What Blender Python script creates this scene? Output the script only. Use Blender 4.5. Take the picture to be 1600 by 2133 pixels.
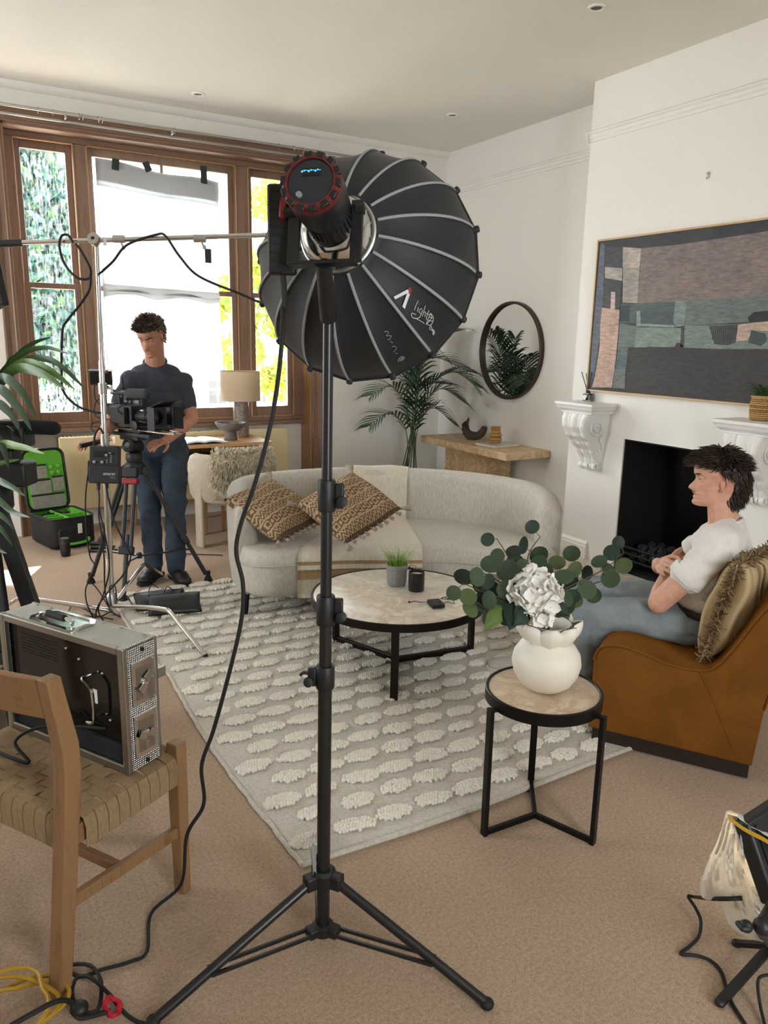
import bpy, bmesh, math, random
from math import sin, cos, pi, radians, sqrt, atan2
from mathutils import Vector, Matrix, Quaternion, noise

for o in list(bpy.data.objects):
    bpy.data.objects.remove(o, do_unlink=True)
SC = bpy.context.scene
COL = SC.collection
random.seed(7)

# ------------------------------------------------------------------ camera
F_PX, YAW, PITCH, ROLL, CAM_H = 1600.0, .5299, .2226, .01978, 1.6
FW = Vector((sin(YAW)*cos(PITCH), cos(YAW)*cos(PITCH), -sin(PITCH)))
RT0 = Vector((cos(YAW), -sin(YAW), 0)); UP0 = RT0.cross(FW)
RT = RT0*cos(ROLL) + UP0*sin(ROLL); UP = -RT0*sin(ROLL) + UP0*cos(ROLL)
CAM = Vector((0, 0, CAM_H))
cd = bpy.data.cameras.new('camera'); cam = bpy.data.objects.new('camera', cd); COL.objects.link(cam)
cd.sensor_fit = 'VERTICAL'; cd.sensor_height = 24.0; cd.lens = 24.0*F_PX/2133.0
cd.clip_start = .02; cd.clip_end = 200
mw = Matrix((RT, UP, -FW)).transposed().to_4x4(); mw.translation = CAM
cam.matrix_world = mw
SC.camera = cam

# ------------------------------------------------------------------ world, sun, exposure
SC.view_settings.view_transform = 'Standard'; SC.view_settings.look = 'None'
SC.view_settings.gamma = 1.0; SC.view_settings.use_curve_mapping = False
SC.view_settings.exposure = 1.28
SKY = 9.0
wd = bpy.data.worlds.new('sky'); SC.world = wd; wd.use_nodes = True
bg = wd.node_tree.nodes['Background']; bg.inputs[0].default_value = (.93, .97, 1.0, 1); bg.inputs[1].default_value = SKY
sl = bpy.data.lights.new('sun', 'SUN'); sl.energy = 60.0; sl.angle = radians(.7); sl.color = (1, .96, .90)
so = bpy.data.objects.new('sun', sl); COL.objects.link(so)
so.rotation_euler = (Vector((-.42, -.93, -.80))).to_track_quat('-Z', 'Y').to_euler()
cy = SC.cycles
cy.use_denoising = True; cy.max_bounces = 6; cy.diffuse_bounces = 4; cy.glossy_bounces = 2; cy.transmission_bounces = 4; cy.use_adaptive_sampling = True; cy.adaptive_threshold = .04
cy.transparent_max_bounces = 8; cy.sample_clamp_indirect = 8.0; cy.caustics_reflective = False; cy.caustics_refractive = False
def portal(name, loc, sx, sy, direction):
    l = bpy.data.lights.new(name, 'AREA'); l.shape = 'RECTANGLE'; l.size = sx; l.size_y = sy
    l.cycles.is_portal = True
    o = bpy.data.objects.new(name, l); COL.objects.link(o); o.location = loc
    o.rotation_euler = Vector(direction).to_track_quat('-Z', 'Y').to_euler()
portal('window_portal', (1.82, 6.93, 1.95), 2.5, 2.3, (0, -1, 0))
portal('rear_fill_portal', (1.0, -2.06, 1.75), .9, 2.0, (0, 1, 0))
portal('side_fill_portal', (-2.66, 4.7, 1.8), 1.2, 1.8, (1, 0, 0))  # rear and side portals serve the two added fill windows

# ------------------------------------------------------------------ helpers
def P(x, y, **k):
    """a photo pixel to a point of the room on a given plane (Z=, X=, Y= world planes, or W= distance)"""
    d = FW + RT*((x-800)/F_PX) - UP*((y-1066.5)/F_PX)
    if 'Z' in k: t = (k['Z']-CAM.z)/d.z
    elif 'X' in k: t = k['X']/d.x
    elif 'Y' in k: t = k['Y']/d.y
    else: t = k['W']
    return CAM + d*t

def lin(c):
    if isinstance(c, str):
        c = [int(c[i:i+2], 16)/255 for i in (0, 2, 4)]
    return tuple((x/12.92 if x <= .04045 else ((x+.055)/1.055)**2.4) for x in c[:3]) + (1,)

def rot_to(d, up=Vector((0, 0, 1))):
    """matrix whose z axis is d"""
    d = Vector(d).normalized()
    x = Vector(up).cross(d)
    if x.length < 1e-5: x = Vector((1, 0, 0)).cross(d)
    x.normalize(); y = d.cross(x)
    return Matrix((x, y, d)).transposed()

def cr(pts, k=6, closed=False):
    """Catmull-Rom through the points"""
    pts = [Vector(p) for p in pts]; n = len(pts); out = []
    segs = n if closed else n-1
    for i in range(segs):
        if closed: a, b, c, d = pts[(i-1) % n], pts[i], pts[(i+1) % n], pts[(i+2) % n]
        else: a, b, c, d = pts[max(i-1, 0)], pts[i], pts[i+1], pts[min(i+2, n-1)]
        for j in range(k):
            t = j/k; t2 = t*t; t3 = t2*t
            out.append(.5*((2*b) + (c-a)*t + (2*a-5*b+4*c-d)*t2 + (3*b-a-3*c+d)*t3))
    if not closed: out.append(pts[-1].copy())
    return out

def interp(tab, x):
    if x <= tab[0][0]: return tab[0][1]
    for (a, va), (b, vb) in zip(tab, tab[1:]):
        if x <= b:
            t = (x-a)/(b-a); t = t*t*(3-2*t)
            return va+(vb-va)*t
    return tab[-1][1]

class MB:
    def __init__(s): s.v = []; s.f = []; s.c = []; s.color = None
    def add(s, vs, fs, col=None):
        o = len(s.v); s.v += [tuple(x) for x in vs]
        s.f += [tuple(i+o for i in f) for f in fs]
        s.c += [col or s.color]*len(fs)
        return s
    def box(s, c, size, R=None, col=None):
        x, y, z = (q/2 for q in size); c = Vector(c)
        vs = [Vector((i*x, j*y, k*z)) for i in (-1, 1) for j in (-1, 1) for k in (-1, 1)]
        if R is not None: vs = [R @ v for v in vs]
        return s.add([c+v for v in vs], [(0, 1, 3, 2), (4, 6, 7, 5), (0, 4, 5, 1), (2, 3, 7, 6), (0, 2, 6, 4), (1, 5, 7, 3)], col)
    def span(s, a, b, col=None):
        a, b = Vector(a), Vector(b); return s.box((a+b)/2, [abs(q) for q in (b-a)], None, col)
    def bar(s, a, b, w, h, up=(0, 0, 1), col=None):
        a, b = Vector(a), Vector(b); R = rot_to(b-a, Vector(up))
        return s.box((a+b)/2, (w, h, (b-a).length), R, col)
    def loft(s, rings, cap=True, closed=True, loop=False, col=None):
        n = len(rings[0]); vs = [p for r in rings for p in r]; fs = []
        m = len(rings)
        for i in range(m if loop else m-1):
            a, b = i*n, ((i+1) % m)*n
            for j in range(n if closed else n-1):
                k = (j+1) % n
                fs.append((a+j, a+k, b+k, b+j))
        if cap and not loop and closed:
            fs.append(tuple(range(n-1, -1, -1))); fs.append(tuple((m-1)*n+j for j in range(n)))
        return s.add(vs, fs, col)
    def tube(s, pts, r, n=8, cap=True, closed=False, flat=1.0, up=None, col=None):
        pts = [Vector(p) for p in pts]; m = len(pts)
        rs = r if isinstance(r, (list, tuple)) else [r]*m
        rings = []; prev = None
        for i, p in enumerate(pts):
            if closed: t = pts[(i+1) % m]-pts[i-1]
            else: t = pts[min(i+1, m-1)]-pts[max(i-1, 0)]
            if t.length < 1e-9: t = Vector((0, 0, 1))
            t.normalize()
            if prev is None or up is not None:
                u = Vector(up) if up is not None else (Vector((0, 0, 1)) if abs(t.z) < .9 else Vector((1, 0, 0)))
                x = u.cross(t)
                if x.length < 1e-6: x = Vector((1, 0, 0)).cross(t)
                x.normalize()
            else:
                x = prev - t*prev.dot(t)
                x = x.normalized() if x.length > 1e-6 else Vector((1, 0, 0))
            prev = x; y = t.cross(x)
            rings.append([p + x*(rs[i]*cos(2*pi*j/n)) + y*(rs[i]*flat*sin(2*pi*j/n)) for j in range(n)])
        return s.loft(rings, cap=cap, loop=closed, col=col)
    def cyl(s, a, b, r, r2=None, n=16, col=None):
        return s.tube([a, b], [r, r if r2 is None else r2], n, col=col)
    def lathe(s, prof, c=(0, 0, 0), n=32, R=None, col=None, sx=1, sy=1):
        c = Vector(c); rings = []
        for r, z in prof:
            ring = []
            for j in range(n):
                v = Vector((max(r, 1e-5)*cos(2*pi*j/n)*sx, max(r, 1e-5)*sin(2*pi*j/n)*sy, z))
                ring.append(c + (R @ v if R is not None else v))
            rings.append(ring)
        ring_like = prof[0][0] > 1e-3 and prof[-1][0] > 1e-3
        if ring_like and (abs(prof[0][0]-prof[-1][0])+abs(prof[0][1]-prof[-1][1])) < 1e-6: rings = rings[:-1]
        return s.loft(rings, cap=not ring_like, loop=ring_like, col=col)
    def ball(s, c, r, n=12, m=8, R=None, col=None):
        if not isinstance(r, (list, tuple, Vector)): r = (r, r, r)
        c = Vector(c); rings = []
        for i in range(m+1):
            th = pi*i/m; q = max(sin(th), 1e-4)
            ring = []
            for j in range(n):
                v = Vector((r[0]*q*cos(2*pi*j/n), r[1]*q*sin(2*pi*j/n), -r[2]*cos(th)))
                ring.append(c + (R @ v if R is not None else v))
            rings.append(ring)
        return s.loft(rings, cap=True, col=col)
    def capsule(s, a, b, r1, r2, n=14, k=4):
        """tapered rounded limb for remeshing"""
        a, b = Vector(a), Vector(b); d = (b-a); L = d.length
        if L < 1e-6: return s.ball(a, r1, n)
        d.normalize(); pts = []; rs = []
        for i in range(k+1):
            q = -pi/2 + (pi/2)*i/k; pts.append(a + d*(r1*sin(q))); rs.append(max(r1*cos(q), 1e-4))
        for i in range(k+1):
            q = (pi/2)*i/k; pts.append(b + d*(r2*sin(q))); rs.append(max(r2*cos(q), 1e-4))
        R = rot_to(d)
        rings = [[p + R @ Vector((r*cos(2*pi*j/n), r*sin(2*pi*j/n), 0)) for j in range(n)] for p, r in zip(pts, rs)]
        return s.loft(rings)
    def prism(s, poly, a, b, R=None, o=(0, 0, 0), col=None):
        """polygon (u,v) extruded from w=a to w=b; R maps (u,v,w) to the room"""
        o = Vector(o); R = R or Matrix.Identity(3)
        return s.loft([[o + R @ Vector((u, v, w)) for u, v in poly] for w in (a, b)], col=col)
    def grid(s, fn, nu, nv, thick=0, col=None, closed_u=False):
        """a surface fn(u,v); with thickness along its normals it becomes a solid sheet"""
        pts = [[Vector(fn(i/nu, j/nv)) for j in range(nv+1)] for i in range(nu+1)]
        vs = [p for r in pts for p in r]; w = nv+1
        fs = [(i*w+j, (i+1)*w+j, (i+1)*w+j+1, i*w+j+1) for i in range(nu) for j in range(nv)]
        if not thick: return s.add(vs, fs, col)
        nr = []
        for i in range(nu+1):
            for j in range(nv+1):
                du = pts[min(i+1, nu)][j]-pts[max(i-1, 0)][j]; dv = pts[i][min(j+1, nv)]-pts[i][max(j-1, 0)]
                q = du.cross(dv); nr.append(q.normalized() if q.length > 1e-12 else Vector((0, 0, 1)))
        N = len(vs)
        vs2 = vs + [v - q*thick for v, q in zip(vs, nr)]
        fs2 = list(fs) + [tuple(N+i for i in reversed(f)) for f in fs]
        edge = [j for j in range(nv+1)] + [i*w+nv for i in range(1, nu+1)] + [nu*w+j for j in range(nv-1, -1, -1)] + [i*w for i in range(nu-1, 0, -1)]
        for a, b in zip(edge, edge[1:]+edge[:1]): fs2.append((b, a, N+a, N+b))
        return s.add(vs2, fs2, col)
    def build(s, name, mat, parent=None, smooth=None, bevel=0, bseg=2, subd=0, weld=False):
        me = bpy.data.meshes.new(name)
        off = ROOT_OFF.get(top_of(parent), None) if parent else None
        vs = [(x-off.x, y-off.y, z-off.z) for x, y, z in s.v] if off else s.v
        me.from_pydata(vs, [], s.f); me.validate(clean_customdata=False)
        if any(c is not None for c in s.c) and len(me.polygons) == len(s.f):
            at = me.attributes.new('Col', 'FLOAT_COLOR', 'FACE')
            flat = []
            for c in s.c: flat += list(c or (1, 1, 1, 1))
            at.data.foreach_set('color', flat)
        if weld:
            bm = bmesh.new(); bm.from_mesh(me); bmesh.ops.remove_doubles(bm, verts=bm.verts, dist=1e-5); bm.to_mesh(me); bm.free()
        if smooth is None: smooth = 40
        if smooth:
            me.shade_smooth()
            if smooth < 180: me.set_sharp_from_angle(angle=radians(smooth))
        me.materials.append(MAT(mat) if isinstance(mat, str) else mat)
        o = bpy.data.objects.new(name, me); COL.objects.link(o)
        if parent: o.parent = parent
        if bevel:
            b = o.modifiers.new('bevel', 'BEVEL'); b.width = bevel; b.segments = bseg; b.limit_method = 'ANGLE'; b.angle_limit = radians(35)
        if subd:
            b = o.modifiers.new('subd', 'SUBSURF'); b.levels = subd; b.render_levels = subd
        return o

ROOT_OFF = {}
def top_of(o):
    while o.parent: o = o.parent
    return o
def tag(o, label=None, cat=None, group=None, kind=None):
    if label: o['label'] = label
    if cat: o['category'] = cat
    if group: o['group'] = group
    if kind: o['kind'] = kind
    return o
def thing(name, label, cat, loc=(0, 0, 0), rz=0, group=None, world=True, rot=None):
    """an Empty at the thing's base; world=True: its parts are written in room coordinates"""
    o = bpy.data.objects.new(name, None); COL.objects.link(o); o.location = loc; o.empty_display_size = .05
    if rot is not None: o.rotation_euler = rot
    elif rz: o.rotation_euler = (0, 0, rz)
    if world: ROOT_OFF[o] = Vector(loc)
    return tag(o, label, cat, group)
def struct(name, mb, mat, parent=None, label=None, **k):
    o = mb.build(name, mat, parent, **k)
    if parent is None: o['kind'] = 'structure'
    if label: o['label'] = label
    return o
def copy_tree(o, parent=None):
    c = o.copy(); COL.objects.link(c); c.parent = parent
    for ch in list(o.children): copy_tree(ch, c)
    return c
def remesh(mb, voxel, smooth_it=8, factor=.5, disp=None):
    """fuse overlapping closed shapes into one continuous skin; returns an MB"""
    me = bpy.data.meshes.new('tmp'); me.from_pydata(mb.v, [], mb.f)
    o = bpy.data.objects.new('tmp', me); COL.objects.link(o)
    r = o.modifiers.new('r', 'REMESH'); r.mode = 'VOXEL'; r.voxel_size = voxel
    if smooth_it:
        sm = o.modifiers.new('s', 'SMOOTH'); sm.factor = factor; sm.iterations = smooth_it
    dg = bpy.context.evaluated_depsgraph_get(); ev = o.evaluated_get(dg); m2 = ev.to_mesh()
    out = MB(); vs = [v.co.copy() for v in m2.vertices]
    if disp:
        ns = [v.normal.copy() for v in m2.vertices]
        vs = [v + n*disp(v, n) for v, n in zip(vs, ns)]
    out.add(vs, [tuple(p.vertices) for p in m2.polygons])
    ev.to_mesh_clear(); bpy.data.objects.remove(o); bpy.data.meshes.remove(me)
    return out
def text_mb(txt, size, fn, extrude=0, shear=0):
    """flat lettering, each vertex mapped through fn(u,v)"""
    cu = bpy.data.curves.new('t', 'FONT'); cu.body = txt; cu.size = size; cu.shear = shear; cu.resolution_u = 3
    o = bpy.data.objects.new('t', cu); COL.objects.link(o)
    dg = bpy.context.evaluated_depsgraph_get(); ev = o.evaluated_get(dg); m2 = ev.to_mesh()
    out = MB(); out.add([fn(v.co.x, v.co.y) for v in m2.vertices], [tuple(p.vertices) for p in m2.polygons])
    ev.to_mesh_clear(); bpy.data.objects.remove(o); bpy.data.curves.remove(cu)
    return out

# ------------------------------------------------------------------ materials
MATS = {}
def nd(nt, t, **k):
    n = nt.nodes.new(t)
    for a, b in k.items():
        if a.startswith('i_'): n.inputs[a[2:].replace('_', ' ')].default_value = b
        else: setattr(n, a, b)
    return n
def new_mat(name):
    m = bpy.data.materials.new(name); m.use_nodes = True; nt = m.node_tree
    b = nt.nodes['Principled BSDF']; MATS[name] = m
    return m, nt, b
def coords(nt, scale=(1, 1, 1), rot=(0, 0, 0), kind='Object'):
    tc = nd(nt, 'ShaderNodeTexCoord'); mp = nd(nt, 'ShaderNodeMapping')
    mp.inputs['Scale'].default_value = scale; mp.inputs['Rotation'].default_value = rot
    nt.links.new(tc.outputs[kind], mp.inputs[0]); return mp.outputs[0]
def ramp(nt, src, stops):
    r = nd(nt, 'ShaderNodeValToRGB'); e = r.color_ramp.elements
    while len(e) < len(stops): e.new(.5)
    for i, (p, c) in enumerate(stops): e[i].position = p; e[i].color = lin(c) if isinstance(c, str) else c
    nt.links.new(src, r.inputs[0]); return r.outputs[0]
def noise_fac(nt, vec, scale, detail=4, rough=.55, dist=0):
    n = nd(nt, 'ShaderNodeTexNoise'); n.inputs['Scale'].default_value = scale; n.inputs['Detail'].default_value = detail
    n.inputs['Roughness'].default_value = rough; n.inputs['Distortion'].default_value = dist
    nt.links.new(vec, n.inputs['Vector']); return n.outputs['Fac']
def bump(nt, b, h, strength=.3, dist=.002):
    n = nd(nt, 'ShaderNodeBump'); n.inputs['Strength'].default_value = strength; n.inputs['Distance'].default_value = dist
    nt.links.new(h, n.inputs['Height']); nt.links.new(n.outputs[0], b.inputs['Normal'])
def simple(name, col, rough=.5, metal=0, var=None, bmp=None, sheen=0, spec=.5, coat=0, attr=False, trans=0, emit=0, sss=0):
    """var=(scale, amount) mottles the colour; bmp=(scale, strength, distance) adds fine relief"""
    m, nt, b = new_mat(name)
    c = lin(col) if isinstance(col, str) else col
    b.inputs['Base Color'].default_value = c; b.inputs['Roughness'].default_value = rough; b.inputs['Metallic'].default_value = metal
    b.inputs['Specular IOR Level'].default_value = spec
    if sheen: b.inputs['Sheen Weight'].default_value = sheen; b.inputs['Sheen Roughness'].default_value = .4
    if coat: b.inputs['Coat Weight'].default_value = coat
    if trans: b.inputs['Transmission Weight'].default_value = trans
    if sss: b.inputs['Subsurface Weight'].default_value = sss; b.inputs['Subsurface Radius'].default_value = (.01, .004, .002)
    if emit: b.inputs['Emission Color'].default_value = c; b.inputs['Emission Strength'].default_value = emit
    src = None
    if attr:
        at = nd(nt, 'ShaderNodeAttribute', attribute_name='Col'); src = at.outputs['Color']
        nt.links.new(src, b.inputs['Base Color'])
    vec = coords(nt) if (var or bmp) else None
    if var:
        f = noise_fac(nt, vec, var[0])
        mx = nd(nt, 'ShaderNodeMix', data_type='RGBA', blend_type='MULTIPLY'); mx.inputs['Factor'].default_value = 1
        if src: nt.links.new(src, mx.inputs['A'])
        else: mx.inputs['A'].default_value = c
        a = var[1]
        r = ramp(nt, f, [(.25, (1-a, 1-a, 1-a, 1)), (.75, (1+a*.4, 1+a*.4, 1+a*.4, 1))])
        nt.links.new(r, mx.inputs['B']); nt.links.new(mx.outputs['Result'], b.inputs['Base Color'])
    if bmp: bump(nt, b, noise_fac(nt, vec, bmp[0], 3), bmp[1], bmp[2] if len(bmp) > 2 else .002)
    return m
def wood(name, c1, c2, axis='z', scale=1.0, rough=.45, knots=True):
    m, nt, b = new_mat(name)
    st = {'x': (.6, 9, 9), 'y': (9, .6, 9), 'z': (9, 9, .6)}[axis]
    vec = coords(nt, tuple(q*scale for q in st))
    f = noise_fac(nt, vec, 3.0, 6, .6, 1.2)
    fine = noise_fac(nt, coords(nt, tuple(q*scale*6 for q in st)), 4, 3)
    mx = nd(nt, 'ShaderNodeMix', data_type='FLOAT'); mx.inputs['Factor'].default_value = .35
    nt.links.new(f, mx.inputs['A']); nt.links.new(fine, mx.inputs['B'])
    nt.links.new(ramp(nt, mx.outputs['Result'], [(.3, c2), (.48, c1), (.72, c1)]), b.inputs['Base Color'])
    b.inputs['Roughness'].default_value = rough
    bump(nt, b, fine, .12, .001)
    return m
def weave(name, c1, c2, scale=420, rough=.9, strength=.35, sheen=.15, axes='xyz'):
    """plain-woven cloth: two crossed thread waves over a mottled yarn colour"""
    m, nt, b = new_mat(name); vec = coords(nt)
    w = []
    for d in ('X', 'Y', 'Z'):
        n = nd(nt, 'ShaderNodeTexWave', wave_type='BANDS', bands_direction=d); n.inputs['Scale'].default_value = scale
        n.inputs['Distortion'].default_value = 1.5; n.inputs['Detail Scale'].default_value = 2
        nt.links.new(vec, n.inputs['Vector']); w.append(n.outputs['Fac'])
    a = nd(nt, 'ShaderNodeMath', operation='ADD'); nt.links.new(w[0], a.inputs[0]); nt.links.new(w[1], a.inputs[1])
    a2 = nd(nt, 'ShaderNodeMath', operation='ADD'); nt.links.new(a.outputs[0], a2.inputs[0]); nt.links.new(w[2], a2.inputs[1])
    f = noise_fac(nt, coords(nt, (1, 1, .25)), scale*.35, 4, .7)
    nt.links.new(ramp(nt, f, [(.3, c2), (.65, c1)]), b.inputs['Base Color'])
    b.inputs['Roughness'].default_value = rough; b.inputs['Sheen Weight'].default_value = sheen; b.inputs['Specular IOR Level'].default_value = .2
    mx = nd(nt, 'ShaderNodeMath', operation='ADD'); nt.links.new(a2.outputs[0], mx.inputs[0]); nt.links.new(f, mx.inputs[1])
    bump(nt, b, mx.outputs[0], strength, .0015)
    return m
def marble(name, base, vein, scale=4, rough=.25):
    m, nt, b = new_mat(name); vec = coords(nt)
    f = noise_fac(nt, vec, scale, 8, .62, 1.6)
    g = noise_fac(nt, vec, scale*4, 5, .6, .5)
    r1 = ramp(nt, f, [(.40, base), (.485, vein), (.515, vein), (.58, base)])
    mx = nd(nt, 'ShaderNodeMix', data_type='RGBA', blend_type='MIX'); nt.links.new(ramp(nt, g, [(.35, (.15, .15, .15, 1)), (.7, (.75, .75, .75, 1))]), mx.inputs['Factor'])
    nt.links.new(r1, mx.inputs['A']); mx.inputs['B'].default_value = lin(base)
    nt.links.new(mx.outputs['Result'], b.inputs['Base Color']); b.inputs['Roughness'].default_value = rough
    return m
DEFS = {}
def MAT(n):
    if n not in MATS:
        DEFS[n](n)
    return MATS[n]
def D(n, fn, *a, **k): DEFS[n] = lambda nm: fn(nm, *a, **k)

def m_carpet(n):
    m, nt, b = new_mat(n); vec = coords(nt)
    f = noise_fac(nt, vec, 330, 3, .7); big = noise_fac(nt, vec, 1.6, 4); mid = noise_fac(nt, vec, 95, 2, .6)
    a = nd(nt, 'ShaderNodeMix', data_type='FLOAT'); a.inputs['Factor'].default_value = .28; nt.links.new(f, a.inputs['A']); nt.links.new(mid, a.inputs['B'])
    c = ramp(nt, a.outputs['Result'], [(.32, '836a53'), (.5, 'b89d83'), (.68, 'd9c3aa')])
    mx = nd(nt, 'ShaderNodeMix', data_type='RGBA', blend_type='MULTIPLY'); mx.inputs['Factor'].default_value = 1
    nt.links.new(c, mx.inputs['A']); nt.links.new(ramp(nt, big, [(.3, (.88, .88, .88, 1)), (.7, (1, 1, 1, 1))]), mx.inputs['B'])
    nt.links.new(mx.outputs['Result'], b.inputs['Base Color']); b.inputs['Roughness'].default_value = 1; b.inputs['Specular IOR Level'].default_value = .1
    b.inputs['Sheen Weight'].default_value = .2
    bump(nt, b, a.outputs['Result'], .9, .006)
DEFS['carpet'] = m_carpet
D('wall_paint', simple, 'ebe8e1', .75, var=(3, .02), bmp=(60, .05, .001))
D('ceiling_paint', simple, 'e9e6de', .85, var=(2, .02))
D('white_gloss', simple, 'ebe7df', .38, bmp=(40, .04, .001))
D('plaster_white', simple, 'eceae6', .4, bmp=(50, .06, .001))
D('pine', wood, '836754', '624938', 'z', 1.0, .42)
D('pine_x', wood, '836754', '624938', 'x', 1.0, .42)
D('pine_pale', wood, 'a98259', '85613f', 'z', .8, .4)
D('oak', wood, '8e6b48', '6c4e33', 'z', 1.6, .5)
D('oak_y', wood, '8e6b48', '6c4e33', 'y', 1.6, .5)
D('oak_x', wood, '8e6b48', '6c4e33', 'x', 1.6, .5)
D('desk_wood', wood, 'c09868', '9c744a', 'x', 1.6, .5)
D('steel', simple, 'c9c9c6', .22, 1)
D('chrome', simple, 'd8d8d6', .12, 1)
D('brushed', simple, 'b5b4ae', .38, 1, bmp=(140, .08, .0005))
D('black_metal', simple, '1d1c1b', .38, .6)
D('black_plastic', simple, '151617', .5)
D('black_satin', simple, '1b1c1d', .32)
D('rubber', simple, '101010', .7)
D('dark_iron', simple, '1c1b1a', .6, .4, bmp=(80, .2, .002))
D('brown_metal', simple, '2a2320', .36, .7)
D('soot', simple, '14130f', .95, var=(5, .4), bmp=(30, .3, .004))
D('red_plastic', simple, '8a1c20', .45)
D('red_cloth', simple, 'b3122c', .8)
D('white_print', simple, 'c9cccc', .6)
D('grey_print', simple, '84888a', .6)
D('paper', simple, 'efece4', .8)
D('leaf', simple, '3f5a37', .45, attr=True, spec=.4)
D('hearth', marble, 'd8cdbd', 'b7a58e', 3, .4)
D('marble_cream', marble, 'ece4d6', 'c9b9a2', 4.5, .3)
D('marble_beige', marble, 'd6c3a8', 'b0957a', 6, .28)
D('travertine', marble, 'd9bf97', 'b08b5c', 5, .5)
D('marble_dark', marble, '6d625a', 'a39589', 14, .3)
def m_glass(n):
    m, nt, b = new_mat(n)
    t = nd(nt, 'ShaderNodeBsdfTransparent'); g = nd(nt, 'ShaderNodeBsdfGlossy'); g.inputs['Roughness'].default_value = .02
    mx = nd(nt, 'ShaderNodeMixShader'); fr = nd(nt, 'ShaderNodeFresnel'); fr.inputs[0].default_value = 1.45
    nt.links.new(fr.outputs[0], mx.inputs[0]); nt.links.new(t.outputs[0], mx.inputs[1]); nt.links.new(g.outputs[0], mx.inputs[2])
    nt.links.new(mx.outputs[0], nt.nodes['Material Output'].inputs[0])
DEFS['pane_glass'] = m_glass
def m_pane_dirty(n):
    """old pane with streaked dried rain on it"""
    m, nt, b = new_mat(n)
    t = nd(nt, 'ShaderNodeBsdfTransparent'); d = nd(nt, 'ShaderNodeBsdfTranslucent'); d.inputs[0].default_value = (.75, .8, .82, 1)
    f = noise_fac(nt, coords(nt, (60, 60, 14)), 1.0, 5, .7)
    g = noise_fac(nt, coords(nt), 1.8, 3)
    mu = nd(nt, 'ShaderNodeMath', operation='MULTIPLY'); nt.links.new(ramp(nt, f, [(.45, (0, 0, 0, 1)), (.62, (1, 1, 1, 1))]), mu.inputs[0])
    nt.links.new(ramp(nt, g, [(.35, (.05, .05, .05, 1)), (.7, (.09, .09, .09, 1))]), mu.inputs[1])
    mx = nd(nt, 'ShaderNodeMixShader'); nt.links.new(mu.outputs[0], mx.inputs[0]); nt.links.new(t.outputs[0], mx.inputs[1]); nt.links.new(d.outputs[0], mx.inputs[2])
    nt.links.new(mx.outputs[0], nt.nodes['Material Output'].inputs[0])
DEFS['pane_dirty'] = m_pane_dirty
def m_translucent(n, col, t=.6, rough=.8):
    m, nt, b = new_mat(n)
    d = nd(nt, 'ShaderNodeBsdfDiffuse'); d.inputs[0].default_value = lin(col)
    q = nd(nt, 'ShaderNodeBsdfTranslucent'); q.inputs[0].default_value = lin(col)
    mx = nd(nt, 'ShaderNodeMixShader'); mx.inputs[0].default_value = t
    nt.links.new(d.outputs[0], mx.inputs[1]); nt.links.new(q.outputs[0], mx.inputs[2]); nt.links.new(mx.outputs[0], nt.nodes['Material Output'].inputs[0])
D('diffusion', m_translucent, 'f4f6f7', .62)
D('shade_linen', m_translucent, 'ddcdb4', .45)
def m_leaf_out(n):
    m, nt, b = new_mat(n)
    at = nd(nt, 'ShaderNodeAttribute', attribute_name='Col')
    d = nd(nt, 'ShaderNodeBsdfDiffuse'); q = nd(nt, 'ShaderNodeBsdfTranslucent')
    nt.links.new(at.outputs['Color'], d.inputs[0]); nt.links.new(at.outputs['Color'], q.inputs[0])
    mx = nd(nt, 'ShaderNodeMixShader'); mx.inputs[0].default_value = .3
    nt.links.new(d.outputs[0], mx.inputs[1]); nt.links.new(q.outputs[0], mx.inputs[2]); nt.links.new(mx.outputs[0], nt.nodes['Material Output'].inputs[0])
DEFS['tree_leaf'] = m_leaf_out
# ================================================================== THE ROOM
CEIL, XB, XA, YW, YB = 3.338, 4.12, 4.48, 6.58, 6.80
RX0, RX1 = .60, 3.05          # window recess
LW, BW = -2.6, -2.0           # left wall, rear wall
struct('floor', MB().span((LW, BW, -.12), (XA+.4, 7.05, 0)), 'carpet', smooth=0)
struct('ceiling', MB().span((LW-.2, BW-.2, CEIL), (XA+.4, 7.1, CEIL+.15)), 'ceiling_paint', smooth=0)
m = MB().span((XA, 4.2, 0), (XA+.14, 6.95, CEIL)).span((XA, BW, 0), (XA+.14, 2.5, CEIL))
struct('wall_right', m, 'wall_paint', smooth=0)
FY0, FY1, FZ = 2.965, 3.755, .95
m = MB().span((XB, FY1, 0), (4.86, 4.29, FZ)).span((XB, 2.43, 0), (4.86, FY0, FZ)).span((XB, 2.43, FZ), (4.86, 4.29, CEIL))
breast = struct('wall_chimney_breast', m, 'wall_paint', smooth=0)
m = MB().span((4.62, FY0, 0), (4.64, FY1, FZ)).span((XB+.012, FY1-.012, 0), (4.62, FY1, FZ)).span((XB+.012, FY0, 0), (4.62, FY0+.012, FZ)).span((XB+.012, FY0, FZ-.012), (4.62, FY1, FZ)).span((XB+.012, FY0, 0), (4.62, FY1, .006))
struct('fire_lining', m, 'soot', breast, label='soot-blackened lining of the fireplace opening', smooth=0)
m = MB().span((LW-.12, BW, 0), (LW, 4.1, CEIL)).span((LW-.12, 5.3, 0), (LW, 6.95, CEIL)).span((LW-.12, 4.1, 0), (LW, 5.3, .9)).span((LW-.12, 4.1, 2.7), (LW, 5.3, CEIL))
struct('wall_left', m, 'wall_paint', smooth=0)
m = MB()
for a, b in (((4.1, .9), (4.16, 2.7)), ((5.24, .9), (5.3, 2.7)), ((4.16, .9), (5.24, .96)), ((4.16, 2.64), (5.24, 2.7)), ((4.67, .96), (4.73, 2.64))): m.span((LW-.10, a[0], a[1]), (LW-.03, b[0], b[1]))
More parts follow.
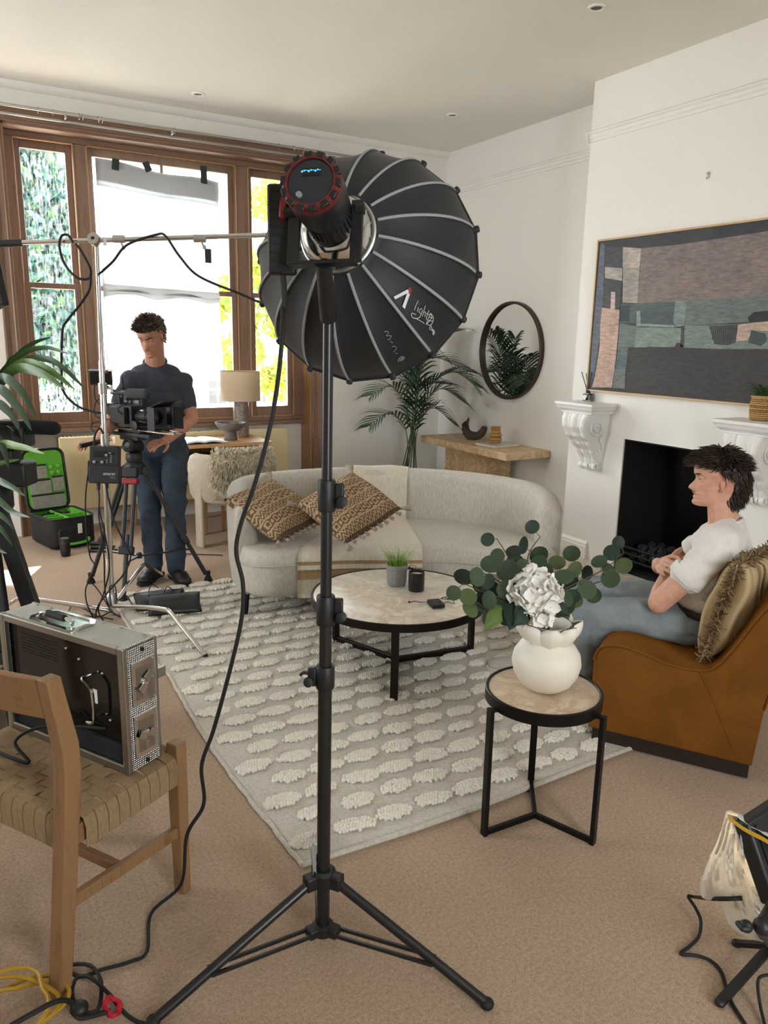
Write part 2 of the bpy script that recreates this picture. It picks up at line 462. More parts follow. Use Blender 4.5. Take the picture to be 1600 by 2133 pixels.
struct('fill_window_side', m, 'pine', smooth=0)  # unseen window added in the left wall to let in side daylight
m = MB().span((LW, YW, 0), (RX0, 6.95, CEIL)).span((RX1, YW, 0), (XA, 6.95, CEIL)).span((RX0, YW, 3.09), (RX1, 6.95, CEIL)).span((RX0, YB, 0), (RX1, 6.95, .80))
struct('wall_far', m, 'wall_paint', smooth=0)
m = MB().span((LW, BW-.12, 0), (.55, BW, CEIL)).span((1.45, BW-.12, 0), (XA, BW, CEIL)).span((.55, BW-.12, 0), (1.45, BW, .75)).span((.55, BW-.12, 2.75), (1.45, BW, CEIL))
struct('wall_back', m, 'wall_paint', smooth=0)
m = MB().span((.55, -2.1, .75), (.6, -2.03, 2.75)).span((1.4, -2.1, .75), (1.45, -2.03, 2.75)).span((.6, -2.1, .75), (1.4, -2.03, .8)).span((.6, -2.1, 2.7), (1.4, -2.03, 2.75)).span((.6, -2.1, 1.72), (1.4, -2.03, 1.77))
struct('fill_window_rear', m, 'pine', smooth=0)  # unseen window added behind the camera to fill the foreground with daylight

def skirting(name, a, b, n, h=.15, t=.018):
    """moulded skirting from a to b (floor points), n = into the room"""
    a, b, n = Vector(a), Vector(b), Vector(n); d = (b-a)
    prof = [(0, 0), (t, 0), (t, h*.72), (t*.75, h*.76), (t*.75, h*.86), (t*.3, h*.95), (0, h)]
    m = MB().loft([[p + n*u + Vector((0, 0, v)) for u, v in prof] for p in (a, b)])
    return struct(name, m, 'white_gloss', smooth=20)
skirting('baseboard_breast', (XB, 4.295, 0), (XB, 4.02, 0), (-1, 0, 0))
skirting('baseboard_breast_side', (XA, 4.29, 0), (XB-.018, 4.29, 0), (0, 1, 0))
skirting('baseboard_right', (XA, 6.58, 0), (XA, 4.31, 0), (-1, 0, 0))
skirting('baseboard_far', (3.14, YW, 0), (XA, YW, 0), (0, -1, 0))
skirting('baseboard_recess', (RX0, YB, 0), (RX1, YB, 0), (0, -1, 0), .17)
def picture_rail(name, a, b, n):
    a, b, n = Vector(a), Vector(b), Vector(n)
    prof = [(0, -.035), (.008, -.035), (.010, -.015), (.018, -.008), (.020, .010), (.030, .018), (.030, .030), (.022, .036), (.012, .034), (0, .030)]
    m = MB().loft([[p + n*u + Vector((0, 0, v)) for u, v in prof] for p in (a, b)])
    return struct(name, m, 'wall_paint', smooth=25)
picture_rail('trim_1', (XB, 4.32, 2.985), (XB, 2.43, 2.985), (-1, 0, 0))
picture_rail('trim_2', (XA, 6.58, 2.985), (XA, 4.29, 2.985), (-1, 0, 0))
picture_rail('trim_3', (XB-.03, 4.29, 2.985), (XA, 4.29, 2.985), (0, 1, 0))
# coved edge between far wall and ceiling
prof = [(0, 0), (.05, 0), (.045, -.02), (.02, -.045), (0, -.05)]
struct('trim_4', MB().loft([[Vector((x, YW, CEIL)) + Vector((0, -u, v)) for u, v in prof] for x in (LW, XA)]), 'ceiling_paint', smooth=60)

# ------------------------------------------------------------------ window joinery
def architrave(m, a, b, out, n=(0, -1, 0), w=.095):
    """moulded board from a to b; out = direction away from the opening"""
    a, b, out, n = Vector(a), Vector(b), Vector(out), Vector(n)
    prof = [(0, 0), (0, .016), (.012, .022), (.02, .016), (.05, .018), (.06, .026), (.072, .030), (.084, .040), (w, .040), (w, 0)]
    m.loft([[p + out*u + n*v for u, v in prof] for p in (a, b)])
m = MB(); architrave(m, (RX1, YW, 0), (RX1, YW, 3.07), (1, 0, 0)); struct('trim_5', m, 'pine', smooth=25, label='moulded pine architrave beside the far window, wall side')
m = MB(); architrave(m, (RX0, YW, 0), (RX0, YW, 3.07), (-1, 0, 0)); struct('trim_6', m, 'pine', smooth=25)
m = MB(); architrave(m, (RX0-.095, YW, 3.07), (RX1+.095, YW, 3.07), (0, 0, 1)); struct('trim_7', m, 'pine_x', smooth=25)
struct('trim_8', MB().span((RX1-.012, YW, 0), (RX1+.001, YB, 3.07)), 'pine_pale', smooth=0)
struct('trim_9', MB().span((RX0-.001, YW, .0), (RX0+.012, YB, 3.07)), 'pine_pale', smooth=0)
struct('trim_10', MB().span((RX0, YW, 3.055), (RX1, YB, 3.092)), 'pine_x', smooth=0)
m = MB().span((RX0, 6.745, 3.015), (RX1, 6.90, 3.056)); wf = struct('window_frame', m, 'pine_x', smooth=0, bevel=.004)
for x0, x1 in ((RX0+.012, .69), (1.10, 1.21), (2.405, 2.53), (2.93, RX1-.012)): MB().span((x0, 6.745, .866), (x1, 6.90, 3.014)).build('post', 'pine', wf, smooth=0, bevel=.004)
m = MB().span((RX0, 6.715, .795), (RX1, 6.95, .83)).span((RX0, 6.74, .83), (RX1, 6.95, .865)); struct('window_sill', m, 'pine_x', smooth=0, bevel=.006)
def sash_window(name, x0, x1, bars):
    root = bpy.data.objects.new(name, None); COL.objects.link(root); root.location = ((x0+x1)/2, 6.8, .865); ROOT_OFF[root] = Vector(root.location)
    root['kind'] = 'structure'; s = .045
    for nm, y0, z0, z1, zb, zt in (('upper_sash', 6.80, 1.93, 3.015, 1.972, 2.95), ('lower_sash', 6.758, .865, 1.972, .962, 1.93)):
        m = MB().span((x0, y0, z0), (x0+s, y0+.04, z1)).span((x1-s, y0, z0), (x1, y0+.04, z1))
        m.span((x0+s, y0, z0), (x1-s, y0+.04, zb)).span((x0+s, y0, zt), (x1-s, y0+.04, z1))
        sa = m.build(nm, 'pine', root, smooth=0, bevel=.003)
        xs = [x0+s] + bars + [x1-s]
        for b in bars: MB().span((b-.012, y0+.004, zb), (b+.012, y0+.036, zt)).build('glazing_bar', 'pine', sa, smooth=0, bevel=.003)
        for a, b in zip(xs, xs[1:]):
            g = MB().span((a, y0+.018, zb), (b, y0+.022, zt)); g.build('pane', 'pane_dirty' if name == 'window_1' else 'pane_glass', sa, smooth=0)
    m = MB()
    for z in (.865, 3.003): m.span((x0-.012, 6.738, z), (x1+.012, 6.757, z+.012))
    for x in (x0-.012, x1): m.span((x, 6.738, .865), (x+.012, 6.757, 3.015))
    m.build('bead', 'pine_pale', root, smooth=0, bevel=.003)
    return root
sash_window('window_1', .69, 1.10, []); sash_window('window_2', 1.21, 2.405, [1.80]); sash_window('window_3', 2.53, 2.93, [])
MB().ball((1.95, 6.752, .885), (.03, .008, .012)).box((1.95, 6.745, .895), (.012, .012, .03)).build('sash_lift', 'black_metal', bpy.data.objects['window_2'])

# white diffusion sheet taped over the middle window
def sheet(u, v):
    x = 1.262 + u*(.995 - .03*sin(v*3)); z = 1.20 + v*(1.725 - .075*u) + .012*sin(9*u)*v**8
    return (x, 6.735 - .012 - .012*sin(7*u+3*v) - .010*sin(3*u)*sin(5*v) - .05*max(0, .12-v)*sin(11*u), z)
ds = MB().grid(sheet, 26, 34, .0012).build('diffusion_sheet', 'diffusion', smooth=180); tag(ds, 'large white diffusion sheet taped over the middle window', 'sheet')
for v0, v1, nm in ((.885, 1.0, 'folded_top'), (.395, .455, 'sagging_fold')):
    MB().grid(lambda u, v: Vector(sheet(u, v0+(v1-v0)*v+(.02*abs(sin(u*7)) if nm == 'sagging_fold' and v < .5 else 0)))-Vector((0, .006+.02*sin(pi*v), 0)), 26, 8, .001).build(nm, 'diffusion', ds, smooth=180)
    if nm == 'folded_top': MB().grid(lambda u, v: Vector(sheet(u, v0+.02+(v1-v0-.02)*v))-Vector((0, .012, 0)), 26, 6, .001).build(nm, 'diffusion', ds, smooth=180)
D('dark_tape', simple, '23302f', .6)
for (px, py, a, l, lab) in ((241, 342, .10, .085, 'dark tape strip holding the sheet, nearest its torn corner'), (307, 347, -.45, .075, 'short crooked tape strip in the middle of the sheet top'), (425, 364, .0, .14, 'long dark tape strip at the sheet top, toward the lamp'), (434, 533, 0, .115, 'small dark tape tab halfway down the sheet edge')):
    p = P(px, py, Y=6.70); R = Matrix.Rotation(a, 3, 'Y')
    tag(MB().box((p.x, 6.705, p.z), (.055, .0015, l), R).build('tape_strip', 'dark_tape', smooth=0), lab, 'tape', 'tape on the diffusion sheet')

# ------------------------------------------------------------------ curtain poles
zr = P(0, 214, Y=6.44).z
t = thing('curtain_pole', 'slim double metal curtain pole above the far window', 'curtain pole', (1.9, 6.55, 2.99))
ra, rb = P(-60, 205, Y=6.44), P(700, 322, Y=6.44)
za = P(200, 246, Y=6.44).z
for dy, dz, r in ((0, 0, .011), (.045, -.045, .009)):
    MB().cyl((.1, 6.44+dy, za+dz), (3.45, 6.44+dy, za+dz), r, n=10).build('pole', 'brushed', t)
for px in (135, 357, 660):
    p = P(px, 240 if px < 200 else 275, Y=6.46)
    MB().cyl((p.x, YW-.001, za-.03), (p.x, 6.42, za-.03), .008, n=8).cyl((p.x, YW, za-.03), (p.x, YW-.012, za-.03), .03, n=14).cyl((p.x, 6.44, za-.03), (p.x, 6.44, za+.012), .009, n=8).build('bracket', 'brushed', t)
for px in (80, 110, 165, 172, 205, 212, 363, 580, 612, 622, 632):
    p = P(px, 240, Y=6.44)
    MB().tube([(p.x+random.uniform(-.004, .004), 6.44+.02*cos(q*pi/6), za-.006+.022*sin(q*pi/6)) for q in range(12)], .0022, 6, closed=True).build('ring', 'brushed', t)

# ------------------------------------------------------------------ recessed ceiling lights
for (px, py), lab in zip(((413, 195), (943, 239), (1243, 15)), ('recessed ceiling spotlight nearest the window wall', 'recessed ceiling spotlight above the lamp dome', 'recessed ceiling spotlight nearest the camera, at the top of the picture')):
    p = P(px, py, Z=CEIL)
    t = thing('ceiling_spotlight', lab, 'light', (p.x, p.y, CEIL), group='recessed ceiling spotlights')
    c = Vector((p.x, p.y, CEIL))
    MB().lathe([(.030, .001), (.030, -.004), (.036, -.009), (.046, -.007), (.050, 0), (.050, .001)], c, 28).build('bezel', 'white_gloss', t)
    MB().lathe([(.0301, -.003), (.026, -.001), (.0, -.0015)], c, 24).build('lamp_face', 'black_satin', t)
p = P(1476, 367, X=XB)
t = thing('picture_hook', 'small metal picture hook high on the chimney breast', 'hook', p)
MB().box(p+Vector((-.002, 0, .008)), (.003, .014, .035)).cyl(p+Vector((0, 0, .012)), p+Vector((-.02, 0, .016)), .003).tube(cr([p+Vector((-.003, 0, -.005)), p+Vector((-.012, 0, -.02)), p+Vector((-.02, 0, -.008))], 4), .002).build('hook_plate', 'brushed', t)

# ------------------------------------------------------------------ radiator under the window
t = thing('radiator', 'long cream panel radiator under the far window', 'radiator', (1.85, 6.7, .12))
D('cream_enamel', simple, 'e3d3a6', .45)
rx0, rx1 = .84, 2.84
MB().span((rx0, 6.655, .16), (rx1, 6.675, .765)).build('front_panel', 'cream_enamel', t, bevel=.008, smooth=30)
MB().span((rx0+.01, 6.675, .17), (rx1-.01, 6.755, .755)).build('body', 'cream_enamel', t, smooth=0)
m = MB()
for i in range(64): m.span((rx0+.02+i*.031, 6.678, .755), (rx0+.036+i*.031, 6.75, .766))
o = m.build('top_grille', 'cream_enamel', t, smooth=0); o['kind'] = 'stuff'
for x, xb in ((rx0+.05, rx0+.3), (rx1-.05, rx1-.36)):
    MB().cyl((x, 6.72, 0.0), (x, 6.72, .2), .009).build('pipe', 'white_gloss', t); MB().span((xb, 6.755, .25), (xb+.06, 6.80, .7)).build('wall_bracket', 'white_gloss', t, smooth=0)
MB().cyl((rx1-.05, 6.72, .1), (rx1-.05, 6.72, .15), .02).build('valve', 'white_gloss', t)

# ------------------------------------------------------------------ corbels and fireplace
def corbel(yc, lab):
    t = thing('corbel_shelf', lab, 'corbel', (XB, yc, .66), group='scrolled plaster corbels on the chimney breast')
    top, sh = 1.185, .018
    # moulded shelf: stepped cove profile run round three sides
    prof = [(.185, 0, .25), (.185, -.02, .25), (.178, -.026, .243), (.170, -.045, .235), (.155, -.055, .220), (.150, -.065, .212), (.150, -.075, .212)]
    rings = [[(XB-d, yc-w, top+z), (XB, yc-w, top+z), (XB, yc+w, top+z), (XB-d, yc+w, top+z)] for w, z, d in prof]
    MB().loft(rings).build('shelf', 'plaster_white', t, smooth=20, bevel=.003)
    # S-curve face: depth d(z)
    zs = top-.075
    S = [(0.0, .205), (.04, .222), (.09, .222), (.15, .195), (.21, .145), (.27, .095), (.33, .062), (.37, .055)]
    S2 = [(-q, d) for q, d in S]
    hw = .125
    n = 40
    cols = []
    N = 44
    for i in range(n+1):
        q = .37*i/n; d = interp(S, q); w = hw - .05*(q/.37)
        row = []
        for j in range(N+1):
            y = -1+2*j/N; a = abs(y)
            r = .020*sqrt(max(0, 1-(max(0, a-.52)/.48*2-1)**2)) if a > .52 else .026*sqrt(max(0, 1-(a/.30)**2)) if a < .30 else .004
            if .30 <= a <= .52: r = .004+.006*sin((a-.30)/.22*pi)
            row.append((XB-d-r, yc+y*w, zs-q))
        cols.append(row)
    m = MB(); vs = []; fs = []
    for row in cols: vs += [(XB+.001, row[0][1], row[0][2])] + row + [(XB+.001, row[-1][1], row[-1][2])]
    W = N+3
    for i in range(n):
        for j in range(W-1): fs.append((i*W+j, i*W+j+1, (i+1)*W+j+1, (i+1)*W+j))
    fs.append(tuple(range(W-1, -1, -1))); fs.append(tuple(n*W+j for j in range(W)))
    m.add(vs, fs); m.build('scroll_face', 'plaster_white', t, smooth=50)
    zb = zs-.37
    m = MB()
    for w0, w1, r in ((-.080, -.045, .034), (-.041, -.016, .026), (-.013, .013, .036), (.016, .041, .026), (.045, .080, .034)):
        pr = [(r*.7, w0), (r*.95, w0+(w1-w0)*.15), (r, (w0+w1)/2), (r*.95, w1-(w1-w0)*.15), (r*.7, w1)]
        m.lathe(pr, (XB-.045, yc, zb-.012), 20, Matrix.Rotation(-pi/2, 3, 'X'))
    m.box((XB-.02, yc, zb-.01), (.04, .14, .06))
    m.build('foot_roll', 'plaster_white', t, smooth=50)
    for sgn in (-1, 1):      # carved scroll and leaf on each cheek
        m = MB(); c = Vector((XB-.115, 0, zs-.10)); pts = []
        for k in range(46):
            a = k*.26; r = .062*(1-k/52)
            pts.append(Vector((c.x + r*cos(a+2.4), yc+sgn*(hw-.004-.03*.12), c.z + r*sin(a+2.4))))
        m.tube(pts, .006, 6)
        for k in range(9):
            a = .5+k*.28; q = Vector((XB-.045-.016*sin(k*1.3), yc+sgn*(hw-.012-.004*k), zs-.15-.024*k))
            m.ball(q, (.020-.001*k, .006, .011), 8, 5, Matrix.Rotation(a*sgn, 3, 'Y'))
        m.build('side_carving', 'plaster_white', t, smooth=60)
    return t
corbel(4.02, 'white scrolled corbel shelf carrying the reed diffuser'); corbel(2.70, 'white scrolled corbel shelf behind the seated person, carrying the basket plant')

struct('floor_hearth', MB().span((3.62, 2.5, .0005), (XB, 4.24, .014)), 'hearth', bevel=.003, smooth=0)
t = thing('fire_grate', 'black iron fire grate in the fireplace opening', 'grate', (4.28, 3.36, .006))
gy0, gy1 = 3.02, 3.70
for z in (.10, .145, .19):
    m = MB().bar((4.15, gy0, z), (4.15, gy1, z), .012, .014); m.build('bar', 'dark_iron', t, smooth=0, bevel=.003)
for y in (gy0, gy1):
    MB().tube(cr([(4.15, y, .20), (4.145, y, .10), (4.13, y, .05), (4.12+.02, y, .012)], 5), .009, 6).build('leg', 'dark_iron', t); MB().tube([(4.5, y, .006), (4.5, y, .18)], .009, 6).build('rear_leg', 'dark_iron', t)
    MB().bar((4.15, y, .12), (4.5, y, .12), .012, .014).bar((4.15, y, .19), (4.5, y, .17), .012, .014).build('side_bar', 'dark_iron', t, smooth=0)
for k in range(9):
    y = gy0+.04+k*.075
    MB().bar((4.16, y, .085), (4.5, y, .085), .012, .012).build('floor_bar', 'dark_iron', t, smooth=0)
D('coal', simple, '2b2a28', .8, var=(30, .5), bmp=(60, .5, .004))
def lump(seed, r):
    m = MB(); random.seed(seed); o = Vector((random.random()*9,)*3)
    m.ball((0, 0, 0), 1, 9, 6); m.v = [tuple(Vector(v)*(r*(.75+.5*noise.noise(Vector(v)*1.6+o)))) for v in m.v]
    return m
lumps = [lump(s, .04) for s in range(4)]; protos = []
random.seed(11); k = 0
for row, (x, z) in enumerate(((4.21, .125), (4.29, .14), (4.37, .15), (4.25, .185), (4.34, .195))):
    for j in range(8 if row < 3 else 7):
        y = gy0+.06+j*.082+(.04 if row >= 3 else 0)
        if k < 4: o = lumps[k].build('coal', 'coal', smooth=0); protos.append(o)
        else: o = protos[k % 4].copy(); COL.objects.link(o)
        s = random.uniform(.85, 1.15); o.scale = (s, s*1.1, s*.9)
        o.location = (x+random.uniform(-.01, .01), y, z+random.uniform(-.006, .006)); o.rotation_euler = (random.random()*6, random.random()*6, random.random()*6)
        tag(o, 'dark grey lump of coal piled in the iron grate', 'coal', 'coals in the fire grate'); k += 1
random.seed(5)

# ------------------------------------------------------------------ outdoors beyond the panes
def foliage(name, label, blobs, n, size, cols, trunk):
    """blobs: (centre, radii) clusters of leaf blades"""
    t = thing(name, label, 'tree', trunk[0], group=None)
    m = MB()
    for i in range(n):
        c, r = random.choice(blobs); d = Vector((random.gauss(0, 1), random.gauss(0, 1), random.gauss(0, 1))).normalized()*random.random()**.4
        p = Vector(c)+Vector((d.x*r[0], d.y*r[1], d.z*r[2])); s = size*random.uniform(.6, 1.4)
        R = Matrix.Rotation(random.random()*6.3, 3, 'Z') @ Matrix.Rotation(random.gauss(0, 1), 3, 'X') @ Matrix.Rotation(random.random()*6.3, 3, 'Y')
        vs = [p + R @ Vector(q)*s for q in ((-.5, 0, 0), (0, -.22, .05), (.6, 0, 0), (0, .22, .05))]
        m.add(vs, [(0, 1, 2, 3)], lin(random.choice(cols)))
    o = m.build('foliage', 'tree_leaf', t, smooth=0); o['kind'] = 'stuff'
    D('bark', simple, '6f675c', .9, var=(8, .3))
    MB().tube(cr(trunk, 5), [.16*(1-.6*i/((len(trunk)-1)*5)) for i in range((len(trunk)-1)*5+1)], 8).build('trunk', 'bark', t)
    return t
a = P(95, 560, Y=13)
foliage('garden_tree', 'dark bluish-green tree beyond the narrow window pane beside the c-stand', [((a.x-.25, 13, z), (.75, .8, .8)) for z in (-.5, .6, 1.6, 2.6, 3.6, 4.6, 5.4)] + [((a.x+.3, 13.3, z), (.45, .6, .7)) for z in (0, 1.5, 3)] + [((3.62+dx, 13, z), (.38, .4, .42)) for dx, z in ((-.2, 7.05), (.12, 7.1), (-.2, 7.6), (.12, 7.7), (0, 8.2), (-.15, 8.6), (.1, 8.8))], 24000, .19, ['1d302e', '243a35', '2f483f', '40584e', '344d2c'], [(a.x, 13, -3), (a.x+.05, 13, 1), (a.x-.1, 13, 5)])  # the separate high clusters, out of view, are added to block the sun
b = P(545, 620, Y=12)
foliage('garden_tree', 'bright yellow-green tree beyond the window near the table lamp', [((b.x+dx, 12+dy, z), (.42, .5, .34)) for dx, dy, z in ((-.4, 0, .2), (.1, .2, -.1), (.35, 0, .9), (-.3, .3, 1.3), (.2, .3, 1.9), (-.1, 0, 2.6), (.5, .4, 2.9), (-.55, .2, 2.2), (.9, .3, 1.6), (1.2, 0, 3.1), (.3, .2, 3.7), (1.0, .2, 4.3), (.34, 0, 6.6), (.6, 0, 6.7), (.45, 0, 7.1), (.5, .1, 7.5), (.6, 0, 7.9), (-.08, 0, 6.9), (-.05, .1, 7.4))], 7500, .15, ['8f8a26', '7f8a2c', '9c963a', '66782e', '566c34'], [(b.x+.4, 12.2, -3), (b.x+.3, 12.2, 0), (b.x+.1, 12.2, 2), (b.x+.5, 12.2, 4)])  # clusters far above the crown are added unseen to screen the sun
c = P(470, 800, Y=20)
foliage('garden_shrub', 'grey-green shrub low outside the middle window', [((c.x+dx, 17, dz), (.7, .5, .45)) for dx, dz in ((-1.2, -.6), (-.3, -.4), (.6, -.7), (1.4, -.3))], 2600, .14, ['6f8a6c', '5d7c66', '88a07c', 'a3ae4c'], [(c.x, 17, -3), (c.x, 17, -.8)])
t = thing('house', 'grey house with white window bars across the garden', 'building', (P(560, 800, Y=24).x, 24, -3))
hx = P(560, 800, Y=24).x
D('grey_render', simple, '8f9494', .9, var=(2, .15)); D('slate', simple, '5d636b', .8, var=(6, .2))
MB().span((hx-2.6, 24, -3), (hx+3.2, 28, 1.6)).build('wall', 'grey_render', t, smooth=0)
MB().prism([(-2.2, 0), (2.2, 0), (0, 1.7)], -2.8, 3.4, Matrix(((0, 0, 1), (1, 0, 0), (0, 1, 0))), (hx, 26, 1.6)).build('roof', 'slate', t, smooth=0)
for x in (hx-1.6, hx+.2, hx+1.9):
    f = MB().span((x-.5, 23.93, -.6), (x+.5, 23.99, .9)).build('window', 'white_gloss', t, smooth=0)
    for i in range(3):
        for j in range(3): MB().span((x-.45+i*.31, 23.9, -.53+j*.48), (x-.19+i*.31, 23.94, -.12+j*.48)).build('pane', 'black_satin', f, smooth=0)
struct('ground_garden', MB().span((-25, 7.2, -3.2), (30, 45, -3)), simple('paved_yard', '8f8a80', .95, var=(3, .2)), smooth=0)
# ================================================================== RUG
D('rug_weave', weave, 'ddd6c9', 'c2b9aa', 260, .95, .5, .2); D('rug_tuft', simple, 'e6dfd2', .95, var=(60, .12), sheen=.3)
RXA, RXB, RYA, RYB = .83, 3.15, 1.90, 4.74
def rug_z(x, y):
    w = .010*max(0, noise.noise(Vector((x*2.2, y*3.1, 3)))) + .006*max(0, sin(y*11+2*sin(x*3)))*max(0, noise.noise(Vector((x*1.3, y*1.1, 8)))+.25)
    e = min(1, max(0, min(x-RXA, RXB-x, y-RYA, RYB-y))/.12)
    return .011 + w*e
def rug_xy(u, v):
    x = RXA + u*(RXB-RXA); y = RYA + v*(RYB-RYA)
    x += .012*sin(y*4.1)*(1-u)**4 + .01*noise.noise(Vector((y*6, 0, 1)))*(1-u)**6
    y += .014*sin(x*3.3)*(1-v)**5
    return x, y
rug = thing('area_rug', 'cream handwoven rug with raised bobble tufts under the tables', 'rug', (2.0, 3.3, 0))
def rs(u, v):
    x, y = rug_xy(u, v); return (x, y, rug_z(x, y))
MB().grid(rs, 120, 140, .009).build('woven_ground', 'rug_weave', rug, smooth=180)
edge = [rs(i/60, 0) for i in range(61)]; MB().tube([Vector(p)-Vector((0, 0, .002)) for p in edge], .009, 6).build('hem', 'rug_weave', rug)
edge = [rs(0, i/80) for i in range(81)]; MB().tube([Vector(p)+Vector((.002*sin(i*2.2), 0, -.002)) for i, p in enumerate(edge)], .008, 6).build('selvedge', 'rug_weave', rug)
random.seed(21); variants = []
for k in range(7):
    m = MB(); 
    for iy in range(-4, 5):
        for ix in range(-7, 8):
            x = ix*.0115+(iy % 2)*.0057+random.uniform(-.002, .002); y = iy*.0105+random.uniform(-.002, .002)
            rr = (x/(.068+.005*sin(k)))**2 + (y/(.034+.003*cos(k*2)))**2
            if rr < 1+.12*random.uniform(-1, 1):
                r = random.uniform(.0068, .0092); h = .008+.005*(1-rr)
                m.ball((x, y, h), (r, r, r*.95), 7, 5)
    variants.append(m)
vobj = []; cnt = 0
for j in range(23):
    for i in range(15):
        x = RXA+.085+i*.157+(.078 if j % 2 else 0)+random.uniform(-.008, .008); y = RYA+.095+j*.1235+random.uniform(-.006, .006)
        if x > RXB-.05: continue
        if x > 2.62 and y < 2.15 and x < 2.95: continue
        if x > 1.75 and y > 4.35: continue
        k = random.randrange(7)
        if cnt < 300:
            if k >= len(vobj): o = variants[len(vobj)].build('tuft_patch', 'rug_tuft', rug, smooth=180); vobj.append(o); ROOT_OFF  # first of each shape
            else: o = vobj[k].copy(); COL.objects.link(o)
            o.parent = rug
            o.location = (x, y, rug_z(x, y)-.003); o.rotation_euler = (0, 0, random.uniform(-.12, .12)+(pi if random.random() < .5 else 0)); o.scale = (random.uniform(.92, 1.06), random.uniform(.9, 1.1), 1)
            cnt += 1
for o in vobj:      # the shared meshes are centred on their own patch
    off = ROOT_OFF[rug]
    for v in o.data.vertices: v.co = v.co + off
for o in rug.children:
    if o.name.startswith('tuft_patch'): o.location = Vector(o.location) - ROOT_OFF[rug]

# ================================================================== SOFA
D('linen', weave, 'd8d2c6', 'bdb6a8', 300, .95, .45, .2); D('piping', simple, 'b9b0a1', .9)
outer = [(1.405, 4.03), (1.43, 4.24), (1.50, 4.42), (1.66, 4.55), (1.92, 4.61), (2.28, 4.585), (2.62, 4.45), (2.92, 4.22), (3.11, 3.93), (3.195, 3.62), (3.17, 3.36), (3.05, 3.19)]
front = [(1.41, 4.02), (1.44, 3.92), (1.52, 3.855), (1.66, 3.815), (1.88, 3.74), (2.11, 3.65), (2.31, 3.57), (2.52, 3.45), (2.68, 3.28), (2.78, 3.16), (2.90, 3.115), (3.02, 3.16)]
O = [Vector((x, y, 0)) for x, y in outer]; Oc = cr(O, 8); n_o = len(Oc)
sofa = thing('curved_sofa', 'curved pale linen sofa with rounded back, facing the coffee table', 'sofa', (2.3, 4.0, 0))
def inward(i):
    t = (Oc[min(i+1, n_o-1)]-Oc[max(i-1, 0)]).normalized(); return Vector((t.y, -t.x, 0))
rings = []
for i, p in enumerate(Oc):
    u = i/(n_o-1); nrm = inward(i)
    e = min(u, 1-u); top = .755 if e > .2 else .755-.085*(1-e/.2)**2
    endk = min(1, max(.0, e/.035)); th = .135*(.35+.65*sqrt(endk))
    zb = .155
    prof = []
    for k in range(9):     # rounded top
        a = pi*k/8; prof.append((th/2-th/2*cos(a), top-th*.45+th*.45*sin(a)))
    prof += [(th*1.02, .5), (th, .30), (th*.9, zb+.02), (th*.8, zb), (.03, zb), (.012, zb+.02), (-.002, .32), (-.006, .55)]
    if endk < 1:
        hh = sqrt(endk); prof = [(q, zb+(z-zb)*(.90+.10*hh)) for q, z in prof]
    rings.append([p + nrm*q + Vector((0, 0, z)) for q, z in prof])
MB().loft(rings).build('backrest', 'linen', sofa, smooth=70)
F = cr([Vector((x, y, 0)) for x, y in front], 6)
inner = [Oc[i]+inward(i)*.10 for i in range(4, n_o-4)]
plan = F + inner[::-1]
cen = sum(plan, Vector())/len(plan)
def inset(poly, d):
    out = []; n = len(poly)
    for i in range(n):
        t = (poly[(i+1) % n]-poly[i-1]); t = t.normalized() if t.length > 1e-9 else Vector((1, 0, 0))
        out.append(poly[i]+Vector((-t.y, t.x, 0))*d)
    return out
pl = plan if sum(plan[i-1].cross(plan[i]).z for i in range(len(plan))) > 0 else plan[::-1]
rg = []
for d, z in ((.045, .156), (.02, .175), (.012, .22), (.004, .30), (0, .345), (0, .348)): rg.append([p+Vector((0, 0, z)) for p in inset(pl, d)])
MB().loft(rg).build('base', 'linen', sofa, smooth=60)
NF = 48
def at_line(L, u):
    f = u*(len(L)-1); i = min(int(f), len(L)-2); return L[i].lerp(L[i+1], f-i)
def seat_top(u, v):
    """from the seat's front edge (v=0) to under the back (v=1)"""
    a, b = at_line(F, u), at_line(inner, u)
    e = min(v*1.0, .5)*(a-b).length; q = min(1, e/.06); e2 = min(u, 1-u)*2.2; q2 = min(1, e2/.07)
    z = .360+.070*sqrt(max(0, 1-(1-q)**2))*(.6+.4*sqrt(max(0, 1-(1-q2)**2)))+.008*sin(pi*min(1, v))
    return a.lerp(b, v)+Vector((0, 0, z))
m = MB().grid(lambda u, v: seat_top(u, v**1.8), NF, 26)
m.loft([[Vector(seat_top(i/NF, 0))*1.0 for i in range(NF+1)], [Vector((*seat_top(i/NF, 0).xy, .349)) for i in range(NF+1)]], cap=False, closed=False)
m.build('seat_cushion', 'linen', sofa, smooth=70, weld=True)
MB().tube([p+Vector((0, 0, .349)) for p in inset(pl, -.006)], .005, 6, closed=True).build('seat_piping', 'piping', sofa)
MB().tube([r[0]+Vector((0, 0, 0)) for r in rings[3:-3]], .004, 6).build('back_piping', 'piping', sofa)
for (x, y) in ((1.46, 4.07), (2.02, 3.86), (2.93, 3.28), (3.03, 3.78), (2.35, 4.42), (1.60, 4.42)):
    MB().cyl((x, y, 0.012 if y < 4.74 else 0), (x+.012*(1 if x < 2 else -1), y+.01, .165), .014, .022, 12).build('leg', 'black_metal', sofa)

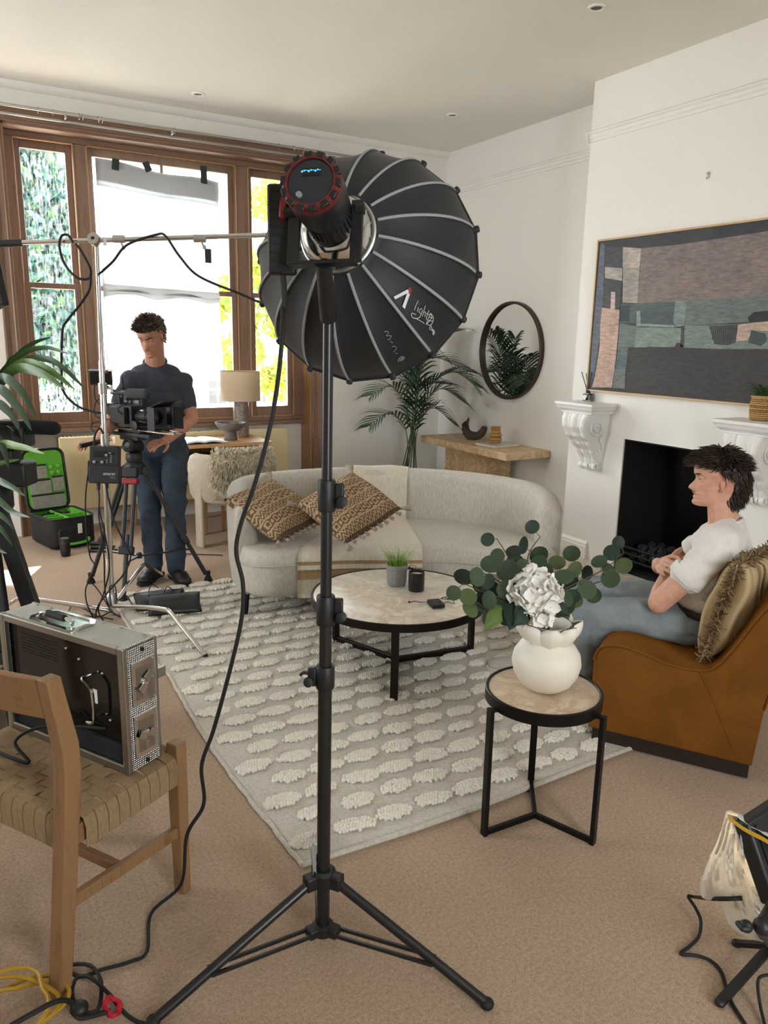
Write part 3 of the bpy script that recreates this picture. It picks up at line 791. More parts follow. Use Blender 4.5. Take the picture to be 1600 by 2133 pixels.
# throw blanket: over the back, down and across the seat, over its front
D('throw_wool', weave, 'e6ddcc', 'cfc4b0', 300, .95, .4, .25); D('throw_tan', weave, 'b3946d', '9a7c58', 300, .95, .4, .2)
ip = min(range(n_o), key=lambda i: (Oc[i]-Vector((2.62, 4.45, 0))).length)
nr = inward(ip); ta = Vector((nr.y, -nr.x, 0))
if ta.x < 0: ta = -ta
def throw(u, v):
    """u across its width, v from behind the back, over, across the seat and down the front"""
    iu = ip-6.2+u*9.4; i0 = int(iu); fr = iu-i0
    p = Oc[i0].lerp(Oc[i0+1], fr); q = inward(i0).lerp(inward(i0+1), fr).normalized()
    fx = F[int(20+u*17)]; fx2 = F[min(int(20+u*17)+1, len(F)-1)]; ff = (20+u*17) % 1
    fr_ = fx.lerp(fx2, ff); fr_ = Vector((fr_.x-.06*(1-u), fr_.y, 0))
    inn = p+q*.145
    pts = [p-q*.012+Vector((0, 0, .45)), p-q*.012+Vector((0, 0, .70)), p+q*.025+Vector((0, 0, .762)), p+q*.10+Vector((0, 0, .762)), p+q*.143+Vector((0, 0, .70)), inn+q*.008+Vector((0, 0, .50)), inn+q*.05+Vector((0, 0, .447))]
    e = fr_-(inn+q*.05); 
    pts += [inn+q*.05+e*.5+Vector((0, 0, .446)), inn+q*.05+e*.93+Vector((0, 0, .444)), fr_-q*-.014+Vector((0, 0, .41)), fr_+q*.016+Vector((0, 0, .34)), fr_+q*.012+Vector((0, 0, .165))]
    L = [0]
    for a, b in zip(pts, pts[1:]): L.append(L[-1]+(b-a).length)
    s = v*L[-1]
    for i in range(len(pts)-1):
        if s <= L[i+1] or i == len(pts)-2:
            t = (s-L[i])/(L[i+1]-L[i]); w = pts[i].lerp(pts[i+1], t); break
    return w + Vector((0, 0, .003*sin(u*9+v*5)*(.5 if v > .4 else 1))) + q*(.004*sin(u*7+1))
th = thing('throw_blanket', 'cream throw with tan end stripes draped over the sofa', 'blanket', (2.5, 4.1, .44))
MB().grid(throw, 24, 60, -.005).build('cloth', 'throw_wool', th, smooth=180)
for v0, v1 in ((.886, .897), (.912, .942)):
    MB().grid(lambda u, v: Vector(throw(u, v0+v*(v1-v0)))+nr*.0012+Vector((0, 0, .0012)), 24, 4, -.008).build('stripe', 'throw_tan', th, smooth=180)

# ================================================================== CUSHIONS
def pillow_fn(w, h, th, wob=0):
    def f(u, v, side):
        x, y = u*2-1, v*2-1
        k = (max(0, 1-abs(x)**2.6)*max(0, 1-abs(y)**2.6))**.42
        pin = 1-.07*(1-(1-abs(x)**3)*(1-abs(y)**3)) 
        px = x*w/2*(1-.05*(1-y*y)*0-.04*(1-abs(y))*abs(x)**4); py = y*h/2*(1-.04*(1-abs(x))*abs(y)**4)
        return Vector((px, py, side*th/2*k + wob*noise.noise(Vector((x*1.7, y*1.7, 4)))*k))
    return f
def m_ikat(n, base, motif, dark, su=7.0, sv=9.0):
    m, nt, b = new_mat(n); tc = nd(nt, 'ShaderNodeTexCoord'); sp = nd(nt, 'ShaderNodeSeparateXYZ'); nt.links.new(tc.outputs['Object'], sp.inputs[0])
    def math(op, a, bb=None, c=None):
        q = nd(nt, 'ShaderNodeMath', operation=op)
        for i, x in enumerate((a, bb, c)):
            if x is None: continue
            if isinstance(x, (int, float)): q.inputs[i].default_value = x
            else: nt.links.new(x, q.inputs[i])
        return q.outputs[0]
    X, Y = sp.outputs[0], sp.outputs[1]
    nz = noise_fac(nt, coords(nt, (1, .35, 1)), 60, 3, .6); nz2 = math('MULTIPLY', math('SUBTRACT', nz, .5), .016)
    Yn = math('ADD', Y, nz2); Xn = math('ADD', X, math('MULTIPLY', nz2, .4))
    # zigzag fields and bands across the cloth
    tri = math('PINGPONG', math('MULTIPLY', Xn, 1.0), .016)
    zig = math('SINE', math('MULTIPLY', math('ADD', Yn, math('MULTIPLY', tri, 2.0)), 220))
    dia = math('SINE', math('MULTIPLY', math('MULTIPLY', math('SINE', math('MULTIPLY', Xn, 110)), math('SINE', math('MULTIPLY', Yn, 75))), 5.0))
    row = math('FRACT', math('MULTIPLY', Yn, 7.5))
    sel = math('GREATER_THAN', row, .45)
    pat = math('ADD', math('MULTIPLY', sel, zig), math('MULTIPLY', math('SUBTRACT', 1, sel), dia))
    line = math('LESS_THAN', math('ABSOLUTE', math('SUBTRACT', row, .45)), .035)
    line2 = math('LESS_THAN', math('ABSOLUTE', math('SUBTRACT', row, .95)), .035)
    msk = math('GREATER_THAN', pat, .12); msk = math('MINIMUM', math('ADD', msk, math('ADD', line, line2)), 1.0)
    mx = nd(nt, 'ShaderNodeMix', data_type='RGBA'); nt.links.new(msk, mx.inputs['Factor']); mx.inputs['A'].default_value = lin(base); mx.inputs['B'].default_value = lin(motif)
    edge = math('GREATER_THAN', math('ABSOLUTE', Y), .195)
    m2 = nd(nt, 'ShaderNodeMix', data_type='RGBA'); nt.links.new(math('MULTIPLY', edge, .75), m2.inputs['Factor']); nt.links.new(mx.outputs['Result'], m2.inputs['A']); m2.inputs['B'].default_value = lin(dark)
    nt.links.new(m2.outputs['Result'], b.inputs['Base Color']); b.inputs['Roughness'].default_value = .95; b.inputs['Specular IOR Level'].default_value = .15
    bump(nt, b, noise_fac(nt, coords(nt), 500, 2), .35, .001)
D('ikat', m_ikat, '6a533b', 'ab967a', '45352a')
D('tassel', simple, 'a39382', .95, var=(90, .2))
def cushion(name, label, group, centre, nrm, upv, w, h, thk, mat, sides=(0, 1), ntas=9):
    nrm = Vector(nrm).normalized(); upv = Vector(upv); upv = (upv-nrm*upv.dot(nrm)).normalized(); xv = upv.cross(nrm)
    t = thing(name, label, 'cushion', centre, group=group, world=False)
    t.rotation_euler = Matrix((xv, upv, nrm)).transposed().to_euler()
    f = pillow_fn(w, h, thk, .02)
    vs = MB(); n = 26
    vs.grid(lambda u, v: f(u, v, 1), n, n); vs.grid(lambda u, v: f(u, 1-v, -1), n, n)
    vs.build('cover', mat, t, smooth=180, weld=True)
    cs = [Vector((-w/2, -h/2, 0)), Vector((w/2, -h/2, 0)), Vector((w/2, h/2, 0)), Vector((-w/2, h/2, 0))]
    random.seed(len(label))
    for c in cs:
        d = c.normalized(); tassel(t, c*.98, (d+Vector((random.uniform(-.5, .5), random.uniform(-.5, .5), .2))).normalized(), .055, .017)
    for s in sides:
        a, b = cs[s], cs[(s+1) % 4]; out = ((a+b)/2).normalized()
        for k in range(1, ntas): tassel(t, a.lerp(b, k/ntas)*.985, (out+Vector((random.uniform(-.3, .3), random.uniform(-.3, .3), .35))).normalized(), .042, .011)
    return t
def tassel(t, p, d, L, r):
    p = Vector(p); m = MB(); R = rot_to(d)
    m.lathe([(.002, -.004), (r*.45, 0), (r*.55, L*.12), (r*.35, L*.24), (r*.8, L*.45), (r, L*.8), (r*.9, L*1.0), (.001, L*.97)], p, 9, R)
    for k in range(6):
        a = k*pi/3; q = R @ Vector((cos(a)*r*.8, sin(a)*r*.8, L*.9)); m.tube([p+q*.6, p+q, p+R @ Vector((cos(a)*r*1.15, sin(a)*r*1.15, L*1.08))], [r*.2, r*.22, r*.1], 5)
    return m.build('tassel', 'tassel', t, smooth=70)
def cush_axes(x, y):
    fh = Vector((sin(YAW), cos(YAW), 0)); a, b = (RT0*q[0]+Vector((0, 0, q[1]))+fh*q[2] for q in (x, y))
    return a.cross(b).normalized(), b
cushion('patterned_cushion', 'brown ikat cushion with tassels at the curved end of the sofa', 'ikat cushions on the sofa', P(572, 1060, W=4.46), *cush_axes((85, 13, 110), (-110, 62, 60)), .42, .43, .15, 'ikat', (0,), 9)
cushion('patterned_cushion', 'brown ikat cushion with tassels leaning beside the cream throw', 'ikat cushions on the sofa', P(727, 1055, W=4.36), *cush_axes((138, 18, 40), (-100, 55, 85)), .43, .42, .15, 'ikat', (0,), 9)

# ================================================================== TABLES
def frame_table(name, label, c, R, top_z, th, rl, feet, sec, top_mat, met, zb):
    """round stone top in a metal band, three legs to a Y-shaped stretcher on the floor"""
    t = thing(name, label, 'table', (c[0], c[1], zb)); cx, cy = c
    MB().lathe([(R-.012, -.012), (R-.012, 0), (R-.014, .001), (0, .001)], (cx, cy, top_z-.001), 72).build('stone_top', top_mat, t, smooth=30)
    MB().lathe([(R-.03, -th), (R, -th), (R, .001), (R-.003, .003), (R-.009, .003), (R-.0115, .001), (R-.0115, -.008), (R-.02, -.02), (0, -.02), (0, -th+.004), (R-.03, -th+.004)], (cx, cy, top_z), 72).build('band', met, t, smooth=30)
    for (x, y) in feet:
        d = Vector((x-cx, y-cy, 0)).normalized()
        L = Vector((cx, cy, 0))+d*rl
        m = MB().bar(L+Vector((0, 0, zb)), L+Vector((0, 0, top_z-th*.65)), sec, sec*.62, up=d)
        m.build('leg', met, t, smooth=0, bevel=.0015)
        MB().bar(L-d*(sec*.2)+Vector((0, 0, top_z-th*.65-sec*.25)), L-d*(rl-R+.05)+Vector((0, 0, top_z-th*.65-sec*.25)), sec*.62, sec*.55).build('bracket', met, t, smooth=0, bevel=.0015)
        MB().bar(Vector((cx, cy, zb+sec*.38)), L+Vector((0, 0, zb+sec*.38)), sec*.62, sec*.75).build('stretcher', met, t, smooth=0, bevel=.0015)
    return t
CT = (1.89, 3.07); CTZ = .372
frame_table('coffee_table', 'low round coffee table with pale stone top on the rug', CT, .43, CTZ, .034, .418, [(1.646, 2.692), (2.348, 3.005), (1.732, 3.494)], .036, 'marble_cream', 'brown_metal', .013)
ST = (1.655, 1.757); STZ = .478
frame_table('side_table', 'small round side table with marble top carrying the vase', ST, .192, STZ, .036, .214, [(1.454, 1.762), (1.722, 1.565), (1.793, 1.94)], .024, 'marble_beige', 'black_metal', 0.0)

# on the coffee table
D('concrete', simple, '8d8d8b', .9, var=(40, .15), bmp=(90, .5, .003)); D('grass_green', simple, '7a9a3a', .5, attr=True)
p = P(826, 1217, Z=CTZ+.002); gp = thing('potted_grass', 'small concrete pot of green grass on the coffee table', 'plant', (p.x, p.y, CTZ+.002))
PROFILE = [(0, 0), (.046, 0), (.047, .004), (.0475, .012), (.050, .013), (.053, .085), (.055, .087), (.055, .108), (.051, .109), (.049, .098), (0, .096)]
MB().lathe(PROFILE, gp.location, 36).build('pot', 'concrete', gp, smooth=35)
m = MB(); random.seed(4)
for i in range(170):
    a = random.random()*6.28; r0 = .043*sqrt(random.random()); b = Vector((p.x+r0*cos(a), p.y+r0*sin(a), CTZ+.095)); L = random.uniform(.05, .10); o = Vector((cos(a), sin(a), 0))*(.008+r0*.9+random.uniform(0, .012))
    pts = cr([b, b+o*.35+Vector((0, 0, L*.55)), b+o*1.15+Vector((0, 0, L))], 4)
    s = Vector((-sin(a+random.uniform(-1, 1)), cos(a), 0))
    rg = [[q+s*.0016*(1-k/9), q+Vector((cos(a), sin(a), 0))*.0007, q-s*.0016*(1-k/9)] for k, q in enumerate(pts)]
    m.loft(rg, col=lin(random.choice(['4f7a24', '6c9a2c', '8db53f', 'a9c95e', '3f6420'])))
o = m.build('grass_blades', 'grass_green', gp, smooth=180); o['kind'] = 'stuff'
p = P(867, 1229, Z=CTZ+.002); cdl = thing('candle', 'black glass jar candle beside the potted grass', 'candle', (p.x, p.y, CTZ+.002))
MB().lathe([(0, 0), (.038, 0), (.040, .003), (.0405, .095), (.0375, .096), (.0365, .078), (0, .078)], cdl.location, 32).build('jar', 'black_satin', cdl, smooth=35)
D('wax', simple, 'd8d0c0', .5); MB().lathe([(0, .0785), (.0362, .0785), (.0362, .082), (0, .0825)], cdl.location, 24).cyl(cdl.location+Vector((0, 0, .08)), cdl.location+Vector((.001, 0, .09)), .001, n=6).build('wax', 'wax', cdl, smooth=35)
p = P(908, 1262, Z=CTZ+.002); mp = thing('mic_pack', 'small black wireless microphone pack on the coffee table', 'device', (p.x, p.y, CTZ+.002)); R = Matrix.Rotation(-.25, 3, 'Z')
MB().box(p+Vector((0, 0, .011)), (.062, .085, .020), R).build('body', 'black_plastic', mp, bevel=.004)
MB().box(p+Vector((.0, .005, .0215)), (.03, .02, .001), R).build('display', 'black_satin', mp)
q = p+Vector((.03, -.02, .012))
MB().tube(cr([q, q+Vector((.03, .015, .0)), q+Vector((.06, .0, -.008)), q+Vector((.075, .05, .01)), q+Vector((.04, .08, -.005)), q+Vector((.02, .03, .012)), q+Vector((.07, .02, .002)), q+Vector((.06, .09, -.006)), q+Vector((.03, .05, .004)), q+Vector((.085, .06, -.008))], 6), .0016, 6).build('cable', 'rubber', mp)
MB().tube(cr([p+Vector((-.03, .03, .015)), p+Vector((-.06, .05, .012)), p+Vector((-.05, .10, .0)), p+Vector((-.085, .095, .002))], 6), .0016, 6).ball(p+Vector((-.088, .095, .004)), .005).build('clip_mic', 'rubber', mp)
p = P(853, 1187, Z=CTZ+.002); lm = thing('lavalier_microphone', 'tiny black clip microphone behind the grass pot', 'microphone', (p.x, p.y, CTZ+.002))
MB().ball(p+Vector((0, 0, .012)), .007).box(p+Vector((.012, 0, .006)), (.02, .006, .008)).build('capsule', 'rubber', lm)
MB().tube(cr([p+Vector((0, 0, .01)), p+Vector((.02, .02, .02)), p+Vector((.04, 0, .012)), p+Vector((.02, -.015, .003))], 5), .0014, 5).build('wire', 'rubber', lm)

# ================================================================== VASE AND BOUQUET
D('vase_white', simple, 'e9e3d6', .5, bmp=(60, .05, .001)); D('petal', m_translucent, 'fcfaf4', .2)
VZ = STZ+.003; VC = Vector((ST[0]+.008, ST[1]+.005, VZ))
vase = thing('vase', 'round white ceramic vase with folded petal collar on the side table', 'vase', VC)
MB().lathe([(0, 0), (.050, 0), (.062, .004), (.085, .022), (.105, .055), (.113, .090), (.108, .122), (.090, .150), (.066, .168), (.057, .178), (.056, .195), (.062, .215), (.072, .228), (.069, .228), (.056, .212), (.050, .195), (.05, .18), (0, .17)], VC, 56).build('body', 'vase_white', vase, smooth=60)
for k in range(8):
    a = k*2*pi/8+.15
    def pet(u, v, a=a):
        s = (u-.5); w = .062*sqrt(max(0, 1-(2*v-1)**2*.85)); r = .062+.030*v+.016*cos(s*pi)-.045*max(0, v-.7)*0
        ang = a+s*w/.05
        rr = r + .012*sin(v*pi) - .02*abs(s)*1.2
        return VC+Vector((rr*cos(ang), rr*sin(ang), .165+.075*v-.012*(abs(s)*2)**2))
    MB().grid(pet, 10, 10, .004).build('collar_petal', 'vase_white', vase, smooth=180)
bq = thing('bouquet', 'white hydrangeas with eucalyptus sprigs standing in the vase', 'flowers', VC+Vector((0, 0, .2)))
random.seed(33)
def floret(m, c, d, r):
    R = rot_to(d); tw = random.random()*6
    for k in range(4):
        a = tw+k*pi/2
        def pt(u, v):
            w = r*.62*sin(pi*min(1, .12+.88*u))**.7; x = r*u; y = (v-.5)*2*w
            q = Vector((x, y, r*(.45*u*u-.30*u**3)+.30*r*(abs(v-.5)*2)**2*u)); return c + R @ (Matrix.Rotation(a, 3, 'Z') @ q)
        m.grid(pt, 4, 4)
    m.ball(c+R @ Vector((0, 0, r*.10)), r*.10, 6, 4)
def hydrangea(c, rad, n, fr):
    m = MB(); g = pi*(3-sqrt(5))
    for i in range(n):
        z = 1-1.75*(i+.5)/n; r = sqrt(max(0, 1-z*z)); d = Vector((r*cos(g*i), r*sin(g*i), z))
        floret(m, c+d*rad*random.uniform(.72, 1.12), (d+Vector((random.uniform(-.55, .55), random.uniform(-.55, .55), random.uniform(-.55, .55)))).normalized(), fr*random.uniform(.85, 1.15))
    return m.build('hydrangea_head', 'petal', bq, smooth=180)
H1 = P(1117, 1234, W=2.36); H2 = P(1045, 1195, W=2.62)
hydrangea(H1, .068, 70, .026); hydrangea(H2, .050, 40, .025); hydrangea(P(1128, 1282, W=2.33), .026, 14, .022)
D('euc', simple, '56695a', .6, attr=True, spec=.25); D('stem_brown', simple, '4a3a2c', .7)
LEAFC = ['334235', '3c4b39', '2a372d', '45543e', '525f3b', '38472e']
def round_leaf(m, c, n, upv, r, col):
    R = rot_to(n, upv)
    cup = random.uniform(-.15, .3)
    ring = [Vector((0, 0, 0))]
    N = 14; vs = [c]; fs = []
    for ringi, q in ((1, .55), (2, 1.0)):
        for j in range(N):
            a = 2*pi*j/N; rr = r*q*(1+.06*cos(a)); v = Vector((rr*cos(a)*1.0, rr*sin(a)*.95, cup*(rr*rr)/r + .1*rr*abs(sin(a))*.5)); vs.append(c + R @ v)
    for j in range(N): fs.append((0, 1+j, 1+(j+1) % N))
    for j in range(N): fs.append((1+j, 1+N+j, 1+N+(j+1) % N, 1+(j+1) % N))
    b = len(vs); vs2 = vs + [v - (R @ Vector((0, 0, .0007))) for v in vs]; fs2 = fs + [tuple(b+i for i in reversed(f)) for f in fs]
    m.add(vs2, fs2, col)
def sprig(px_pts, w0, w1, nleaf, r, side_leaf=True):
    pts = [VC+Vector((0, 0, .19))]+[P(x, y, W=w0+(w1-w0)*i/(len(px_pts)-1)) for i, (x, y) in enumerate(px_pts)]
    c = cr(pts, 8)
    MB().tube(c, [.0032*(1-.6*i/len(c)) for i in range(len(c))], 6).build('stem', 'stem_brown', bq)
    n = len(c)
    for k in range(nleaf):
        i = int(n*.30 + (n*.70-1)*k/(max(1, nleaf-1))); p = c[i]; d = (c[min(i+1, n-1)]-c[i-1]).normalized()
        for s in (-1, 1):
            if k == nleaf-1 and s == 1: continue
            vd = (CAM-p).normalized(); sd = d.cross(vd).normalized()
            off = sd*s*r*random.uniform(.9, 1.3)+d*r*random.uniform(.0, .6)+vd*random.uniform(-.3, .4)*r
            nn = (vd*random.uniform(.4, 1.0)+Vector((random.uniform(-.6, .6), random.uniform(-.6, .6), random.uniform(-.1, .9)))).normalized()
            q = p+off; m = MB(); rr = r*random.uniform(.95, 1.3)*(1-.25*k/nleaf)
            round_leaf(m, q, nn, off, rr, lin(random.choice(LEAFC))); m.tube([p, p+off*.55], .0012, 5, col=lin('5a4a3a'))
            m.build('leaf', 'euc', bq, smooth=180)
sprig([(1080, 1260), (1010, 1235), (965, 1215)], 2.42, 2.30, 5, .030)
sprig([(1075, 1240), (1030, 1205), (985, 1185)], 2.46, 2.44, 4, .033)
sprig([(1095, 1230), (1065, 1170), (1035, 1122)], 2.50, 2.56, 4, .026)
sprig([(1110, 1215), (1100, 1160), (1125, 1118)], 2.52, 2.62, 4, .032)
sprig([(1150, 1245), (1190, 1220), (1260, 1185), (1300, 1150)], 2.44, 2.52, 6, .029)
sprig([(1155, 1250), (1210, 1225), (1270, 1205)], 2.46, 2.58, 4, .030)
sprig([(1140, 1235), (1160, 1200), (1200, 1175)], 2.50, 2.62, 4, .030)
sprig([(1060, 1265), (1020, 1270), (995, 1255)], 2.38, 2.32, 3, .028)
def broad_leaf(px0, px1, w0, w1, wid, col):
    a, b = P(*px0, W=w0), P(*px1, W=w1); d = b-a; vd = (CAM-a).normalized(); s = d.cross(vd).normalized()
    def fn(u, v):
        w = wid*sin(pi*min(1, .05+.95*u)**.8)*(1+.04*sin(u*60)); return a+d*u+s*(v-.5)*2*w+vd*(.012*sin(u*pi)-.015*(abs(v-.5)*2)**2)-Vector((0, 0, .02*u*u))
    m = MB(); m.grid(fn, 14, 8, .0008, col=lin(col)); m.build('broad_leaf', 'euc', bq, smooth=180)
broad_leaf((1080, 1255), (1062, 1300), 2.36, 2.30, .035, '26332a'); broad_leaf((1140, 1255), (1188, 1270), 2.36, 2.33, .032, '2b382d'); broad_leaf((1050, 1265), (1008, 1302), 2.36, 2.32, .026, '5d7339'); broad_leaf((1100, 1270), (1070, 1290), 2.34, 2.29, .03, '33423a')

# ================================================================== MUSTARD CHAIR
def m_velvet(n, c1, c2):
    m, nt, b = new_mat(n); vec = coords(nt); f = noise_fac(nt, vec, 5, 5, .6, .4)
    nt.links.new(ramp(nt, f, [(.3, c2), (.65, c1)]), b.inputs['Base Color']); b.inputs['Roughness'].default_value = .75
    b.inputs['Sheen Weight'].default_value = .7; b.inputs['Sheen Roughness'].default_value = .35; b.inputs['Sheen Tint'].default_value = lin('c98a3a'); b.inputs['Specular IOR Level'].default_value = .2
    bump(nt, b, noise_fac(nt, vec, 300, 2), .15, .001)
D('mustard', m_velvet, '7d4d15', '68400e')
CA = Vector((2.185, 2.048, 0)); CDIR = Vector((.533, -.846, 0)); CWD = Vector((.846, .533, 0)); CW = .64
mc = thing('velvet_chair', 'mustard velvet slipper chair the person sits on', 'chair', (2.6, 1.95, 0))
def cp(s, w, z): return CA + CDIR*s + CWD*w + Vector((0, 0, z))
side = [(0.0, .065), (.0, .36), (.012, .405), (.04, .428), (.10, .440), (.18, .428), (.28, .404), (.38, .402), (.44, .425), (.50, .52), (.56, .64), (.62, .735), (.665, .765), (.70, .75), (.705, .70), (.66, .50), (.625, .30), (.608, .065)]
sd = [(a.x, a.y) for a in cr([Vector((s, z, 0)) for s, z in side[1:-1]], 4)]
sd = [side[0]]+sd+[side[-1]]
rg = []
for w, k in ((0, .012), (.004, .004), (.012, 0), (CW-.012, 0), (CW-.004, .004), (CW, .012)):
    cx = sum(a for a, b in sd)/len(sd); cz = sum(b for a, b in sd)/len(sd)
    ring = []
    n = len(sd)
    for i, (a, b) in enumerate(sd):
        t = Vector((sd[(i+1) % n][0]-sd[i-1][0], sd[(i+1) % n][1]-sd[i-1][1])); t.normalize()
        ring.append(cp(a+t.y*k, w, b-t.x*k))
    rg.append(ring)
MB().loft(rg).build('upholstery', 'mustard', mc, smooth=50)
D('dark_wood', simple, '231a14', .5)
MB().loft([[cp(.015, w, z), cp(.60, w, z), cp(.60, w, z+.058), cp(.015, w, z+.058)] for w, z in ((.015, .008), (CW-.015, .008))]).build('plinth', 'dark_wood', mc, smooth=0)
MB().tube([cp(a, -.001, b) for a, b in sd[1:-1]], .004, 6).build('seam', 'mustard', mc)
MB().tube([cp(.395, -.001, .40), cp(.45, -.001, .30), cp(.55, -.001, .10)], .003, 5).build('side_seam', 'mustard', mc)

def m_stripe(n):
    m, nt, b = new_mat(n); tc = nd(nt, 'ShaderNodeTexCoord'); sp = nd(nt, 'ShaderNodeSeparateXYZ'); nt.links.new(tc.outputs['Object'], sp.inputs[0])
    nz = noise_fac(nt, coords(nt, (1, .15, 1)), 40, 4)
    ad = nd(nt, 'ShaderNodeMath', operation='MULTIPLY_ADD'); nt.links.new(nz, ad.inputs[0]); ad.inputs[1].default_value = .012; nt.links.new(sp.outputs[0], ad.inputs[2])
    w = nd(nt, 'ShaderNodeMath', operation='MULTIPLY'); nt.links.new(ad.outputs[0], w.inputs[0]); w.inputs[1].default_value = 5.2
    fr = nd(nt, 'ShaderNodeMath', operation='FRACT'); nt.links.new(w.outputs[0], fr.inputs[0])
    nt.links.new(ramp(nt, fr.outputs[0], [(0, 'a78f68'), (.16, 'c9b48d'), (.30, '7a6140'), (.34, '4a331f'), (.37, 'b39c74'), (.50, 'c4ae86'), (.58, '6a4a28'), (.61, 'b89f76'), (.68, '4f3a24'), (.72, 'a9916a'), (.9, 'c2ad88')]), b.inputs['Base Color'])
    for i in range(len(nt.nodes)): pass
    b.inputs['Roughness'].default_value = .95; b.inputs['Specular IOR Level'].default_value = .15; bump(nt, b, noise_fac(nt, coords(nt), 450, 2), .4, .001)
DEFS['stripe_cloth'] = m_stripe
D('fringe', simple, '7a6547', .95, attr=True)
def fringe_cushion(centre, nrm, upv, w, h, thk):
    nrm = Vector(nrm).normalized(); upv = Vector(upv); upv = (upv-nrm*upv.dot(nrm)).normalized(); xv = upv.cross(nrm)
    t = thing('striped_cushion', 'striped tan cushion with bushy fringe behind the seated person', 'cushion', centre, world=False)
    t.rotation_euler = Matrix((xv, upv, nrm)).transposed().to_euler()
    f = pillow_fn(w, h, thk, .02); m = MB(); n = 24
    m.grid(lambda u, v: f(u, v, 1), n, n); m.grid(lambda u, v: f(u, 1-v, -1), n, n); m.build('cover', 'stripe_cloth', t, smooth=180, weld=True)
    m = MB(); random.seed(9); cs = [Vector((-w/2, -h/2, 0)), Vector((w/2, -h/2, 0)), Vector((w/2, h/2, 0)), Vector((-w/2, h/2, 0))]
    for s in range(4):
        a, b = cs[s], cs[(s+1) % 4]; out = ((a+b)/2).normalized(); al = (b-a).normalized()
        for k in range(170):
            p = a.lerp(b, random.random())*.97; ang = random.uniform(-1.9, 1.9); d = out*cos(ang)+Vector((0, 0, 1))*sin(ang)+al*random.uniform(-.6, .6)
            L = random.uniform(.022, .038); q = p+d*L
            m.tube([p, p+d*L*.6+al*random.uniform(-.006, .006), q+Vector((random.uniform(-.008, .008),)*3)], [.0022, .0026, .0016], 4, col=lin(random.choice(['7d694b', '6b573b', '917c5b', '5f4c33', '86684a'])))
    o = m.build('fringe', 'fringe', t, smooth=70); o['kind'] = 'stuff'
    return t
fc = cp(.490, .30, .612); wv_ = (CWD*.42+CDIR*.10).normalized(); uv_ = (Vector((0, 0, .334))+CDIR*.075).normalized()
fringe_cushion(fc, uv_.cross(wv_) if uv_.cross(wv_).dot(CDIR) < 0 else wv_.cross(uv_), uv_, .52, .40, .17)
# ================================================================== WOVEN OAK CHAIR
WB, E1, E2 = Vector((.13, 1.758, 0)), Vector((.855, .519, 0)), Vector((-.519, .855, 0))
def wp(s, w, z): return WB + E1*s + E2*w + Vector((0, 0, z))
wc = thing('woven_chair', 'oak chair with woven tan webbing seat, close to the camera', 'chair', wp(.2, .25, 0))
WD, WW, SZ = .43, .52, .452
for w in (0, WW):
    rg = []
    for s, z, a, b in ((0, 0, .019, .021), (.055, .42, .022, .022), (.072, .58, .024, .022), (.072, .65, .024, .021), (.048, .79, .021, .019), (.042, .832, .020, .018)):
        rg.append([wp(s-a, w-b, z), wp(s+a, w-b, z), wp(s+a, w+b, z), wp(s-a, w+b, z)])
    MB().loft(rg).build('back_post', 'oak', wc, smooth=20, bevel=.004)
    rg = [[wp(WD-a, w-b, z), wp(WD+a, w-b, z), wp(WD+a, w+b, z), wp(WD-a, w+b, z)] for z, a, b in ((0, .016, .019), (.30, .019, .021), (.482, .019, .021))]
    MB().loft(rg).build('front_leg', 'oak', wc, smooth=20, bevel=.004)
    MB().bar(wp(.04, w, .235), wp(WD-.016, w, .205), .020, .034).build('side_stretcher', 'oak', wc, smooth=0, bevel=.003)
    MB().bar(wp(.06, w, SZ-.045), wp(WD-.01, w, SZ-.045), .022, .05).build('seat_rail', 'oak', wc, smooth=0)
MB().bar(wp(.21, .01, .222), wp(.21, WW-.01, .222), .020, .030).build('cross_stretcher', 'oak', wc, smooth=0, bevel=.003)
for s in (.072, WD): MB().bar(wp(s, .01, SZ-.045), wp(s, WW-.01, SZ-.045), .022, .05).build('seat_rail', 'oak', wc, smooth=0)
rg = []
for k in range(13):
    w = .0+WW*k/12; bow = -.035*sin(pi*k/12)
    rg.append([wp(.044+bow, w, .722), wp(.060+bow, w, .720), wp(.048+bow, w, .828), wp(.032+bow, w, .826)])
MB().loft(rg).build('back_rail', 'oak_x', wc, smooth=30, bevel=.004)
D('webbing', weave, 'a58b64', '8b724f', 500, .85, .5, .1)
nS, nC = 11, 9
def strap(along, k):
    n = nS if along == 's' else nC; span = (WW if along == 's' else WD)-.052
    other = nC if along == 's' else nS; L = WD if along == 's' else WW
    wid = span/n*.93; c = .026+(k+.5)*span/n
    pts = [(-.022, SZ-.085), (-.024, SZ-.03), (-.016, SZ-.006)]
    for j in range(other):
        z = SZ+(.0022 if ((j//1+k) % 2 == 0) ^ (along == 's') else -.0022)
        pts += [((j+.25)*L/other, z), ((j+.75)*L/other, z)]
    pts += [(L+.016, SZ-.006), (L+.024, SZ-.03), (L+.022, SZ-.085)]
    rg = []
    for i, (s, z) in enumerate(pts):
        a, b = pts[max(i-1, 0)], pts[min(i+1, len(pts)-1)]; t = Vector((b[0]-a[0], b[1]-a[1])).normalized(); nx, nz = -t.y*.0013, t.x*.0013
        q = [(s+nx, c-wid/2, z+nz), (s+nx, c+wid/2, z+nz), (s-nx, c+wid/2, z-nz), (s-nx, c-wid/2, z-nz)]
        sc_s = (WD-.07)/WD
        rg.append([wp(.07+a_*sc_s, b_, z_) if along == 's' else wp(.07+b_*sc_s, a_, z_) for a_, b_, z_ in q])
    return MB().loft(rg).build('strap', 'webbing', wc, smooth=50)
for k in range(nS): strap('s', k)
for k in range(nC): strap('w', k)

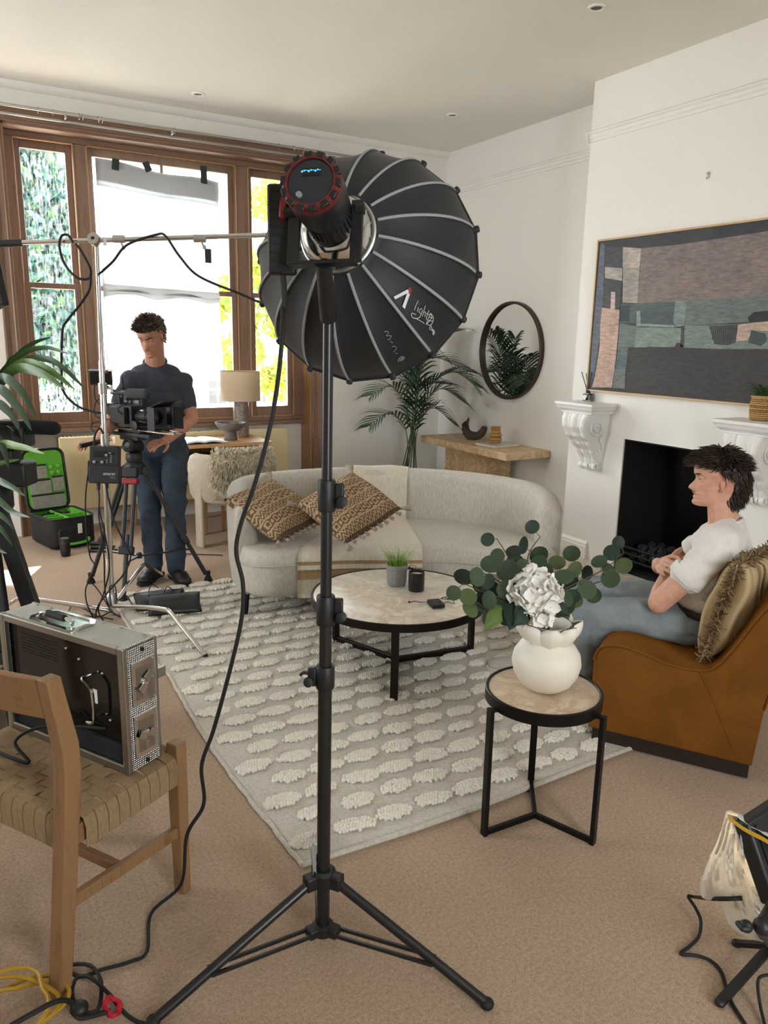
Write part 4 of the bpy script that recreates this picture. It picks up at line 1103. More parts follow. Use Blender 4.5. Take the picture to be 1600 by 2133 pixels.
# ================================================================== METAL FLIGHT CASE on the chair
FA = Vector((.352, 1.908, SZ+.006)); FS, FL = Vector((.865, .502, 0)), Vector((-.555, .832, 0))
FL = (FL-FS*FL.dot(FS)).normalized(); FDp, FWd, FH = .118, .50, .355
fc_ = thing('flight_case', 'silver aluminium flight case with dark monitor standing on the woven chair', 'case', FA+FS*.06+FL*.25)
def fp(s, l, z): return FA + FS*s + FL*l + Vector((0, 0, z))
FR = Matrix((FL, FS, Vector((0, 0, 1)))).transposed()
def fbox(m, s0, s1, l0, l1, z0, z1): return m.box(fp((s0+s1)/2, (l0+l1)/2, (z0+z1)/2), (abs(l1-l0), abs(s1-s0), abs(z1-z0)), FR)
def m_plate(n):
    m, nt, b = new_mat(n); b.inputs['Base Color'].default_value = lin('bdbcb8'); b.inputs['Metallic'].default_value = 1; b.inputs['Roughness'].default_value = .30
    tc = nd(nt, 'ShaderNodeTexCoord'); sp = nd(nt, 'ShaderNodeVectorRotate', rotation_type='Z_AXIS'); sp.inputs['Angle'].default_value = -atan2(FL.y, FL.x); nt.links.new(tc.outputs['Object'], sp.inputs['Vector'])
    fs = []
    for d in ((520, 520, 520), (520, -520, 520)):
        dt = nd(nt, 'ShaderNodeVectorMath', operation='DOT_PRODUCT'); dt.inputs[1].default_value = d; nt.links.new(sp.outputs[0], dt.inputs[0])
        sn = nd(nt, 'ShaderNodeMath', operation='SINE'); nt.links.new(dt.outputs['Value'], sn.inputs[0]); fs.append(sn.outputs[0])
    mu = nd(nt, 'ShaderNodeMath', operation='MULTIPLY'); nt.links.new(fs[0], mu.inputs[0]); nt.links.new(fs[1], mu.inputs[1])
    bump(nt, b, mu.outputs[0], .8, .0022)
DEFS['dot_plate'] = m_plate; D('case_trim', simple, 'a9a7a0', .35, 1); D('dark_screen', simple, '0d0f11', .12, 0, spec=.6); D('foam', simple, '141414', .95)
m = MB(); fbox(m, .006, FDp-.006, .004, FWd-.004, FH-.012, FH); m.build('lid_plate', 'dot_plate', fc_, smooth=0, bevel=.002)
m = MB(); fbox(m, .006, FDp-.006, 0, .008, .004, FH-.006); m.build('side_plate', 'dot_plate', fc_, smooth=0, bevel=.001)
m = MB(); fbox(m, .006, FDp-.006, FWd-.008, FWd, .004, FH-.006); m.build('side_plate', 'dot_plate', fc_, smooth=0, bevel=.001)
m = MB(); fbox(m, .006, FDp-.006, .008, FWd-.008, 0, .008); m.build('bottom_plate', 'case_trim', fc_, smooth=0)
m = MB(); fbox(m, FDp-.014, FDp-.004, .008, FWd-.008, .008, FH-.012); m.build('back_plate', 'case_trim', fc_, smooth=0)
for s0, s1 in ((0, .016), (FDp-.010, FDp)):
    for l0, l1, z0, z1, nm in ((-.002, .020, 0, FH+.001, 'edge_post'), (FWd-.020, FWd+.002, 0, FH+.001, 'edge_post'), (.020, FWd-.020, FH-.020, FH+.001, 'edge_rail'), (.020, FWd-.020, 0, .022, 'edge_rail')):
        m = MB(); fbox(m, s0, s1, l0, l1, z0, z1); m.build(nm, 'case_trim', fc_, smooth=0, bevel=.003)
m = MB(); fbox(m, .020, .026, .018, FWd-.018, .075, FH-.018); scr = m.build('monitor_back', 'dark_screen', fc_, smooth=0)
m = MB(); fbox(m, .010, .10, .018, FWd-.018, .022, .072); m.build('foam_lining', 'foam', fc_, smooth=0, bevel=.004)
hb = [fp(.020, .150, .245), fp(-.006, .150, .243), fp(-.008, .135, .236), fp(-.008, .118, .222), fp(-.008, .112, .205), fp(-.008, .112, .145), fp(-.008, .118, .125), fp(-.006, .145, .118), fp(.020, .150, .117)]
MB().tube(cr(hb, 4), .0045, 8).build('handle', 'chrome', fc_)
m = MB(); fbox(m, .0185, .020, .128, .150, .165, .205); m.build('label_sticker', 'paper', fc_, smooth=0)
m = MB()
for a, b in ((.24, .30), (.10, .26), (.19, .28), (.08, .13)): m.ball(fp(.018, a, b), .004, 8, 5)
o = m.build('screw', 'brushed', fc_); o['kind'] = 'stuff'
m = MB()
for i in range(26):
    for j in range(7): m.ball(fp(.0195, .33+i*.006-.05, .25+j*.009), .0014, 5, 3)
o = m.build('vent_holes', 'foam', fc_); o['kind'] = 'stuff'
# recessed handle dish on the lid
m = MB(); zt = FH+.0015; l0, l1, s0, s1 = .20, .40, .012, FDp-.012
rim = [(l0+.02, s0), (l1-.02, s0), (l1, s0+.02), (l1, s1-.02), (l1-.02, s1), (l0+.02, s1), (l0, s1-.02), (l0, s0+.02)]
def rr(k, z): 
    cl, cs_ = (l0+l1)/2, (s0+s1)/2
    return [fp(cs_+(s-cs_)*k[1], cl+(l-cl)*k[0], z) for l, s in rim]
m.loft([rr((1, 1), zt-.001), rr((1, 1), zt+.002), rr((.86, .76), zt+.003), rr((.82, .70), zt-.010)], cap=True); m.build('handle_dish', 'chrome', fc_, smooth=30)
hd = [fp(.040, .235, zt+.004), fp(.040, .235, zt+.014), fp(.040, .26, zt+.018), fp(.040, .34, zt+.018), fp(.040, .365, zt+.014), fp(.040, .365, zt+.004)]
MB().tube(cr(hd, 4), .005, 8).build('lid_handle', 'chrome', fc_); MB().tube([fp(.040, .265, zt+.018), fp(.040, .335, zt+.018)], .010, 10).build('handle_grip', 'rubber', fc_)
m = MB()
for l in (.03, .12, .19, .41, .47):
    for s in (.012, FDp-.012): m.ball(fp(s, l, FH+.001), (.004, .004, .002), 8, 4)
o = m.build('rivet', 'brushed', fc_); o['kind'] = 'stuff'
# two butterfly latches on the end plate
for zc in (.245, .095):
    m = MB(); fbox(m, .026, .106, -.0025, .001, zc-.062, zc+.062); la = m.build('latch_plate', 'chrome', fc_, smooth=0, bevel=.003)
    m = MB(); fbox(m, .040, .092, -.004, -.0024, zc-.046, zc+.046); m.build('latch_dish', 'case_trim', la, smooth=0, bevel=.002)
    MB().lathe([(0, 0), (.012, 0), (.012, .004), (.008, .006), (0, .006)], fp(.066, -.0035, zc), 18, rot_to(-FL)).build('latch_pivot', 'chrome', la, smooth=40)
    a = .6 if zc > .2 else -.5
    for sg in (-1, 1):
        R = FR @ Matrix.Rotation(a, 3, 'X') ; MB().box(fp(.066, -.010, zc)+R @ Vector((-.0, sg*.016, .006*sg)), (.003, .026, .022), R).build('latch_wing', 'chrome', la, smooth=0, bevel=.004)
    m = MB(); fbox(m, .060, .072, -.006, -.003, zc-.046, zc-.020); m.build('latch_hook', 'brushed', la, smooth=0, bevel=.002)
    m = MB()
    for s in (.032, .100):
        for z in (-.054, 0, .054): m.ball(fp(s, -.003, zc+z), .0035, 8, 4)
    o = m.build('latch_rivet', 'brushed', la); o['kind'] = 'stuff'
m = MB(); fbox(m, FDp-.004, FDp+.022, -.006, .006, .235, .262); m.build('catch_tab', 'brushed', fc_, smooth=0)
for z in (.335, .015):
    MB().lathe([(0, 0), (.006, 0), (.006, .003), (0, .003)], fp(.066, -.001, z), 12, rot_to(-FL)).build('rubber_bung', 'rubber', fc_)
ck = [fp(.018, .20, .10), fp(-.02, .24, .085), fp(-.05, .33, .055), fp(-.07, .40, .025), fp(-.09, .46, .008), fp(-.06, .52, .004), fp(-.10, .60, .004)]
ck = cr([fp(.018, .10, .10), fp(-.005, .20, .088), fp(-.05, .30, .075), fp(-.09, .34, .04), fp(-.10, .27, .008), fp(-.11, .32, .006), fp(-.11, .45, .006)], 7)
MB().tube(ck, .0045, 8).build('lead', 'rubber', fc_)

# ================================================================== DESK AND WHAT STANDS ON IT
DK = .735; dx0, dx1, dy0, dy1 = 1.36, 2.43, 6.03, 6.62
dk = thing('desk', 'pale wood desk with cane door in front of the radiator', 'desk', ((dx0+dx1)/2, 6.3, 0))
MB().span((dx0, dy0, DK-.028), (dx1, dy1, DK)).build('top', 'desk_wood', dk, bevel=.003, smooth=0)
MB().span((dx0+.01, dy0+.02, .42), (dx0+.03, dy1-.02, DK-.028)).build('side_panel', 'desk_wood', dk, smooth=0)
MB().span((dx1-.03, dy0+.01, .30), (dx1-.01, dy1-.02, DK-.028)).build('side_panel', 'desk_wood', dk, smooth=0)
MB().span((2.06, dy0+.012, .30), (2.08, dy1-.02, DK-.028)).build('divider', 'desk_wood', dk, smooth=0)
MB().span((dx0+.03, dy0+.03, .58), (2.06, dy1-.02, .595)).build('shelf', 'desk_wood', dk, smooth=0)
MB().span((2.06, dy0+.03, .30), (dx1-.01, dy1-.02, .318)).build('cupboard_floor', 'desk_wood', dk, smooth=0)
MB().span((dx0+.03, dy1-.03, .42), (dx1-.03, dy1-.022, DK-.028)).build('back_panel', 'desk_wood', dk, smooth=0)
dr = MB().span((2.09, dy0+.006, .315), (2.125, dy0+.022, .70)).span((2.375, dy0+.006, .315), (2.41, dy0+.022, .70)).span((2.125, dy0+.006, .66), (2.375, dy0+.022, .70)).span((2.125, dy0+.006, .315), (2.375, dy0+.022, .35)).build('door', 'desk_wood', dk, smooth=0)
D('cane', weave, 'b79a6f', '8a6e48', 260, .8, .8, 0); MB().span((2.125, dy0+.012, .35), (2.375, dy0+.015, .66)).build('cane_panel', 'cane', dr, smooth=0)
for x in (dx0+.03, 2.0, dx1-.03):
    for y in (dy0+.04, dy1-.05): MB().cyl((x, y, 0), (x, y, .43 if x < 2.3 else .31), .014, .02, 12).build('leg', 'desk_wood', dk)
q = P(503, 909, Z=DK+.002); tl = thing('table_lamp', 'table lamp with linen drum shade and dark marble base on the desk', 'lamp', (q.x, q.y, DK))
MB().lathe([(0, 0), (.068, 0), (.068, .016), (0, .016)], tl.location+Vector((0, 0, .001)), 36).build('foot', simple('brass', 'b07a35', .3, 1), tl, smooth=30)
MB().lathe([(0, .017), (.066, .017), (.066, .35), (.05, .352), (0, .352)], tl.location, 36).build('base', 'marble_dark', tl, smooth=30)
MB().cyl(tl.location+Vector((0, 0, .35)), tl.location+Vector((0, 0, .46)), .008).build('lamp_holder', 'brass', tl)
MB().lathe([(.165, .315), (.168, .315), (.168, .565), (.165, .565), (.165, .315)], tl.location, 56).build('shade', 'shade_linen', tl, smooth=40)
for z in (.318, .562): MB().tube([tl.location+Vector((.1665*cos(a*pi/24), .1665*sin(a*pi/24), z)) for a in range(48)], .0035, 6, closed=True).build('shade_ring', 'piping', tl)
MB().span(tl.location+Vector((-.165, -.002, .56)), tl.location+Vector((.165, .002, .564))).build('shade_spider', 'brass', tl, smooth=0)
q = P(481, 916, Z=DK+.002); bw = thing('pedestal_bowl', 'dark stone pedestal bowl on the desk beside the lamp', 'bowl', (q.x, q.y, DK+.001))
D('dark_stone', simple, '6c655e', .6, var=(25, .3)); MB().lathe([(0, 0), (.056, 0), (.058, .01), (.046, .05), (.048, .072), (.09, .092), (.122, .125), (.128, .148), (.122, .148), (.108, .122), (.06, .094), (0, .088)], bw.location, 48).build('bowl_body', 'dark_stone', bw, smooth=50)
q = Vector((1.86, 6.20, DK+.001)); bk = thing('open_book', 'open book lying on the desk beside the pedestal bowl', 'book', q)
for sg in (-1, 1):
    def pg(u, v, sg=sg): return q+Vector((sg*u*.20, (v-.5)*.27, .022+.016*sin(min(1, u*2.2)*pi*.5)*(1-u*.75)-.018*u*u))
    MB().grid(pg, 14, 4, .014*(1 if sg > 0 else -1)).build('pages', 'paper', bk, smooth=60)
MB().span(q+Vector((-.205, -.14, 0)), q+Vector((.205, .14, .004))).build('cover', simple('book_cover', '4a4644', .7), bk, smooth=0)

# ================================================================== ARMCHAIR WITH SHEEPSKIN
AC = Vector((1.96, 5.74, 0)); AR = .325
ac = thing('boucle_armchair', 'cream armchair with rounded back standing before the desk', 'armchair', AC)
D('cream_cloth', weave, 'd2c6b2', 'b8ab95', 260, .95, .5, .2); D('pale_ash', wood, 'cdb894', 'b29a72', 'z', 1.5, .5)
def arc(a0, a1, n): return [a0+(a1-a0)*i/n for i in range(n+1)]
rg = []
for a in arc(radians(150), radians(390), 40):       # shell open toward the desk (+Y)
    d = Vector((cos(a), sin(a), 0)); e = min(a-radians(150), radians(390)-a); top = .725-.16*max(0, 1-e/.7)**2
    th_ = .075*min(1, .4+e/.12)
    prof = [(AR-th_, .42), (AR-th_, top-.05), (AR-th_*.85, top-.012), (AR-th_/2, top), (AR-th_*.15, top-.012), (AR, top-.05), (AR+.006, .55), (AR-.01, .40), (AR-.03, .36)]
    rg.append([AC+d*r+Vector((0, 0, z)) for r, z in prof])
MB().loft(rg).build('backrest', 'cream_cloth', ac, smooth=60)
MB().lathe([(0, .315), (.16, .318), (.25, .335), (.29, .37), (.285, .42), (.24, .445), (0, .45)], AC, 44).build('seat', 'cream_cloth', ac, smooth=60)
for a in (200, 268, 340, 60, 120):
    if a in (268,): continue
    d = Vector((cos(radians(a)), sin(radians(a)), 0)); b = AC+d*(AR-.02); s = Vector((-d.y, d.x, 0))
    MB().loft([[b-s*.045-d*.016+Vector((0, 0, z)), b+s*.045-d*.016+Vector((0, 0, z)), b+s*.045+d*.016+Vector((0, 0, z)), b-s*.045+d*.016+Vector((0, 0, z))] for z in (0, .40 if a != 200 else .50)]).build('leg', 'cream_cloth' if a > 250 or a == 200 else 'pale_ash', ac, smooth=0, bevel=.012)
D('wool_fleece', simple, 'c9bda6', .9, attr=True, sheen=.4)
sk = thing('sheepskin', 'shaggy cream sheepskin thrown over the armchair back', 'sheepskin', AC+Vector((.1, -.3, .45)))
random.seed(14)
def hide(u, v):
    """u around the back, v from inside over the top and down outside"""
    a = radians(228+90*u); d = Vector((cos(a), sin(a), 0)); w = 1-.0*v
    if v < .25: r, z = AR-.085, .50+.22*(v/.25)
    elif v < .4: t = (v-.25)/.15; r, z = AR-.085+.10*t, .735+.012*sin(t*pi)
    else: t = (v-.4)/.6; L = .34*(1-.30*abs(u-.55)*2); r, z = AR+.014+.01*sin(t*3), .725-t*L
    return AC+d*r+Vector((0, 0, z))
m = MB(); m.grid(hide, 26, 30, -.008, col=lin('c3b69c')); m.build('hide', 'wool_fleece', sk, smooth=180)
m = MB()
for i in range(3600):
    u, v = random.random(), random.random()**.9; p = Vector(hide(u, v)); a = radians(228+90*u); out = Vector((cos(a), sin(a), 0))
    if v < .25: out = -out
    up = .9 if v < .45 else -.35; d = (out*(1 if v > .42 else .5)+Vector((random.uniform(-.5, .5), random.uniform(-.5, .5), up+random.uniform(-.4, .3)))).normalized()
    L = random.uniform(.025, .05); e = p+d*L; e2 = e+Vector((random.uniform(-.012, .012), random.uniform(-.012, .012), -.018 if v > .42 else -.004))
    m.tube([p, e, e2], [.0032, .0026, .0006], 3, cap=False, col=lin(random.choice(['e6dcc8', 'd6c9ae', 'c6b798', 'efe8d8', 'b8a98c'])))
o = m.build('fleece', 'wool_fleece', sk, smooth=70); o['kind'] = 'stuff'

# ================================================================== CONSOLE, MIRROR, ORNAMENTS
cn = thing('console_table', 'travertine console table against the wall under the mirror', 'table', (4.24, 5.5, 0))
MB().span((4.0, 4.87, .635), (4.475, 6.17, .70)).build('slab_top', 'travertine', cn, bevel=.008, smooth=0)
MB().span((4.13, 5.29, 0), (4.40, 5.93, .635)).build('pedestal', 'travertine', cn, bevel=.004, smooth=0)
mr = thing('round_mirror', 'round mirror with dark brown rim above the console table', 'mirror', (XA, 5.455, 1.51)); R = rot_to((-1, 0, 0)); mc0 = Vector((XA, 5.455, 1.51))
D('mirror_glass', simple, 'f2f4f2', .015, 1); D('dark_rim', simple, '3a2b22', .4, .2)
MB().lathe([(.425, .001), (.425, .042), (.420, .045), (.408, .045), (.404, .040), (.404, .012), (.404, .001)], mc0, 84, R).build('rim', 'dark_rim', mr, smooth=30)
MB().lathe([(0, .001), (.4035, .001), (.4035, .013), (0, .013)], mc0, 84, R).build('glass', 'mirror_glass', mr, smooth=30)
# crescent driftwood sculpture
b0 = P(988, 916, Z=.701); sc_ = thing('horn_sculpture', 'dark crescent wooden sculpture on the console table', 'sculpture', (b0.x, b0.y, .70)); rx = Vector((.3, -.95, 0)).normalized()
D('driftwood', simple, '4d4038', .8, var=(18, .3), bmp=(40, .5, .004))
pts = [b0+rx*a+Vector((0, 0, z)) for a, z in ((-.072, .20), (-.082, .165), (-.105, .125), (-.098, .072), (-.062, .042), (-.01, .034), (.045, .045), (.085, .078), (.105, .118), (.108, .135))]
c = cr(pts, 6); n = len(c)
MB().tube(c, [max(.004, interp([(0, .005), (.1, .014), (.25, .042), (.45, .046), (.7, .036), (.92, .028), (1, .012)], i/(n-1))*(1+.10*sin(i*1.7)*(1 if i < n*.35 else .2))) for i in range(n)], 12, flat=.75).build('horn', 'driftwood', sc_, smooth=50)
b0 = P(1046, 925, Z=.702); mgz = thing('magazine', 'white magazine under the turned wooden stack on the console', 'magazine', (b0.x, b0.y, .70)); R = Matrix.Rotation(.12, 3, 'Z')
mc1 = Vector((4.255, 5.31, .70)); mgz.location = mc1; ROOT_OFF[mgz] = mc1.copy()
MB().box(mc1+Vector((0, 0, .008)), (.30, .24, .014), R).build('pages', 'paper', mgz, bevel=.001, smooth=0)
MB().box(mc1+Vector((0, 0, .0158)), (.304, .244, .0012), R).build('cover', simple('mag_cover', 'cfcfcc', .3, var=(8, .35)), mgz, smooth=0)
b0 = Vector((4.25, 5.34, .7168)); ws = thing('wooden_stack', 'stacked turned light wooden rings on the magazine', 'ornament', b0)
D('turned_wood', wood, 'b58a4e', '8d6432', 'x', 2.5, .45)
z = 0
for r, h in ((.052, .022), (.058, .026), (.050, .012), (.058, .022), (.046, .030), (.044, .022), (.046, .012)):
    MB().lathe([(0, z), (r-.006, z), (r, z+h*.3), (r, z+h*.7), (r-.006, z+h-.001), (0, z+h-.001)], b0, 32).build('ring', 'turned_wood', ws, smooth=50); z += h
# reed diffuser
b0 = P(1224, 835, Z=1.186); rd = thing('reed_diffuser', 'glass reed diffuser with black sticks on the corbel shelf', 'diffuser', (b0.x, b0.y, 1.186)); b0 = Vector(rd.location)
D('clear_glass', simple, 'ffffff', .02, trans=1); D('amber_oil', simple, '8a3d1c', .1, trans=.6)
MB().lathe([(0, 0), (.034, 0), (.036, .003), (.036, .045), (.032, .052), (.016, .055), (.014, .055), (.014, .049), (.031, .044), (.033, .04), (.033, .005), (0, .004)], b0, 32).build('jar', 'clear_glass', rd, smooth=40)
MB().lathe([(0, .005), (.0325, .005), (.0325, .022), (0, .022)], b0, 28).build('oil', 'amber_oil', rd, smooth=40)
MB().lathe([(.015, .055), (.017, .055), (.017, .078), (.011, .078), (.011, .06), (.015, .06)], b0, 20).build('neck', 'black_plastic', rd, smooth=40)
MB().box(b0+Vector((-.0365, 0, .024)), (.001, .03, .03)).build('label', 'paper', rd, smooth=0)
for k, (dx, dy) in enumerate(((-.05, .06), (-.01, .035), (.02, -.01), (-.02, -.045), (.03, -.055), (0, -.075), (.04, .02))):
    MB().cyl(b0+Vector((-dx*.15, -dy*.15, .02)), b0+Vector((dx*.7, dy*.75, .205-.01*(k % 3))), .0030, n=6).build('reed', 'black_plastic', rd)
# basket with fern
b0 = P(1584, 875, Z=1.186); bp = thing('basket_plant', 'woven basket with a green fern on the corbel behind the person', 'plant', (b0.x, b0.y, 1.186)); b0 = Vector(bp.location)
D('wicker', simple, 'b18a55', .7, attr=True); m = MB(); random.seed(3)
NB = 22
for row in range(11):
    z = .008+row*.0115; r = .052+.006*sin(row/10*pi); pts = []
    for k in range(NB*2):
        a = pi*k/NB; pts.append(b0+Vector(((r+.004*(1 if (k+row) % 2 else -1))*cos(a), (r+.004*(1 if (k+row) % 2 else -1))*sin(a), z)))
    m.tube(pts, .0058, 5, closed=True, col=lin(random.choice(['b88f58', 'a67d47', 'c69f68'])))
m.tube([b0+Vector((.058*cos(a*pi/16), .058*sin(a*pi/16), .132)) for a in range(32)], .007, 6, closed=True, col=lin('b88f58')); m.build('basket', 'wicker', bp, smooth=60)
MB().lathe([(0, 0), (.05, 0), (.05, .115), (0, .115)], b0, 20).build('liner', 'soot', bp)
m = MB()
for i in range(70):
    a = random.random()*6.28; L = random.uniform(.05, .11); h = random.uniform(.03, .09); e = b0+Vector((cos(a)*L, sin(a)*L, .125+h)); s = b0+Vector((cos(a)*.02, sin(a)*.02, .11)); mid = s.lerp(e, .5)+Vector((0, 0, .03)); sd_ = Vector((-sin(a), cos(a), 0))
    c = cr([s, mid, e], 5)
    col = lin(random.choice(['2c4a22', '38602c', '24401e', '4a7434']))
    for k in range(2, len(c)):
        for sg in (-1, 1):
            q = c[k]; t_ = q+sd_*sg*.014*(1-k/len(c)*.6)+Vector((0, 0, -.004)); m.add([q-Vector((0, 0, 0)), q+(c[k]-c[k-1])*.5, t_], [(0, 1, 2)], col)
o = m.build('fern', 'leaf', bp, smooth=0); o['kind'] = 'stuff'

# ================================================================== PAINTING
pt = thing('painting', 'large abstract painting in brown, black and grey-green above the fireplace', 'painting', (XB, 3.36, 1.256))
py0, py1, pz0, pz1, px_ = 2.60, 4.115, 1.258, 2.292, XB-.035
D('frame_oak', wood, 'c9a878', 'ab8857', 'y', 1.5, .5)
for a, b in (((px_-.006, py0, pz1-.012), (XB-.002, py1, pz1)), ((px_-.006, py0, pz0), (XB-.002, py1, pz0+.012)), ((px_-.006, py1-.012, pz0+.012), (XB-.002, py1, pz1-.012)), ((px_-.006, py0, pz0+.012), (XB-.002, py0+.012, pz1-.012))):
    MB().span(a, b).build('frame_side', 'frame_oak', pt, smooth=0, bevel=.0015)
def m_paint(n):
    m, nt, b = new_mat(n); at = nd(nt, 'ShaderNodeAttribute', attribute_name='Col')
    f = noise_fac(nt, coords(nt, (1, 3, 14)), 5, 6, .7, .6); g = noise_fac(nt, coords(nt, (1, 1, 1)), 5, 4, .6); h = noise_fac(nt, coords(nt), 260, 2)
    mx = nd(nt, 'ShaderNodeMix', data_type='RGBA', blend_type='MULTIPLY'); mx.inputs['Factor'].default_value = 1
    nt.links.new(at.outputs['Color'], mx.inputs['A']); nt.links.new(ramp(nt, f, [(.25, (.5, .5, .55, 1)), (.5, (.95, .95, .95, 1)), (.75, (1.5, 1.42, 1.3, 1))]), mx.inputs['B'])
    m2 = nd(nt, 'ShaderNodeMix', data_type='RGBA', blend_type='MULTIPLY'); m2.inputs['Factor'].default_value = 1
    nt.links.new(mx.outputs['Result'], m2.inputs['A']); nt.links.new(ramp(nt, g, [(.3, (.78, .8, .84, 1)), (.7, (1.15, 1.12, 1.05, 1))]), m2.inputs['B'])
    nt.links.new(m2.outputs['Result'], b.inputs['Base Color']); b.inputs['Roughness'].default_value = .65; bump(nt, b, h, .3, .001)
DEFS['paint'] = m_paint
MB().span((px_, py0+.012, pz0+.012), (XB-.004, py1-.012, pz1-.012), lin('33363a')).build('canvas', 'paint', pt, smooth=0)
def patch(pts, col, layer):
    q = []
    for u, v in pts:
        p = P(1220+u/4.21, 440+v/4.21, X=px_); q.append(Vector((px_-.0006-.0005*layer, min(max(p.y, py0+.014), py1-.014), min(max(p.z, pz0+.014), pz1-.014))))
    m = MB(); b = [v+Vector((.0004, 0, 0)) for v in q]; m.loft([b, q], col=lin(col)); m.build('painted_shape', 'paint', pt, smooth=0)
for pts, col, la in [
    ([(150, 275), (170, 310), (150, 850), (125, 1100), (90, 1330), (60, 1560), (30, 1560), (60, 1100), (130, 300)], '5f6774', 0),
    ([(170, 310), (330, 320), (330, 490), (175, 490)], '45494c', 1), ([(340, 260), (1600, 90), (2100, 30), (2100, 90), (1500, 190), (840, 290), (480, 320)], '34383c', 0),
    ([(330, 315), (490, 325), (475, 490), (325, 490)], 'b5aaa0', 2), ([(330, 490), (475, 490), (455, 805), (325, 800)], 'a39d92', 2),
    ([(490, 325), (840, 290), (1500, 190), (2100, 100), (2100, 720), (1600, 745), (880, 790), (455, 805)], '7d716d', 1),
    ([(170, 488), (325, 500), (320, 610), (170, 585)], 'b0aaa2', 2), ([(165, 590), (320, 610), (300, 850), (145, 845)], '45484a', 1), ([(225, 705), (262, 708), (258, 860), (220, 856)], 'd0b8ae', 3),
    ([(145, 845), (300, 865), (285, 1100), (262, 1330), (232, 1545), (60, 1545), (95, 1380), (125, 1180), (130, 1000)], 'c0a394', 2),
    ([(310, 810), (880, 790), (860, 1010), (300, 975)], '4e5d5c', 1), ([(310, 830), (390, 825), (385, 970), (300, 960)], '343d45', 2), ([(450, 880), (480, 870), (485, 985), (780, 1000), (780, 1018), (448, 1008)], '8c9a94', 3), ([(490, 890), (770, 880), (770, 990), (490, 980)], '4a5558', 2), ([(790, 790), (890, 785), (870, 1000), (790, 1015), (770, 960)], '7a8a86', 3),
    ([(300, 978), (448, 1010), (430, 1190), (285, 1190)], '66756f', 1), ([(448, 1015), (840, 1025), (830, 1190), (430, 1195)], '7c8c84', 2), ([(285, 1190), (375, 1190), (355, 1385), (262, 1385)], '56666a', 1), ([(255, 1385), (352, 1385), (345, 1555), (240, 1550)], '6f7470', 2),
    ([(890, 790), (1600, 745), (2100, 720), (2100, 1000), (1600, 960), (870, 1005)], '69746f', 1), ([(870, 1005), (1340, 990), (1600, 960), (2100, 960), (2100, 1215), (860, 1210)], '73837c', 2), ([(838, 1015), (868, 1008), (866, 1190), (836, 1190)], '3f4546', 3),
    ([(1085, 1005), (1340, 995), (1320, 1150), (1250, 1178), (1130, 1165), (1110, 1100)], '3b3f40', 3), ([(1340, 995), (1600, 965), (1900, 950), (1900, 1060), (1480, 1045), (1420, 1130), (1320, 1145)], 'bda593', 4),
    ([(1425, 930), (1480, 885), (1600, 872), (1700, 890), (1700, 950), (1560, 970), (1440, 975)], '222427', 4), ([(1455, 1045), (1580, 1070), (1590, 1140), (1540, 1185), (1430, 1150)], '3f4a49', 5),
    ([(375, 1205), (560, 1188), (780, 1195), (800, 1155), (835, 1155), (860, 1195), (1200, 1210), (2100, 1215), (2100, 1760), (345, 1600)], '383635', 3), ([(60, 1548), (345, 1560), (2100, 1760), (2100, 1800), (30, 1580)], '2f3236', 2)]:
    patch(pts, col, la)
m = MB()
for k in range(12):
    u = 1120+k*18; a, b = P(1220+u/4.21, 440+1015/4.21, X=px_-.0025), P(1220+(u-14)/4.21, 440+(1150-abs(k-6)*3)/4.21, X=px_-.0025)
    m.bar(a, b, .0012, .004, up=(1, 0, 0), col=lin('858a86'))
o = m.build('painted_lines', 'paint', pt, smooth=0); o['kind'] = 'stuff'

# ================================================================== PALM IN THE CORNER
pb = Vector((3.86, 6.12, 0)); pm = thing('palm', 'tall potted palm in the corner behind the sofa', 'plant', pb)
D('basket_grey', simple, '8a8072', .8, bmp=(60, .5, .004)); MB().lathe([(0, 0), (.15, 0), (.165, .02), (.18, .28), (.185, .30), (.172, .30), (.165, .26), (0, .255)], pb, 32).build('pot', 'basket_grey', pm, smooth=40)
MB().lathe([(0, .256), (.163, .258), (.1, .27), (0, .275)], pb, 24).build('soil', 'soot', pm)
random.seed(40)
def frond(pts, nl, ll, cols, split=.42, droop=.5, name='frond'):
    c = cr(pts, 8); n = len(c); m = MB()
    m.tube(c, [.0055*(1-.7*i/n) for i in range(n)], 6, col=lin('4a5f32'))
    i0 = int(n*split)
    for k in range(nl):
        t = k/(nl-1); f = i0+(n-1-i0)*t; i = min(int(f), n-2); p = c[i].lerp(c[i+1], f-i); d = (c[min(i+2, n-1)]-c[max(i-1, 0)]).normalized()
        sdv = d.cross(Vector((0, 0, 1))); sdv = sdv.normalized() if sdv.length > .1 else Vector((1, 0, 0)); upn = sdv.cross(d)
        L = ll*(.55+.75*sin(pi*min(1, .18+.75*t)))*random.uniform(.85, 1.1)
        for sg in (-1, 1):
            dirn = (sdv*sg*.75+d*.75+upn*.25).normalized(); w = .0098
            q = [p, p+dirn*L*.35+Vector((0, 0, -.02*droop)), p+dirn*L*.7+Vector((0, 0, -L*.22*droop)), p+dirn*L+Vector((0, 0, -L*.62*droop))]
            cc = cr(q, 3); wd_ = d.cross(dirn).cross(dirn).normalized(); rg = []
            for j, z in enumerate(cc):
                ww = w*sin(pi*min(1, .12+.88*j/(len(cc)-1)))+.0006; nn = dirn.cross(wd_).normalized()
                rg.append([z+wd_*ww, z+nn*.0016, z-wd_*ww])
            m.loft(rg, col=lin(random.choice(cols)), cap=False)
    return m.build(name, 'leaf', pm, smooth=60)
GR = ['2f4632', '3a5238', '28402f', '465e40', '1f3328']
